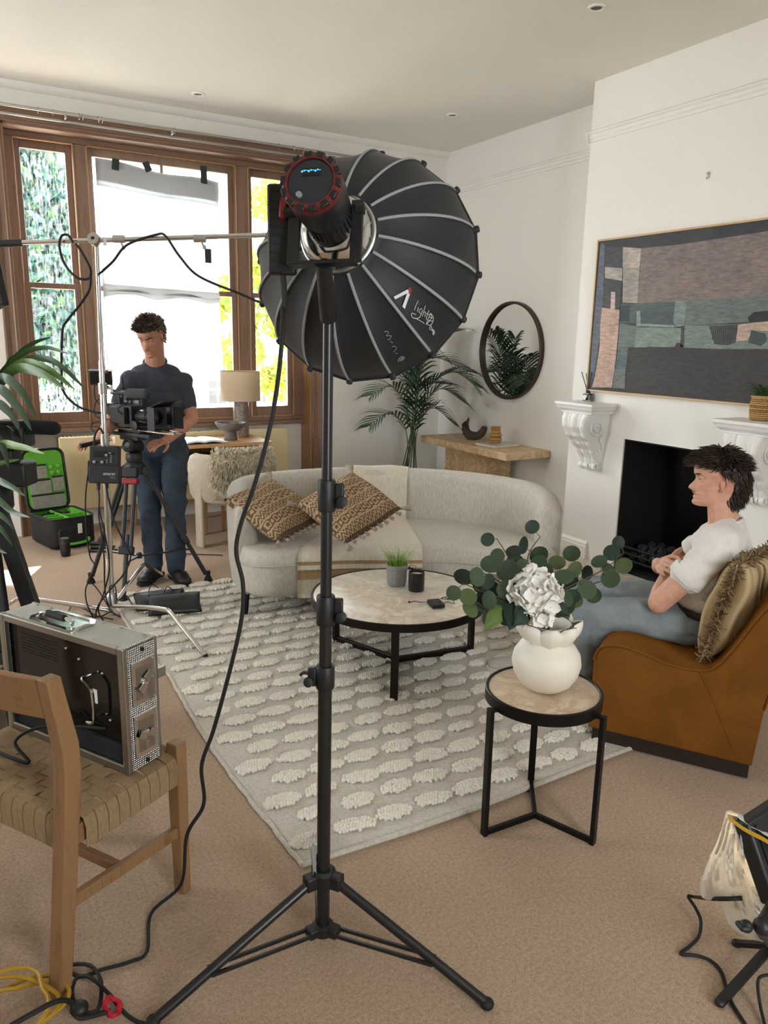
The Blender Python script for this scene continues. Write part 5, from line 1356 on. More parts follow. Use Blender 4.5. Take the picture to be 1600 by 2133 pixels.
def ff(lst, y0, y1): return [pb+Vector((random.uniform(-.10, .10), random.uniform(-.06, .06), .26))]+[P(x, y, Y=y0+(y1-y0)*i/(len(lst)-1)) for i, (x, y) in enumerate(lst)]
frond(ff([(850, 930), (838, 878), (805, 862), (772, 885)], 6.1, 6.0), 15, .20, GR)
frond(ff([(856, 900), (838, 830), (812, 805), (775, 822)], 6.1, 6.05), 16, .22, GR)
frond(ff([(860, 880), (855, 800), (835, 760), (798, 770)], 6.15, 6.2), 16, .24, GR)
frond(ff([(866, 880), (872, 780), (905, 745), (972, 772)], 6.05, 5.85), 20, .26, GR)
frond(ff([(866, 860), (880, 760), (915, 705), (952, 690)], 6.15, 6.1), 20, .26, GR)
frond(ff([(868, 890), (885, 840), (920, 810), (962, 835)], 6.0, 5.7), 18, .24, GR)
frond(ff([(866, 920), (880, 870), (905, 850), (940, 878)], 6.0, 5.8), 16, .20, GR)
frond(ff([(862, 900), (868, 830), (890, 800), (930, 800)], 6.1, 5.9), 18, .24, GR)
frond(ff([(862, 880), (866, 790), (868, 730), (880, 690)], 6.2, 6.25), 18, .25, GR)
frond(ff([(864, 930), (862, 880), (868, 850), (885, 845)], 6.0, 5.9), 14, .20, GR)
frond(ff([(868, 860), (900, 800), (945, 775), (985, 800)], 6.0, 5.6), 20, .24, GR)
frond(ff([(860, 860), (845, 790), (850, 740), (842, 700)], 6.2, 6.2), 16, .24, GR)

# ================================================================== STRAP-LEAVED PLANT at the picture's edge
lp = thing('strap_leaf_plant', 'strap-leaved plant with long arching green leaves at the picture edge', 'plant', (.0, 3.25, 0)); lb = Vector((.0, 3.25, 0))
MB().lathe([(0, 0), (.13, 0), (.16, .30), (.165, .32), (.15, .32), (.145, .28), (0, .275)], lb, 28).build('pot', 'basket_grey', lp, smooth=40)
MB().tube(cr([lb+Vector((0, 0, .27)), lb+Vector((.02, .03, .8)), P(-50, 860, W=3.05)], 6), .016, 8).build('cane_stem', 'stem_brown', lp)
MB().tube(cr([lb+Vector((.03, 0, .27)), lb+Vector((0, .02, .6)), P(-55, 1040, W=2.95)], 6), .013, 8).build('cane_stem', 'stem_brown', lp)
def strapleaf(pts, w0, w1, wid, col):
    c = cr([P(x, y, W=w0+(w1-w0)*i/(len(pts)-1)) for i, (x, y) in enumerate(pts)], 7); n = len(c); rg = []
    for i, p in enumerate(c):
        t = (c[min(i+1, n-1)]-c[max(i-1, 0)]).normalized(); s = t.cross((CAM-p)).normalized()*.85+Vector((.1, .25, .3)); s = (s-t*s.dot(t)).normalized(); nn = t.cross(s)
        u = i/(n-1); w = wid*(min(1, .5+u*2.2))*(1-u**3.2)+.0005
        rg.append([p+s*w, p+nn*(-.25*w)+s*.001, p-s*w, p-nn*(-.25*w)*-.6])
    m = MB(); m.loft(rg, col=lin(col), cap=True); m.build('leaf', 'leaf', lp, smooth=60)
for pts, w0, w1, wd_, col in [
    ([(-50, 850), (10, 770), (60, 720), (106, 702)], 3.05, 2.95, .013, '3c5636'), ([(-50, 855), (30, 750), (90, 724), (142, 737)], 3.05, 2.9, .012, '465f3a'), ([(-50, 850), (40, 758), (110, 752), (182, 815)], 3.05, 2.85, .015, '3f5c34'),
    ([(-50, 860), (30, 765), (90, 765), (157, 812)], 3.05, 2.8, .020, '5a7a34'), ([(-50, 870), (20, 775), (80, 775), (138, 812)], 3.05, 2.75, .021, '4d6c33'), ([(-50, 870), (-5, 790), (40, 810), (80, 877)], 3.05, 2.75, .019, '2f4930'),
    ([(-50, 880), (-10, 810), (35, 845), (66, 898)], 3.05, 2.7, .019, '334e33'), ([(-50, 890), (-15, 840), (20, 860), (40, 897)], 3.05, 2.7, .018, '2b4430'), ([(-50, 900), (-25, 890), (5, 930), (18, 975)], 3.05, 2.7, .016, '2d4530'),
    ([(-55, 1040), (-10, 935), (40, 930), (92, 945)], 2.95, 2.7, .017, '6d8a3a'), ([(-55, 1040), (-30, 980), (0, 965), (42, 957)], 2.95, 2.7, .013, '58753a'), ([(-55, 1040), (-20, 1000), (20, 1012), (52, 1033)], 2.95, 2.75, .014, '33502f'),
    ([(-55, 1045), (-15, 1035), (25, 1065), (62, 1078)], 2.95, 2.75, .013, '355231'), ([(-55, 1050), (-20, 1060), (10, 1080), (29, 1103)], 2.95, 2.75, .011, '2b452c'), ([(-55, 1050), (-30, 1080), (0, 1100), (26, 1137)], 2.95, 2.75, .012, '2b452c'), ([(-55, 1060), (-35, 1110), (-10, 1140), (14, 1153)], 2.95, 2.75, .011, '2f4a2e'), ([(-50, 870), (0, 800), (20, 750), (35, 742)], 3.05, 3.0, .010, '3c5636')]:
    strapleaf(pts, w0, w1, wd_, col)
# ================================================================== PEOPLE
def m_skin(n, c):
    m, nt, b = new_mat(n); at = nd(nt, 'ShaderNodeAttribute', attribute_name='Col')
    f = noise_fac(nt, coords(nt), 35, 4)
    mx = nd(nt, 'ShaderNodeMix', data_type='RGBA', blend_type='MULTIPLY'); mx.inputs['Factor'].default_value = 1
    nt.links.new(at.outputs['Color'], mx.inputs['A']); nt.links.new(ramp(nt, f, [(.3, (.9, .86, .84, 1)), (.7, (1.05, 1.04, 1.03, 1))]), mx.inputs['B'])
    nt.links.new(mx.outputs['Result'], b.inputs['Base Color']); b.inputs['Roughness'].default_value = .55; b.inputs['Specular IOR Level'].default_value = .35
    b.inputs['Subsurface Weight'].default_value = .08; b.inputs['Subsurface Radius'].default_value = (.012, .005, .003); b.inputs['Subsurface Scale'].default_value = .5
    bump(nt, b, noise_fac(nt, coords(nt), 420, 2), .08, .0008)
D('skin', m_skin, 'c99a83')
YF = [(-.118, .070), (-.110, .090), (-.098, .095), (-.086, .087), (-.076, .092), (-.068, .087), (-.060, .095), (-.048, .089), (-.03, .086), (0, .080), (.012, .084), (.024, .093), (.045, .094), (.07, .084), (.09, .064), (.108, .028), (.117, -.008)]
YBK = [(-.118, .01), (-.105, -.015), (-.085, -.055), (-.05, -.088), (0, -.106), (.04, -.106), (.08, -.086), (.105, -.048), (.117, -.016)]
HW = [(-.118, .016), (-.108, .030), (-.09, .044), (-.06, .055), (-.03, .062), (0, .068), (.03, .073), (.06, .072), (.09, .057), (.108, .033), (.117, .008)]
NOSE = [(-.054, 0), (-.049, .008), (-.045, .018), (-.040, .025), (-.034, .0265), (-.027, .022), (-.016, .015), (-.004, .009), (.008, .004), (.02, 0)]
def head_pt(th, z):
    yf, yb, a = interp(YF, z), interp(YBK, z), interp(HW, z); yc = yb*.45+yf*.15
    c, s = cos(th), sin(th)
    x = a*math.copysign(abs(s)**.86, s)
    y = yc+(yf-yc)*math.copysign(abs(c)**.8, c) if c > 0 else yc+(yc-yb)*c
    if c > 0:
        sg = .0085+.006*max(0, min(1, (-z-.005)/.03)); y += interp(NOSE, z)*math.exp(-(x/sg)**2/2)
        y -= .010*math.exp(-((abs(x)-.031)/.014)**2/2-((z-.008)/.011)**2/2)
        y += .004*math.exp(-((abs(x)-.038)/.014)**2/2-((z+.022)/.015)**2/2)
        y -= .004*math.exp(-(x/.028)**2/2-((z+.068)/.004)**2/2)
    return Vector((x, y, z))
def head_shape(m, c, R, s):
    """c = head centre at eye level, R columns = right, forward, up"""
    n, k = 56, 60; rings = []
    for i in range(k+1):
        z = -.118+.235*i/k; rings.append([c + R @ (head_pt(2*pi*j/n, z)*s) for j in range(n)])
    m.loft(rings)
    for sg in (-1, 1):
        e = Vector((sg*.070, -.012, -.012)); pts = []
        for q in range(13):
            a = -2.3+q*.36; pts.append(c + R @ ((e+Vector((sg*.0115, -.004-.015*cos(a)*.9, .028*sin(a)+.002)))*s))
        m.tube(pts, [.0036*s]*13, 6)
        m.ball(c + R @ ((e+Vector((sg*.003, .001, .0)))*s), (.006*s, .012*s, .022*s), 10, 8, R)
        m.ball(c + R @ ((e+Vector((sg*.004, .004, -.026)))*s), (.005*s, .008*s, .008*s), 8, 6, R)
def hand(m, w, d, nrm, side, curl=.5, s=1.0, spread=.0):
    """w wrist, d pointing direction, nrm = back of the hand, side = direction of the thumb"""
    d = Vector(d).normalized(); nrm = Vector(nrm); nrm = (nrm-d*nrm.dot(d)).normalized(); side = Vector(side); side = (side-d*side.dot(d)-nrm*side.dot(nrm)).normalized()
    m.capsule(w-d*.02, w+d*.03*s, .025*s, .024*s)
    for q in (-.024, -.008, .010, .026): m.capsule(w+d*.025*s+side*q*.6*s, w+d*.085*s+side*q*s, .014*s, .0125*s)
    for q, L in ((.030, .068), (.0105, .078), (-.0105, .072), (-.031, .056)):
        p = w+d*.088*s+side*q*s; dd = d.copy(); r = .0092*s; L *= s
        for j, (fl, cu) in enumerate(((.46, .55), (.30, 1.0), (.24, .9))):
            ang = curl*cu; ax = side
            dd = (Quaternion(side, -ang if side.cross(d).dot(nrm) > 0 else ang) @ dd) if False else (dd*cos(ang)-nrm*sin(ang)*1.0).normalized() if j == 0 else (dd*cos(ang)+(dd.cross(side).normalized()*(1 if dd.cross(side).dot(-nrm) > -.2 or j > 0 else -1))*0-nrm*sin(ang)*.9).normalized()
            e = p+dd*L*fl*1.05; m.capsule(p, e, r, r*.9, 10, 3); p = e; r *= .9
    p = w+d*.02*s+side*.022*s; t1 = p+(d*.6+side*.75-nrm*.25).normalized()*.038*s; t2 = t1+(d*.9+side*.35-nrm*.3*(1+curl)).normalized()*.032*s; t3 = t2+(d*.95+side*.05-nrm*.35*(1+curl)).normalized()*.026*s
    m.capsule(p, t1, .015*s, .0115*s, 10, 3); m.capsule(t1, t2, .0112*s, .010*s, 10, 3); m.capsule(t2, t3, .010*s, .0085*s, 10, 3)
def paint_skin(m, base, c, R, s, extra=()):
    """face colours by place: lips, cheeks, brows' shadow-free skin tone"""
    base = Vector(lin(base)[:3]); out = []
    Ri = R.inverted()
    vs = m.v
    for f in m.f:
        p = Vector((0, 0, 0))
        for i in f: p += Vector(vs[i])
        p /= len(f); q = (Ri @ (p-c))/s; col = base.copy()
        if abs(q.x) < .09 and abs(q.z) < .14 and q.y > .03:
            k = math.exp(-(q.x/.020)**4-((q.z+.068)/.009)**2)*(1 if q.y > .06 else 0); col = col.lerp(Vector((.42, .14, .11)), .6*k)
            k = math.exp(-((abs(q.x)-.045)/.018)**2-((q.z+.03)/.02)**2); col = col.lerp(Vector((.60, .25, .19)), .35*k)
        if abs(q.x) > .062 and abs(q.x) < .1 and abs(q.z+.012) < .04: col = col.lerp(Vector((.60, .24, .18)), .4)
        for (e, r, cc, a) in extra:
            k = math.exp(-((p-Vector(e)).length/r)**2); col = col.lerp(Vector(cc), a*k)
        out.append((col.x, col.y, col.z, 1))
    m.c = out
def hair_strands(name, parent, c, R, s, mat, region, n, length, radius, flow, cols, seed=1, cap_off=.012, curl=.3):
    """scalp cap plus tapered locks growing from it"""
    random.seed(seed); m = MB(); N, K = 40, 40; idx = {}; vs = []; fs = []
    def sp(th, z, o):
        p = head_pt(th, z); d = Vector((p.x, p.y, p.z*.9)).normalized(); return c + R @ ((p+d*o)*s)
    for i in range(K):
        for j in range(N):
            z = -.118+.235*(i+.5)/K; th = 2*pi*(j+.5)/N
            if region(th, z) > 0:
                q = []
                for a, b in ((0, 0), (1, 0), (1, 1), (0, 1)):
                    zz, tt = -.118+.235*(i+b)/K, 2*pi*(j+a)/N; key = (i+b, (j+a) % N)
                    if key not in idx: idx[key] = len(vs); vs.append(sp(tt, zz, cap_off+.004*noise.noise(Vector((tt*3, zz*60, seed)))))
                    q.append(idx[key])
                fs.append(tuple(q))
    m.add(vs, fs, lin(cols[0]))
    k = 0
    while k < n:
        th, z = random.random()*2*pi, random.uniform(-.118, .117); w = region(th, z)
        if random.random() > w: continue
        p0 = head_pt(th, z); nr_ = Vector((p0.x*1.2, p0.y, max(p0.z, -.02))).normalized(); L = length(th, z)*random.uniform(.75, 1.2)
        fl = Vector(flow(th, z)); p = p0+nr_*cap_off*.4; pts = [c + R @ (p*s)]; ph = random.random()*6; wv = random.uniform(.002, .006)
        dv = (nr_*.55+fl).normalized()
        for j in range(5):
            dv = (dv+fl*.45+Vector((curl*sin(ph+j*1.5), curl*cos(ph+j*1.9), curl*.6*sin(ph*2+j*1.2)-.12))).normalized(); p = p+dv*(L/5); q_ = Vector((p.x/.082, p.y/.118, (p.z-.01)/.128)); ql = q_.length
            if ql < 1: p = p*(1+.5*(1/ql-1))
            pts.append(c + R @ (p*s))
        m.tube(pts, [radius*s*q for q in (1.0, 1.05, 1.0, .8, .5, .12)], 5, col=lin(random.choice(cols))); k += 1
    return m.build(name, mat, parent, smooth=70)
D('hair_dark', simple, '2c211b', .5, attr=True, spec=.35); D('hair_brown', simple, '3a2d25', .55, attr=True)
D('eye_white', simple, '9a8e86', .3); D('iris', simple, '35424a', .15)
def face_bits(parent, c, R, s, brow, skin, closed=False):
    for sg in (-1, 1):
        if not closed:
            MB().ball(c + R @ (Vector((sg*.031, .0640, .006))*s), .0112*s, 12, 8).build('eyeball', 'eye_white', parent, smooth=180)
            MB().ball(c + R @ (Vector((sg*.031, .0705, .0052))*s), .0060*s, 10, 6).build('iris', 'iris', parent, smooth=180)
        MB().ball(c + R @ (Vector((sg*.031, .0640, .006 if closed else .0115))*s), (.0135*s, .0125*s, .0115*s), 14, 10, R, col=lin(skin)).build('eyelid', 'skin', parent, smooth=180)
        MB().ball(c + R @ (Vector((sg*.031, .0635, -.0005))*s), (.0135*s, .0115*s, .0070*s), 14, 8, R, col=lin(skin)).build('lower_lid', 'skin', parent, smooth=180)
        m = MB(); pts = [c + R @ ((head_pt(a*sg, .024+.004*sin((a-.22)*4))+Vector((0, .0025, 0)))*s) for a in (.20, .30, .42, .54, .66)]
        m.tube(pts, [.0022*s, .0034*s, .0034*s, .003*s, .001*s], 6, col=lin(brow)); m.build('eyebrow', 'hair_dark', parent)

# ------------------------------------------------------------------ the seated young person
FWD, LFT = -CDIR, -CWD
def sp_(s, w, z): return cp(s, w, z)
PR = Matrix((-LFT, FWD, Vector((0, 0, 1)))).transposed()       # columns right, forward, up
hd = Vector((-.739, .673, -.03)).normalized(); hr = hd.cross(Vector((0, 0, 1))).normalized(); hu = hr.cross(hd)
HR = Matrix((hr, hd, hu)).transposed(); HS = .93; HC = sp_(.352, .345, 1.078)
sk = MB(); head_shape(sk, HC, HR, HS)
sk.capsule(sp_(.405, .35, .86), sp_(.375, .35, 1.00), .062, .052); sk.capsule(sp_(.375, .35, .99), sp_(.395, .35, 1.05), .052, .055)
LS, LE = sp_(.402, .195, .845), sp_(.205, .165, .588); LW_ = sp_(.205, .395, .655)
RS, RE = sp_(.402, .52, .845), sp_(.20, .575, .61); RW_ = sp_(.160, .40, .672)
sk.ball(sp_(.41, .355, .74), (.14, .085, .14), 14, 10, PR); sk.capsule(LS, RS, .05, .05); sk.ball(sp_(.345, .355, .52), (.13, .09, .1), 14, 10, PR)
for S, E, W in ((LS, LE, LW_), (RS, RE, RW_)):
    mid = S.lerp(E, .45); sk.capsule(S, mid, .052, .050); sk.capsule(mid, E, .050, .043); sk.ball(E, .044)
    m2 = E.lerp(W, .35); sk.capsule(E, m2, .043, .044); sk.capsule(m2, W, .043, .029)
hand(sk, RW_+Vector((0, 0, .012)), sp_(.232, .205, .712)-RW_, FWD*.8+Vector((0, 0, .5)), Vector((0, 0, 1)), .22, .98)
hand(sk, LW_, sp_(.235, .52, .70)-LW_, FWD*.6+Vector((0, 0, -.2)), Vector((0, 0, 1)), .35, .98)
sk.capsule(sp_(.33, .27, .47), sp_(-.10, .22, .48), .055, .045); sk.capsule(sp_(.33, .45, .47), sp_(-.13, .47, .49), .055, .045)
b = remesh(sk, .0032, 3, .5)
paint_skin(b, 'd3a48c', HC, HR, HS, [(LE, .05, (.60, .25, .19), .45)])
per = b.build('person', 'skin', None, smooth=180)
tag(per, 'person in white t-shirt and faded jeans sitting with folded arms', 'person'); per['kind'] = 'thing'
face_bits(per, HC, HR, HS, '33261e', 'd3a48c')
m = MB()
pts = [HC + HR @ ((head_pt(a, -.053)+Vector((0, .003, 0)))*HS) for a in (-.42, -.2, 0, .2, .42)]; m.tube(pts, [.001, .0022, .002, .0022, .001], 5, col=lin('6b4a38')); m.build('moustache', 'hair_dark', per)
def mullet(th, z):
    c_ = cos(th)
    if c_ > .55: return 1 if z > .062 else 0
    if c_ > .0: return 1 if z > .030+.05*(c_) else 0
    if c_ > -.35: return 1 if z > .022 else 0
    return 1 if z > -.088 else .0
def mlen(th, z): return .038+.030*max(0, -cos(th))*(1 if z < .05 else .5)+(.016 if cos(th) > .3 else 0)
def mflow(th, z):
    c_, s_ = cos(th), sin(th)
    if c_ > .2: return (s_*.25, .55, .02)
    if z > .05: return (s_*.35, -.35 if c_ < -.2 else .2, .05)
    return (s_*.15, -.35, -.85)
hair_strands('hair', per, HC, HR, HS, 'hair_dark', mullet, 2300, mlen, .0034, mflow, ['2b1f19', '35281f', '231a15', '3f3025'], 3, .014, .55)
# clothes
D('tshirt_white', weave, 'e9e6e2', 'dcd8d2', 700, .9, .12, .1)
def m_denim(n, c1, c2):
    m, nt, b = new_mat(n); vec = coords(nt); f = noise_fac(nt, coords(nt, (1, 1, 3)), 180, 4, .7); g = noise_fac(nt, vec, 6, 3)
    mx = nd(nt, 'ShaderNodeMix', data_type='FLOAT'); mx.inputs['Factor'].default_value = .55; nt.links.new(f, mx.inputs['A']); nt.links.new(g, mx.inputs['B'])
    nt.links.new(ramp(nt, mx.outputs['Result'], [(.32, c2), (.62, c1)]), b.inputs['Base Color']); b.inputs['Roughness'].default_value = .95; b.inputs['Specular IOR Level'].default_value = .15
    bump(nt, b, f, .3, .001)
D('denim_pale', m_denim, '8f989c', '626c73'); D('denim_dark', m_denim, '414b57', '2b333d')  # dark denim is lightened to put the window haze into its colour
def folds(amp, f, seed, top=None):
    def d(v, n):
        w = noise.noise(Vector((v.x*f, v.y*f, v.z*f*1.6+seed)))+.5*noise.noise(Vector((v.x*f*2.1, v.y*f*2.1, v.z*f*3.2+seed)))
        return amp*w
    return d
m = MB(); 
for s, z, rx_, ry_, rz_ in ((.335, .515, .155, .110, .09), (.355, .60, .155, .112, .11), (.390, .70, .165, .115, .12), (.405, .79, .172, .108, .11), (.405, .845, .165, .085, .075)): m.ball(sp_(s, .357, z), (rx_, ry_, rz_), 22, 14, PR)
m.capsule(sp_(.41, .25, .858), sp_(.415, .33, .885), .055, .052); m.capsule(sp_(.41, .46, .858), sp_(.415, .38, .885), .055, .052)
for S, E in ((LS, LE), (RS, RE)):
    e = S.lerp(E, .50); m.capsule(S+Vector((0, 0, .005)), e, .073, .070); m.capsule(S, S.lerp(sp_(.40, .357, .80), .4), .075, .09)
b = remesh(m, .007, 7, .5, folds(.016, 9, 2)); b.build('t_shirt', 'tshirt_white', per, smooth=180)
for S, E in ((LS, LE), (RS, RE)):
    e, d = S.lerp(E, .545), (E-S).normalized(); R = rot_to(d)
    MB().lathe([(.058, -.030), (.0725, -.030), (.0755, -.024), (.0745, .010), (.070, .014), (.056, .012)], e, 30, R).build('sleeve_cuff', 'tshirt_white', per, smooth=60)
R = rot_to(sp_(.375, .35, 1.0)-sp_(.41, .35, .89)); MB().tube([sp_(.400, .352, .905)+R @ Vector((.070*cos(a*pi/14), .066*sin(a*pi/14), 0)) for a in range(28)], .0075, 8, closed=True).build('collar', 'tshirt_white', per, smooth=180)
m = MB(); m.ball(sp_(.34, .36, .480), (.172, .125, .085), 22, 14, PR); m.ball(sp_(.35, .36, .525), (.158, .112, .05), 22, 12, PR)
KN, KF = sp_(-.098, .205, .478), sp_(-.135, .47, .495); AN, AF = sp_(-.085, .19, .09), sp_(-.40, .47, .095)
for H, K, A in ((sp_(.32, .275, .480), KN, AN), (sp_(.32, .445, .480), KF, AF)):
    mid = H.lerp(K, .5)+Vector((0, 0, .004)); m.capsule(H, mid, .092, .084); m.capsule(mid, K, .084, .068); m.ball(K, .069)
    q = K.lerp(A, .35); m.capsule(K, q, .070, .074); m.capsule(q, A, .074, .066)
m.ball(sp_(-.015, .205, .455), .062); m.ball(sp_(-.02, .20, .40), .058)
b = remesh(m, .0075, 6, .5, folds(.012, 10, 7)); b.build('jeans', 'denim_pale', per, smooth=180)
MB().tube([sp_(.352-.117*cos(a*pi/20), .36+.164*sin(a*pi/20), .545+.016*cos(a*pi/20)) for a in range(40)], .005, 8, closed=True, flat=3.2, up=(0, 0, 1)).build('belt', simple('belt_leather', '241c18', .5), per, smooth=180)
D('shoe_pale', simple, 'b9b3a8', .7); D('sole_white', simple, 'd8d4cb', .6)
def shoe(parent, A, d, mat, sole, s=1.0):
    d = Vector((d.x, d.y, 0)).normalized(); l = Vector((-d.y, d.x, 0)); R = Matrix((l, d, Vector((0, 0, 1)))).transposed(); g = Vector((A.x, A.y, 0))
    m = MB(); m.ball(g+Vector((0, 0, .06*s)), (.042*s, .055*s, .05*s), 14, 10, R); m.capsule(g+Vector((0, 0, .06)), Vector((A.x, A.y, .115*s)), .045*s, .045*s); m.ball(g+d*.09*s+Vector((0, 0, .045*s)), (.046*s, .085*s, .040*s), 14, 10, R); m.ball(g+d*.15*s+Vector((0, 0, .038*s)), (.044*s, .055*s, .030*s), 14, 10, R)
    remesh(m, .006, 5).build('shoe', mat, parent, smooth=180)
    pl_ = [(-.040, -.06), (-.036, .03), (-.048, .11), (-.040, .18), (0, .212), (.040, .18), (.048, .11), (.036, .03), (.040, -.06), (0, -.078)]
    MB().prism([(a*s, b*s) for a, b in pl_], .003, .024*s, R, g).build('sole', sole, parent, smooth=40, bevel=.004)
shoe(per, AN, FWD, 'shoe_pale', 'sole_white'); shoe(per, AF, FWD, 'shoe_pale', 'sole_white')
# watch on the far wrist and a line drawing on the shirt hem
d = (RW_-RE).normalized(); w0 = RW_-d*.03; R = rot_to(d); MB().lathe([(.030, -.011), (.0345, -.010), (.0345, .010), (.030, .011)], w0, 24, R).build('watch_strap', 'black_plastic', per, smooth=50)
MB().box(w0+FWD*.030+Vector((0, 0, .018)), (.034, .012, .038), Matrix((hr, (FWD*.8+Vector((0, 0, .5))).normalized(), Vector((0, 0, 1)))).transposed()).build('watch_face', 'black_satin', per, bevel=.004)

# ------------------------------------------------------------------ the standing camera operator
mh = Vector((-.60, -.78, -.50)).normalized(); mr_ = mh.cross(Vector((0, 0, 1))).normalized(); mu = mr_.cross(mh); MR = Matrix((mr_, mh, mu)).transposed()
bf = Vector((-.22, -.97, 0)).normalized(); br = bf.cross(Vector((0, 0, 1))).normalized(); BR = Matrix((br, bf, Vector((0, 0, 1)))).transposed()
OC = Vector((P(325, 800, Y=5.16).x, 5.16, 0)); MH = P(313, 700, Y=5.06); MS = 1.0
def ob(r, f, z): return OC+br*r+bf*f+Vector((0, 0, z))
sk = MB(); head_shape(sk, MH, MR, MS); sk.capsule(ob(0, -.02, 1.36), MH+MR @ Vector((0, -.03, -.06)), .066, .060)
SHR, SHL = P(272, 793, Y=5.15), P(380, 797, Y=5.15)           # image-left and image-right shoulders
ELR, ELL = P(238, 868, Y=5.02), P(400, 872, Y=5.06); WRR, WRL = P(205, 922, Y=4.80), P(345, 918, Y=4.88)
sk.ball(ob(0, 0, 1.2), (.12, .07, .16), 14, 10, BR); sk.capsule(SHR, SHL, .045, .045); sk.capsule(ob(0, 0, 1.2), ob(0, 0, .9), .07, .07)
for S, E, W in ((SHR, ELR, WRR), (SHL, ELL, WRL)):
    mid = S.lerp(E, .45); sk.capsule(S, mid, .054, .052); sk.capsule(mid, E, .052, .044); m2 = E.lerp(W, .35); sk.capsule(E, m2, .044, .045); sk.capsule(m2, W, .044, .029)
hand(sk, WRR, P(172, 922, Y=4.72)-WRR, Vector((0, 0, 1)), Vector((0, -1, 0)), .55, 1.0)
hand(sk, WRL, P(318, 925, Y=4.80)-WRL, Vector((.2, -.2, 1)), Vector((-.3, -1, .2)), .5, 1.0)
LGR, LGL = ob(.095, 0, .86), ob(-.095, 0, .86); FTR, FTL = P(322, 1176, Z=.09), P(367, 1180, Z=.09)
sk.capsule(LGR, LGL, .09, .09); sk.capsule(LGR, FTR, .06, .04); sk.capsule(LGL, FTL, .06, .04)
b = remesh(sk, .0036, 3, .5); paint_skin(b, 'b98770', MH, MR, MS)
op = b.build('person', 'skin', None, smooth=180); tag(op, 'person in dark t-shirt and jeans operating the tripod camera by the window', 'person'); op['kind'] = 'thing'
face_bits(op, MH, MR, MS, '3a2c22', 'b98770', True)
def crop(th, z):
    c_ = cos(th)
    if c_ > .5: return 1 if z > .062 else 0
    if c_ > 0: return 1 if z > .030+.06*c_ else 0
    if c_ > -.3: return 1 if z > .012 else 0
    return 1 if z > -.06 else 0
hair_strands('hair', op, MH, MR, MS, 'hair_brown', crop, 1300, lambda th, z: .026+(.014 if cos(th) > .2 and z > .06 else 0), .0032, lambda th, z: (sin(th)*.3, .35 if cos(th) > .3 else -.2, .25 if z > .06 else -.5), ['57483b', '655444', '4a3c31'], 6, .009)
D('tshirt_dark', weave, '444a52', '363b42', 600, .9, .15, .1)  # shirt colour lifted to carry the washed-out haze by the window
m = MB()
for f, z, rx_, ry_, rz_ in ((0, .88, .180, .130, .09), (0, .95, .180, .130, .12), (0, 1.05, .178, .130, .13), (0, 1.16, .182, .128, .13), (0, 1.27, .185, .115, .11), (-.01, 1.345, .165, .09, .07)): m.ball(ob(0, f, z), (rx_, ry_, rz_), 22, 14, BR)
m.capsule(SHR.lerp(SHL, .12), ob(0, -.02, 1.405), .055, .055); m.capsule(SHL.lerp(SHR, .12), ob(0, -.02, 1.405), .055, .055)
for S, E in ((SHR, ELR), (SHL, ELL)):
    e = S.lerp(E, .62); m.capsule(S, e, .062, .063); m.capsule(S, S.lerp(ob(0, 0, 1.25), .4), .07, .09)
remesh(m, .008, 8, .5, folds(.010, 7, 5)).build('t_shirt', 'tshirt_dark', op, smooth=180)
R = rot_to((MH-ob(0, -.02, 1.36))); MB().tube([ob(0, -.016, 1.418)+R @ Vector((.072*cos(a*pi/14), .076*sin(a*pi/14), 0)) for a in range(28)], .008, 8, closed=True).build('collar', 'tshirt_dark', op, smooth=180)
m = MB(); m.ball(ob(0, 0, .88), (.168, .125, .13), 22, 14, BR)
for H, A in ((LGR, FTR), (LGL, FTL)):
    K = H.lerp(A, .52)+bf*.03; m.capsule(H, K, .098, .070); q = K.lerp(A, .4); m.capsule(K, q, .069, .068); m.capsule(q, A+Vector((0, 0, .01)), .067, .062)
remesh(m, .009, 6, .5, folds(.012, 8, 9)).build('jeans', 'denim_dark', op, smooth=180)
for A, d in ((FTR, Vector((-.62, -.78, 0))), (FTL, Vector((.05, -1, 0)))):
    shoe(op, A, d, 'black_plastic', 'rubber', 1.05)
# ================================================================== LAMP ON STAND WITH SOFTBOX
SB, STP = Vector((.772, 1.600, 0)), Vector((.784, 1.603, 1.66))
ls = thing('light_stand', 'tall black tripod light stand holding the lamp dome', 'light stand', SB)
def on(z): return SB.lerp(STP, z/1.66)
for z0, z1, r in ((.03, .78, .0175), (.76, .955, .0155), (.93, 1.24, .0140), (1.22, 1.66, .0125)): MB().cyl(on(z0), on(z1), r, n=20).build('tube', 'black_satin', ls)
def collar(z, h, r, side):
    o = MB().lathe([(r*.7, -h/2), (r, -h/2), (r*1.08, -h/2+.004), (r*1.08, h/2-.004), (r, h/2), (r*.7, h/2)], on(z), 20).build('collar', 'black_plastic', ls, smooth=40)
    d = RT0*side; MB().box(on(z)+d*(r+.010), (.022, .020, h*.8), Matrix((d, Vector((0, 0, 1)).cross(d), Vector((0, 0, 1)))).transposed()).build('clamp', 'black_plastic', o, bevel=.004)
    MB().lathe([(0, 0), (.010, 0), (.013, .006), (.012, .016), (0, .018)], on(z-h*.2)+d*(r+.018)-FW*.008, 12, rot_to(-FW)).build('knob', 'black_plastic', o, smooth=40)
collar(.775, .06, .022, -1); collar(.95, .075, .0215, 1); collar(1.235, .075, .020, 1)
MB().tube(cr([on(.775)-RT0*.02, on(.785)-RT0*.05, on(.778)-RT0*.062], 4), [.007]*9, 8, flat=.6).build('lever', 'black_plastic', ls)
hc = Vector((.43, .90, 0)).normalized(); azs = [hc, Matrix.Rotation(radians(120), 3, 'Z') @ hc, Matrix.Rotation(radians(-120), 3, 'Z') @ hc]
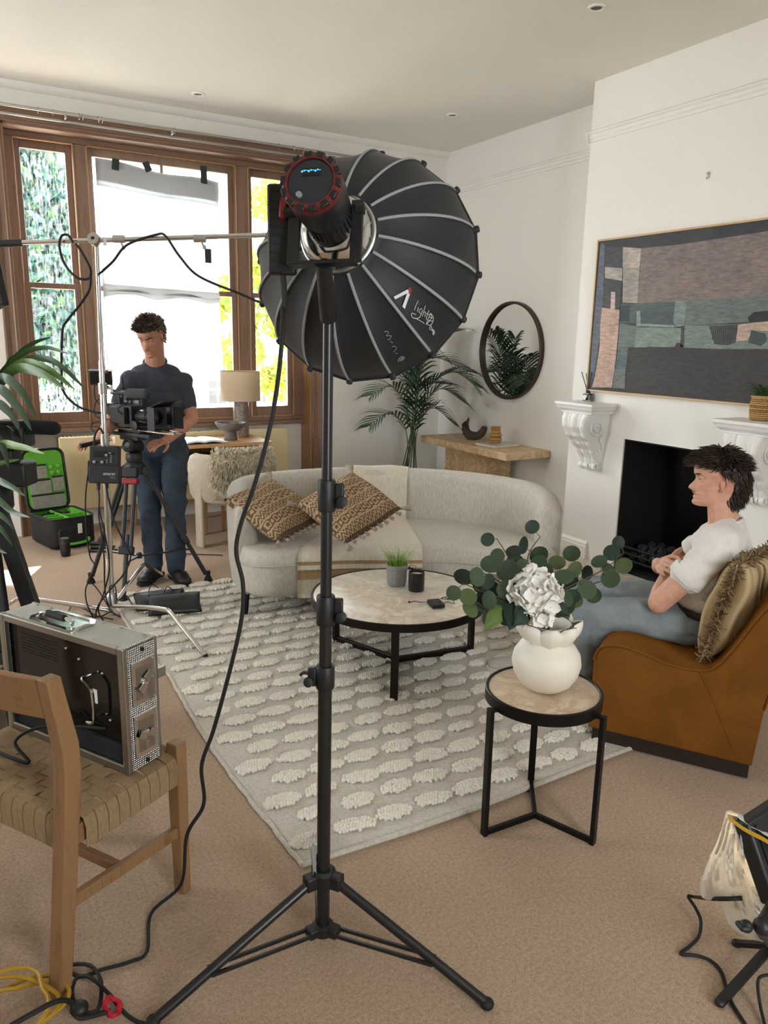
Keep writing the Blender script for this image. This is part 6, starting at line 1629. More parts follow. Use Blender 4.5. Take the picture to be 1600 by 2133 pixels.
m = MB().lathe([(.018, -.022), (.030, -.022), (.033, -.015), (.033, .018), (.024, .026), (.018, .026)], on(.205), 18); m.build('hub', 'black_plastic', ls, smooth=40)
MB().lathe([(.018, -.016), (.027, -.016), (.029, .010), (.02, .016), (.018, .016)], on(.050), 18).build('lower_hub', 'black_plastic', ls, smooth=40)
for d in azs:
    h0, ft = on(.200)+d*.045, Vector((SB.x, SB.y, .012))+d*.463; sd_ = Vector((-d.y, d.x, 0))
    MB().box(on(.205)+d*.038, (.036, .032, .040), Matrix((d, sd_, Vector((0, 0, 1)))).transposed()).build('hub_block', 'black_plastic', ls, bevel=.005)
    MB().cyl(h0, ft, .0125, n=14).build('leg', 'black_satin', ls); MB().ball(ft, (.018, .018, .014), 10, 8).build('foot', 'rubber', ls)
    j = h0.lerp(ft, .66)
    MB().box(on(.050)+d*.032, (.03, .034, .026), Matrix((d, sd_, Vector((0, 0, 1)))).transposed()).build('brace_block', 'black_plastic', ls, bevel=.004)
    for s in (-1, 1): MB().bar(on(.050)+d*.035+sd_*s*.014, j+sd_*s*.014, .006, .010).build('brace', 'black_satin', ls, smooth=0)
MB().tube(cr([on(.27)-RT0*.02, on(.235)-RT0*.026, on(.21)-RT0*.024], 4), [.006]*9, 6).build('hook', 'black_plastic', ls)
rb = thing('plastic_tag', 'clear plastic tag hanging on the light stand', 'tag', on(.26)-RT0*.02)
D('clear_film', m_translucent, 'c9ccc8', .5)
MB().grid(lambda u, v: on(.30)-RT0*(.018+.016*sin(u*3)*(1-v*.5))-FW*(.01+.012*v)+Vector((0, 0, -.075*v+.01*sin(u*9))), 6, 10, .0008).build('film', 'clear_film', rb, smooth=180)
MB().tube([on(.20)-RT0*.022, on(.06)-RT0*.019], .0018, 5).build('string', 'brushed', rb)

AX = Vector((.690, .682, -.240)).normalized(); RCn = Vector((.818, 1.624, 1.826)); AU = (UP0-AX*UP0.dot(AX)).normalized(); AV = AX.cross(AU)    # AV points to the picture's left
AXR = Matrix((AU.cross(AX), AU, AX)).transposed()
dm = thing('softbox_dome', 'big black ribbed softbox dome seen from behind on the stand', 'softbox', RCn)
NR, DEP, R0, R1 = 16, .235, .083, .285
def rib(k, t):
    a = 2*pi*k/NR+.12; r = R0+(R1-R0)*(1-(1-t)**1.75); return RCn + AXR @ Vector((r*cos(a), r*sin(a), DEP*(t**1.35)))
D('softbox_cloth', simple, '17191b', .62, bmp=(160, .15, .001), sheen=.12); D('seam_grey', simple, '8d9294', .6)
for k in range(NR):
    def pn(u, v, k=k):
        a, b = rib(k, v), rib(k+1, v); p = a.lerp(b, u); ins = (RCn+AX*(DEP*v**1.35)-p).normalized()
        return p + ins*(.030*sin(pi*u)*v*(1-v))
    MB().grid(pn, 8, 16, .0016).build('panel', 'softbox_cloth', dm, smooth=180)
    L = .90 if k % 3 else .97; pts = [rib(k, .03+(L-.03)*q/14) for q in range(15)]; pts = [p-(RCn+AX*DEP*.9-p).normalized()*.0018+AU*0 for p in pts]
    MB().tube(pts, .0036, 6, flat=.5, up=AX).build('seam', 'seam_grey', dm)
    MB().box(rib(k, .975)-AX*.001, (.024, .016, .016), AXR @ Matrix.Rotation(2*pi*k/NR+.12, 3, 'Z')).build('rib_pocket', 'softbox_cloth', dm, bevel=.005)
MB().tube([rib(k/3, 1.0)+AX*.002 if k % 3 == 0 else rib(k//3, 1).lerp(rib(k//3+1, 1), (k % 3)/3)+AX*.002 for k in range(NR*3)], .004, 6, closed=True).build('rim_piping', 'softbox_cloth', dm)
MB().lathe([(R1*.93, DEP-.02), (R1*.94, DEP-.024), (R1*.93, DEP-.028), (0, DEP-.026), (0, DEP-.022), (R1*.93, DEP-.022)], RCn, NR*2, AXR).build('front_diffuser', 'diffusion', dm, smooth=30)
MB().tube([RCn+AXR @ Vector((.085*cos(a*pi/24), .085*sin(a*pi/24), .001)) for a in range(48)], .005, 8, closed=True).build('speed_ring', 'brushed', dm)
MB().lathe([(.052, -.055), (.066, -.050), (.080, -.030), (.084, -.004), (.082, -.004), (.078, -.028), (.064, -.047), (.052, -.052)], RCn, 40, AXR).build('reflector_dish', 'chrome', dm, smooth=60)
# printed marks on one lower panel, drawn as strokes on the cloth
def on_dome(a, t, off=.0035):
    f = (a-.12)/(2*pi)*NR; k = math.floor(f); u = f-k; p = rib(k, t).lerp(rib(k+1, t), u); ins = (RCn+AX*(DEP*t**1.35)-p).normalized(); p = p+ins*(.030*sin(pi*u)*t*(1-t))
    n_ = (p-(RCn+AX*DEP*1.1)).normalized(); return p+n_*off
def px_on_dome(x, y, off=.0035):
    """nearest cloth point under a traced point, used only to lay the lettering on the panel"""
    best = None
    d = (FW + RT*((x-800)/F_PX) - UP*((y-1066.5)/F_PX)).normalized()
    a0, a1, t0, t1 = 0, 2*pi, .2, 1
    for it in range(5):
        best = None
        for i in range(17):
            for j in range(17):
                a, t = a0+(a1-a0)*i/16, t0+(t1-t0)*j/16; q = on_dome(a, t, off)-CAM; e = (q-d*q.dot(d)).length
                if best is None or e < best[0]: best = (e, a, t)
        da, dt = (a1-a0)/10, (t1-t0)/10; a0, a1, t0, t1 = best[1]-da, best[1]+da, max(.05, best[2]-dt), min(1, best[2]+dt)
    return on_dome(best[1], best[2], off)
def strokes(name, mat, lines, r, parent):
    m = MB()
    for ln in lines: m.tube(cr([px_on_dome(520+a/3.2, 290+b/3.2) for a, b in ln], 3), r, 5, flat=1)
    o = m.build(name, mat, parent); o['kind'] = 'stuff'; return o
def flatmark(name, mat, quad):
    q = [px_on_dome(520+a/3.2, 290+b/3.2, .0045) for a, b in quad]; q2 = [px_on_dome(520+a/3.2, 290+b/3.2, .002) for a, b in quad]; MB().loft([q, q2]).build(name, mat, dm, smooth=0)
flatmark('logo_stroke_white', 'white_print', [(960, 1050), (1055, 1000), (1065, 1020), (970, 1068)]); flatmark('logo_stroke_foot', 'white_print', [(1018, 1115), (1052, 1022), (1070, 1030), (1035, 1132)]); flatmark('logo_stroke_red', 'red_plastic', [(1052, 1000), (1068, 985), (1082, 1000), (1066, 1055), (1052, 1050)])
strokes('lettering', 'white_print', [[(1125, 1075), (1110, 1105), (1098, 1140)], [(1125, 1120), (1118, 1150)], [(1130, 1098), (1131, 1100)], [(1150, 1130), (1135, 1135), (1130, 1155), (1145, 1160), (1152, 1138), (1135, 1185), (1100, 1195), (1080, 1180), (1080, 1160), (1110, 1170)], [(1172, 1110), (1160, 1150), (1152, 1180)], [(1158, 1158), (1172, 1150), (1168, 1185)], [(1196, 1140), (1182, 1175), (1180, 1205)], [(1178, 1160), (1198, 1172)],
    [(1205, 1160), (1192, 1195), (1178, 1232)], [(1205, 1160), (1222, 1180), (1222, 1215), (1205, 1240), (1178, 1232)], [(1205, 1160), (1212, 1195), (1178, 1232)], [(1188, 1205), (1208, 1212), (1220, 1210)], [(1195, 1185), (1212, 1190), (1220, 1190)], [(1100, 1190), (1140, 1212), (1165, 1228)], [(1208, 1245), (1198, 1258), (1205, 1270), (1215, 1258), (1208, 1245)], [(1212, 1278), (1222, 1265), (1220, 1282), (1230, 1272), (1226, 1292)], [(1222, 1300), (1234, 1290), (1228, 1284), (1220, 1296), (1230, 1306)]], .0008, dm)
strokes('lettering_small', 'grey_print', [[(898, 1285), (915, 1280), (925, 1292), (910, 1308), (925, 1310), (945, 1312), (935, 1330), (920, 1338)], [(940, 1350), (955, 1358)], [(938, 1340), (940, 1341)], [(948, 1385), (965, 1380), (980, 1392), (968, 1408), (958, 1418)], [(972, 1425), (985, 1430)], [(985, 1475), (1025, 1450), (1030, 1460), (990, 1482)], [(995, 1455), (1012, 1480)], [(1005, 1448), (1022, 1475)], [(1014, 1444), (1030, 1468)]], .0009, dm)

hdl = thing('studio_lamp', 'black studio lamp head with red vents behind the softbox', 'lamp', RCn-AX*.12)
AXD, AXDR = AX, AXR; AX = Vector((.63, .712, -.31)).normalized(); AU = (UP0-AX*UP0.dot(AX)).normalized(); AXR = Matrix((AU.cross(AX), AU, AX)).transposed()
def lx(r, a, z): return RCn + AXR @ Vector((r*cos(a), r*sin(a), z))
MB().lathe([(0, -.222), (.050, -.222), (.058, -.218), (.060, -.212), (.060, -.165), (.056, -.160), (.056, -.120), (.051, -.112), (.051, -.030), (0, -.030)], RCn, 48, AXR).build('housing', 'black_satin', hdl, smooth=30)
MB().lathe([(.0, -.2235), (.046, -.2235), (.047, -.2215), (0, -.2215)], RCn, 40, AXR).build('back_panel', simple('panel_glass', '23282c', .18), hdl, smooth=30)
MB().lathe([(.047, -.2225), (.0475, -.2262), (.0545, -.2255), (.0595, -.218), (.0600, -.206), (.0608, -.206), (.0605, -.219), (.0552, -.2275), (.047, -.2275)], RCn, 48, AXR).build('vent_ring', simple('dark_red', '5c1517', .5), hdl, smooth=40)
for k in range(14):
    a = k*2*pi/14+.1; MB().box(lx(.0555, a, -.2235), (.013, .017, .009), AXR @ Matrix.Rotation(a, 3, 'Z')).build('vent_slot', 'black_plastic', hdl, bevel=.002)
R_ = AXR
m = MB().box(lx(.020, pi/2, -.2242), (.040, .016, .0012), AXR); scn = m.build('display', 'dark_screen', hdl, smooth=0)
D('blue_light', simple, '2f8fd8', .4, emit=1.2)
m = MB()
for i in range(9): m.box(RCn+AXR @ Vector((-.018+i*.0045, .0225+.0012*sin(i*2.2), -.2250)), (.0034, .0012+.0012*(i % 3), .0006), AXR)
o = m.build('display_text', 'blue_light', scn, smooth=0); o['kind'] = 'stuff'
MB().lathe([(0, -.2285), (.0060, -.2285), (.0065, -.2235), (0, -.2235)], RCn+AXR @ Vector((.022, -.026, 0)), 16, AXR).build('dial', 'grey_print', hdl, smooth=40)
for k in range(30):
    a = k*2*pi/30; MB().box(lx(.0518, a, -.085), (.004, .0032, .045), AXR @ Matrix.Rotation(a, 3, 'Z')).build('fin', 'black_plastic', hdl, smooth=0)
YC = RCn-AX*.105; XR = AXR @ Vector((1, 0, 0))
lo = STP+Vector((0, 0, .01))
for s in (-1, 1):
    if True:
        a, b = YC+XR*s*.068, YC+XR*s*.068-AU*.115; MB().bar(a+AU*.02, b, .007, .026, up=XR).build('yoke_arm', 'black_satin', hdl, smooth=0, bevel=.002)
MB().bar(YC-XR*.071-AU*.115, YC+XR*.071-AU*.115, .026, .008, up=AU).build('yoke_base', 'black_satin', hdl, smooth=0, bevel=.002)
MB().cyl(YC-AU*.115, STP+Vector((0, 0, -.02)), .017, .019, 16).build('spigot', 'black_plastic', hdl)
MB().cyl(YC+XR*.066, YC+XR*.090, .013, n=16).build('pivot_hub', 'black_plastic', hdl); MB().box(YC+XR*.094+AU*.012, (.016, .050, .020), AXR).build('tilt_lever', 'red_plastic', hdl, bevel=.005)
MB().cyl(YC-XR*.066, YC-XR*.082, .012, n=16).build('pivot_hub', 'black_plastic', hdl)
# ballast box hung on the stand
BX = P(588, 470, W=1.66); bx_ = thing('power_supply', 'flat black power supply box hung beside the lamp head', 'power supply', BX)
RB = Matrix((RT0, -FW.cross(RT0).normalized(), FW)).transposed(); RB = Matrix((RT0, Vector((0, 0, 1)).cross(RT0).normalized(), Vector((0, 0, 1)))).transposed()
MB().box(BX+Vector((0, 0, -.01)), (.060, .036, .185), RB).build('body', 'black_plastic', bx_, bevel=.006)
for k in range(9): MB().box(BX-RB @ Vector((0, .019, .075-k*.018)), (.046, .002, .006), RB).build('rib', 'black_satin', bx_, smooth=0)
MB().tube(cr([BX+Vector((0, 0, .08)), BX+RT0*.02+Vector((0, 0, .125)), BX+RT0*.05+Vector((0, 0, .07)), YC-XR*.066], 5), .003, 6).build('hanging_loop', 'rubber', bx_)
MB().tube(cr([BX+Vector((0, 0, -.10)), BX+RT0*.004+Vector((0, 0, -.15)), BX+RT0*.002+Vector((0, 0, -.18))], 4), .007, 8).build('plug', 'rubber', bx_)
MB().box(BX+RT0*.033-FW*.02+Vector((0, 0, -.055)), (.010, .004, .030), RB).build('socket_plate', 'brushed', bx_, smooth=0)
cb = thing('lamp_cable', 'long black lamp cable hanging from the dome down to the carpet', 'cable', P(303, 1985, Z=0))
def t8(x, y): return (x/2.286, 1640+y/2.286)
path = [BX+Vector((0, 0, -.17))]+[P(x, y, W=w) for x, y, w in ((588, 700, 1.66), (578, 800, 1.68), (560, 900, 1.70), (530, 1010, 1.72), (502, 1090, 1.74), (492, 1150, 1.76), (506, 1215, 1.78), (503, 1290, 1.80), (478, 1400, 1.84), (445, 1520, 1.90), (420, 1595, 1.95))]
path += [P(*t8(970, 80), W=2.0), P(*t8(890, 230), W=2.02), P(*t8(862, 460), Z=.05)]+[P(*t8(x, y), Z=.008) for x, y in ((720, 600), (700, 780), (620, 830), (480, 870), (400, 900), (335, 880), (345, 845))]+[P(*t8(x, y), Z=.020) for x, y in ((430, 850), (480, 920), (470, 1050), (400, 1070), (345, 1000), (362, 912))]+[P(*t8(x, y), Z=.030) for x, y in ((430, 905), (520, 985))]+[P(*t8(x, y), Z=.008) for x, y in ((580, 1060), (640, 1110), (720, 1140), (800, 1200))]
MB().tube(cr(path, 8), .0050, 8).build('cord', 'rubber', cb)
cb['label'] = 'long black lamp cable hanging from the dome down to the carpet'
vt = thing('cable_tie', 'red fabric cable tie looped on the black cable', 'cable tie', P(*t8(535, 1045), Z=0)); c0 = P(*t8(535, 1045), Z=.028)
MB().tube([c0+RT0*(.017*cos(a*pi/12))+Vector((0, 0, .026*sin(a*pi/12)))+FW*.004*sin(a) for a in range(24)], .007, 6, closed=True, flat=.25, up=FW).build('loop', 'red_cloth', vt, smooth=180)
D('yellow_cable', simple, 'b08a1e', .5)
yc = thing('yellow_cable', 'coil of yellow cable on the carpet in the bottom corner', 'cable', P(40, 2110, Z=0)); pts = []
for k in range(60):
    a = k*.40; r = .105+.022*sin(k*.9)+.012*sin(k*.37); c0 = P(15, 2140, Z=.0); pts.append(c0+Vector((r*1.15*cos(a)+.006*sin(k), r*.85*sin(a), .012+.010*(k/10)+.010*abs(sin(k*.5)))))
MB().tube(cr(pts, 4), .0052, 7).build('coil', 'yellow_cable', yc)
kc = thing('black_plug_lead', 'short black lead with plug lying on the yellow coil', 'cable', P(130, 2100, Z=0))
MB().tube(cr([P(0, 2150, Z=.085), P(60, 2115, Z=.095), P(120, 2085, Z=.085), P(150, 2090, Z=.05), P(165, 2120, Z=.02), P(230, 2105, Z=.008)], 6), .006, 8).build('cord', 'rubber', kc)
MB().ball(P(165, 2100, Z=.03), (.022, .022, .016), 12, 8).build('plug', 'black_plastic', kc)

# ================================================================== C-STAND WITH BOOM
CB, CT_ = Vector((.775, 4.42, 0)), P(201, 503, W=4.07)
cs = thing('c_stand', 'chrome c-stand with bent legs holding the horizontal boom', 'stand', CB)
def oc(z): return CB.lerp(CT_, z/CT_.z)
MB().cyl(oc(.02), oc(1.02), .0175, n=18).build('column', 'chrome', cs); MB().cyl(oc(1.0), oc(1.45), .0150, n=18).build('riser', 'chrome', cs); MB().cyl(oc(1.42), oc(2.06), .0125, n=16).build('riser', 'chrome', cs)
for z in (1.02, 1.30):
    o = MB().lathe([(.012, -.03), (.024, -.03), (.024, .03), (.012, .03)], oc(z), 18).build('riser_collar', 'brushed', cs, smooth=40)
    MB().cyl(oc(z), oc(z)+RT0*.05, .005).bar(oc(z)+RT0*.05-Vector((0, 0, .02)), oc(z)+RT0*.05+Vector((0, 0, .02)), .006, .014).build('t_handle', 'chrome', o)
MB().lathe([(.014, -.04), (.030, -.04), (.032, .02), (.022, .04), (.014, .04)], oc(.10), 18).build('leg_hub', 'brushed', cs, smooth=40)
f1 = Vector((1.065, 3.577, .015)); d1 = (Vector((f1.x, f1.y, 0))-CB).normalized()
for d, z0, L in ((d1, .095, .89), (Matrix.Rotation(radians(125), 3, 'Z') @ d1, .085, .75), (Matrix.Rotation(radians(-120), 3, 'Z') @ d1, .065, .75)):
    pts = [CB+d*.02+Vector((0, 0, z0-.03)), CB+d*L*.39+Vector((0, 0, z0+.045)), CB+d*L*.60+Vector((0, 0, z0+.080)), CB+d*L*.66+Vector((0, 0, z0+.080)), CB+d*L*.72+Vector((0, 0, z0+.055)), CB+d*L+Vector((0, 0, .016))]
    MB().tube(cr(pts, 5), .0125, 12).build('leg', 'chrome', cs)
    MB().ball(CB+d*L+Vector((0, 0, .014)), .014).build('foot_cap', 'rubber', cs)
def grip(parent, c):
    o = MB().lathe([(.010, -.022), (.030, -.022), (.032, -.018), (.032, .018), (.030, .022), (.010, .022)], c, 20, rot_to(-FW)).build('grip_head', 'brushed', parent, smooth=40)
    MB().cyl(c, c+RT0*.055-Vector((0, 0, .01)), .005).bar(c+RT0*.055-Vector((0, 0, .03)), c+RT0*.055+Vector((0, 0, .012)), .007, .016).build('wing_handle', 'brushed', o)
grip(cs, CT_-FW*.03)
bm_ = thing('chrome_boom', 'long chrome boom arm crossing in front of the window', 'boom', CT_); BA, BB = P(-40, 509, W=4.02), P(640, 487, W=4.12)
MB().cyl(P(46, 505.5, W=4.03), BB, .0128, n=14).build('arm', 'chrome', bm_); MB().cyl(BA, P(46, 505.5, W=4.03), .0190, n=14).build('sleeve', 'black_plastic', bm_)
for px, py in ((248, 498), (416, 497)):
    c = P(px, py, W=4.06); o = MB().cyl(c-RT0*.03, c+RT0*.03, .020, n=12).build('clamp', 'brushed', bm_); MB().cyl(c, c-UP0*.04+RT0*.02, .006).ball(c-UP0*.045+RT0*.025, .011).build('clamp_knob', 'brushed', o)
ft = thing('flag_light', 'black panel light hanging from the boom at the picture edge', 'light', P(0, 600, W=3.98)); c0 = P(-32, 600, W=3.98); R = Matrix((RT0, UP0, FW)).transposed() @ Matrix.Rotation(.22, 3, 'Z') @ Matrix.Rotation(.5, 3, 'Y')
MB().box(c0, (.27, .26, .05), R).build('panel', 'black_satin', ft, bevel=.008); MB().cyl(c0+UP0*.1, P(-30, 509, W=4.02), .01).build('mount', 'black_plastic', ft)
bc = thing('boom_cable', 'black cable looped along the chrome boom arm', 'cable', P(125, 600, W=4.02))
MB().tube(cr([P(640, 490, W=4.12), P(632, 560, W=4.08), P(595, 632, W=4.02), P(545, 630, W=4.0), P(500, 612, W=4.0), P(415, 576, W=4.0), (P(375, 535, W=4.0)), P(345, 492, W=4.02), P(325, 489, W=4.05), P(265, 510, W=4.05), P(235, 545, W=4.04), P(205, 572, W=4.03)], 6), .0065, 7).build('run', 'rubber', bc)
MB().tube(cr([P(x, y, W=4.0) for x, y in ((152, 505), (142, 490), (128, 492), (124, 515), (135, 550), (160, 578), (185, 580), (188, 560), (170, 525), (158, 508))], 6), .0065, 7).build('loop', 'rubber', bc)
MB().tube(cr([P(x, y, W=4.0) for x, y in ((188, 570), (187, 600), (170, 630), (140, 668), (130, 690), (128, 770), (132, 815), (160, 845), (195, 858), (210, 860))], 6), .0065, 7).build('drop', 'rubber', bc)
# control box clamped on the column
K0 = P(219, 970, W=4.14); kb = thing('control_box', 'black light control box clamped to the c-stand column', 'control box', K0); KR = Matrix((RT0, UP0, -FW)).transposed()      # u right, v up, w to the viewer
def kq(u, v, w): return K0+KR @ Vector((u, v, w))
MB().box(kq(0, .05, 0), (.155, .105, .050), KR).build('body', 'black_plastic', kb, bevel=.004); MB().box(kq(.004, -.048, .004), (.162, .095, .056), KR).build('battery_plate', 'black_plastic', kb, bevel=.004)
MB().box(kq(-.084, -.03, 0), (.008, .11, .04), KR).build('side_clip', 'black_satin', kb, bevel=.002); MB().box(kq(-.02, .06, .0255), (.07, .035, .001), KR).build('display', 'dark_screen', kb, smooth=0)
for u, v, r in ((-.048, .018, .008), (-.006, .018, .008), (.016, .055, .008), (.036, .066, .005)): MB().lathe([(0, .025), (r, .025), (r*.95, .034), (0, .035)], K0+KR @ Vector((u, v, 0)), 14, KR).build('dial', 'grey_print', kb, smooth=40)
for i in range(4): MB().box(kq(.040, .052-i*.011, .026), (.010, .005, .003), KR).build('button', 'grey_print', kb, smooth=0)
for i in range(2): MB().box(kq(.018, .028-i*.012, .026), (.008, .006, .003), KR).build('button', 'grey_print', kb, smooth=0)
text_mb('amaran', .024, lambda u, v: kq(.002+u*.92, -.052+v, .0328)).build('lettering', 'white_print', kb, smooth=0); text_mb('F22c', .016, lambda u, v: kq(.040+u, -.070+v, .0328)).build('lettering', 'grey_print', kb, smooth=0)
MB().cyl(kq(-.035, -.09, 0), kq(-.033, -.135, 0), .011, .008).build('connector', 'black_plastic', kb); MB().cyl(kq(.010, -.09, 0), kq(.013, -.125, 0), .012, .006).build('strain_relief', 'black_plastic', kb)
MB().tube(cr([kq(-.06, .10, 0), kq(-.055, .16, .01), kq(-.03, .2, .01), kq(-.01, .17, .005)], 5), .006, 6).build('bracket', 'black_plastic', kb)
wr = thing('wire_tangle', 'tangle of thin black wires dropping to the c-stand foot', 'cable', (.72, 4.45, 0))
def wire(pts, r=.0042):
    q = [P(x, y, W=w) if w else P(x, y, Z=.012) for x, y, w in pts]; MB().tube(cr(q, 6), r, 6).build('wire', 'rubber', wr)
wire([(205, 1012, 4.14), (207, 1040, 4.14), (206, 1075, 4.14), (213, 1120, 4.15), (217, 1165, 4.2), (218, 1215, 4.3), (222, 1250, 4.35), (235, 1275, 0), (250, 1285, 0)])
wire([(206, 1055, 4.14), (211, 1080, 4.14), (220, 1120, 4.14), (228, 1180, 4.2), (218, 1230, 4.25), (205, 1270, 4.25), (215, 1292, 0)])
wire([(221, 1012, 4.14), (226, 1040, 4.12), (240, 1090, 4.1), (262, 1135, 4.1), (272, 1160, 4.12), (258, 1195, 4.15), (228, 1230, 4.2), (203, 1265, 4.25), (199, 1295, 0)], .005)
wire([(183, 990, 4.12), (178, 1040, 4.12), (180, 1110, 4.15), (188, 1160, 4.2), (198, 1180, 4.2), (186, 1208, 4.25), (178, 1230, 4.3), (182, 1260, 4.3), (196, 1290, 0)])
wire([(186, 1208, 4.25), (205, 1230, 4.3), (225, 1262, 4.3), (238, 1280, 0)], .003); wire([(140, 1285, 0), (150, 1262, 0), (175, 1268, 0), (200, 1282, 0), (235, 1290, 0)])
wire([(130, 1290, 0), (165, 1282, 0), (205, 1285, 0), (228, 1275, 0)]); wire([(232, 1262, 4.3), (228, 1225, 4.25), (240, 1222, 4.25), (245, 1250, 4.3), (262, 1240, 4.35), (275, 1258, 0), (290, 1265, 0)], .003); wire([(380, 1153, 0), (415, 1155, 0), (455, 1156, 0), (463, 1157, 0)], .004)

# ================================================================== VIDEO TRIPOD AND CAMERA
TC = Vector((1.04, 4.86, 0)); tp = thing('video_tripod', 'black video tripod under the camera rig, legs spread on the carpet', 'tripod', TC)
D('carbon', simple, '26282a', .45)
SPZ = .775; feet = [Vector((1.467, 4.802, .02)), Vector((.776, 5.10, .02)), Vector((.885, 4.63, .02))]
MB().lathe([(.02, -.03), (.055, -.03), (.062, -.02), (.062, .03), (.05, .045), (.02, .045)], TC+Vector((0, 0, SPZ)), 24).build('spider', 'black_plastic', tp, smooth=40)
MB().lathe([(.02, 0), (.018, .03), (.012, .035), (0, .036)], TC+Vector((0, 0, .20)), 18).build('spreader_hub', 'black_plastic', tp, smooth=40)
for i, f in enumerate(feet):
    top = TC+Vector((0, 0, SPZ)); d = Vector((f.x-TC.x, f.y-TC.y, 0)).normalized(); sd_ = Vector((-d.y, d.x, 0)); a = top+d*.055; mid = a.lerp(f, .62); low = a.lerp(f, .96)
    for s in (-1, 1): MB().cyl(a+sd_*s*.026, mid+sd_*s*.026, .0135, n=12).build('leg_tube', 'carbon', tp)
    MB().cyl(a.lerp(f, .5), low, .0145, n=12).build('lower_leg', 'carbon', tp)
    MB().bar(mid-(f-a).normalized()*.02, mid+(f-a).normalized()*.03, .09, .04, up=d).build('leg_clamp', 'black_plastic', tp, bevel=.006); MB().bar(a-(f-a).normalized()*.02, a+(f-a).normalized()*.045, .085, .042, up=d).build('leg_block', 'black_plastic', tp, bevel=.006)
    MB().lathe([(0, -.018), (.028, -.018), (.026, -.006), (.014, .02), (.016, .05), (0, .055)], Vector((f.x, f.y, .02)), 16).build('foot', 'rubber', tp, smooth=40)
    MB().bar(TC+Vector((0, 0, .215)), a.lerp(f, .72), .018, .010).build('spreader_arm', 'black_satin', tp, smooth=0)
    if i == 2: MB().bar(a+(f-a).normalized()*.05, a+(f-a).normalized()*.085, .095, .05, up=d).build('strap', 'red_plastic', tp, bevel=.004)
HD = TC+Vector((0, 0, SPZ+.045)); fh = thing('fluid_head', 'black fluid head with round side cap on the tripod', 'tripod head', HD)
MB().lathe([(0, 0), (.045, 0), (.05, .02), (.05, .05), (.042, .06), (0, .06)], HD, 24).build('base', 'black_plastic', fh, smooth=40)
RH = rot_to(-FW-RT0*.4); MB().lathe([(0, -.05), (.042, -.05), (.045, -.045), (.045, .05), (.038, .056), (.030, .058), (.028, .056), (0, .056)], HD+Vector((0, 0, .10)), 28, RH).build('tilt_drum', 'black_plastic', fh, smooth=40)
MB().lathe([(0, .056), (.018, .056), (.018, .058), (0, .058)], HD+Vector((0, 0, .10)), 20, RH).build('cap_badge', 'grey_print', fh, smooth=40); MB().bar(HD+Vector((0, 0, .10))+RH @ Vector((-.010, -.008, .059)), HD+Vector((0, 0, .10))+RH @ Vector((.010, .008, .059)), .005, .002).build('badge_mark', 'white_print', fh, smooth=0)
CF = Vector((.47, -.883, 0)); CL = Vector((.883, .47, 0)); CR3 = Matrix((CF, CL, Vector((0, 0, 1)))).transposed(); CO = HD+Vector((0, 0, .15))
MB().box(CO, (.16, .07, .025), CR3).build('plate', 'black_plastic', fh, bevel=.004)
pb_ = P(188, 921, W=4.35); MB().cyl(HD+Vector((0, 0, .09))-CL*.03, P(178, 926, W=4.45), .0085, n=10).build('pan_bar', 'brushed', fh); MB().cyl(P(228, 915, W=4.55), P(168, 929, W=4.42), .013, n=10).build('pan_grip', 'rubber', fh)
rg_ = thing('camera_rig', 'black cinema camera rig with monitor and fluffy microphone on the tripod', 'camera', CO+Vector((0, 0, .0125)))
def q_(x, y, z): return CO+CR3 @ Vector((x, y, z+.0125))
def rbox(nm, x, y, z, sx, sy, sz, mat='black_plastic', R=None, bev=.004): return MB().box(q_(x, y, z), (sx, sy, sz), CR3 if R is None else CR3 @ R).build(nm, mat, rg_, bevel=bev)
rbox('base_plate', .02, 0, .012, .34, .08, .024); rbox('riser', 0, 0, .034, .20, .06, .020)
for y in (-.03, .03): MB().cyl(q_(-.10, y, .045), q_(.40, y, .045), .0075, n=12).build('rod', 'chrome', rg_)
bd = rbox('body', -.02, 0, .125, .17, .115, .130); rbox('side_module', -.03, -.072, .13, .13, .03, .10, 'black_satin'); rbox('battery', -.135, 0, .125, .055, .10, .14, 'black_satin'); rbox('grip', .0, .075, .10, .07, .04, .10, 'rubber', None, .012)
MB().lathe([(0, 0), (.040, 0), (.044, .02), (.044, .06), (.047, .065), (.047, .10), (.042, .105), (.045, .15), (.048, .16), (0, .16)], q_(.065, 0, .125), 28, rot_to(CF)).build('lens', 'black_satin', rg_, smooth=30)
MB().lathe([(.0, .1605), (.038, .1605), (.02, .166), (0, .168)], q_(.065, 0, .125), 24, rot_to(CF)).build('front_glass', 'dark_screen', rg_, smooth=40)
mb_ = MB(); 
for y, z, sy, sz in ((-.075, .125, .006, .13), (.075, .125, .006, .13), (0, .192, .156, .006), (0, .058, .156, .006)): mb_.box(q_(.255, y, z), (.06, sy, sz), CR3)
mb_.build('matte_box', 'black_plastic', rg_, bevel=.001); rbox('flag', .31, 0, .215, .11, .17, .003, 'black_satin', Matrix.Rotation(-.35, 3, 'Y'), 0); rbox('side_flag', .30, .085, .125, .08, .003, .13, 'black_satin', Matrix.Rotation(.4, 3, 'Z'), 0)
MB().tube(cr([q_(-.10, 0, .19), q_(-.10, 0, .245), q_(-.07, 0, .262), q_(.08, 0, .262), q_(.10, 0, .245), q_(.10, 0, .19)], 4), .011, 10).build('top_handle', 'black_plastic', rg_)
D('mic_foam', simple, '3c3f41', .95, bmp=(220, .9, .004)); mcp = MB(); mcp.capsule(q_(.06, -.06, .265), q_(.20, -.06, .27), .030, .030, 16, 6); mcp.build('windshield', 'mic_foam', rg_, smooth=180); MB().cyl(q_(-.10, -.06, .262), q_(.05, -.06, .265), .011, n=12).build('microphone_body', 'black_plastic', rg_); rbox('mic_clamp', .02, -.045, .245, .03, .03, .05)
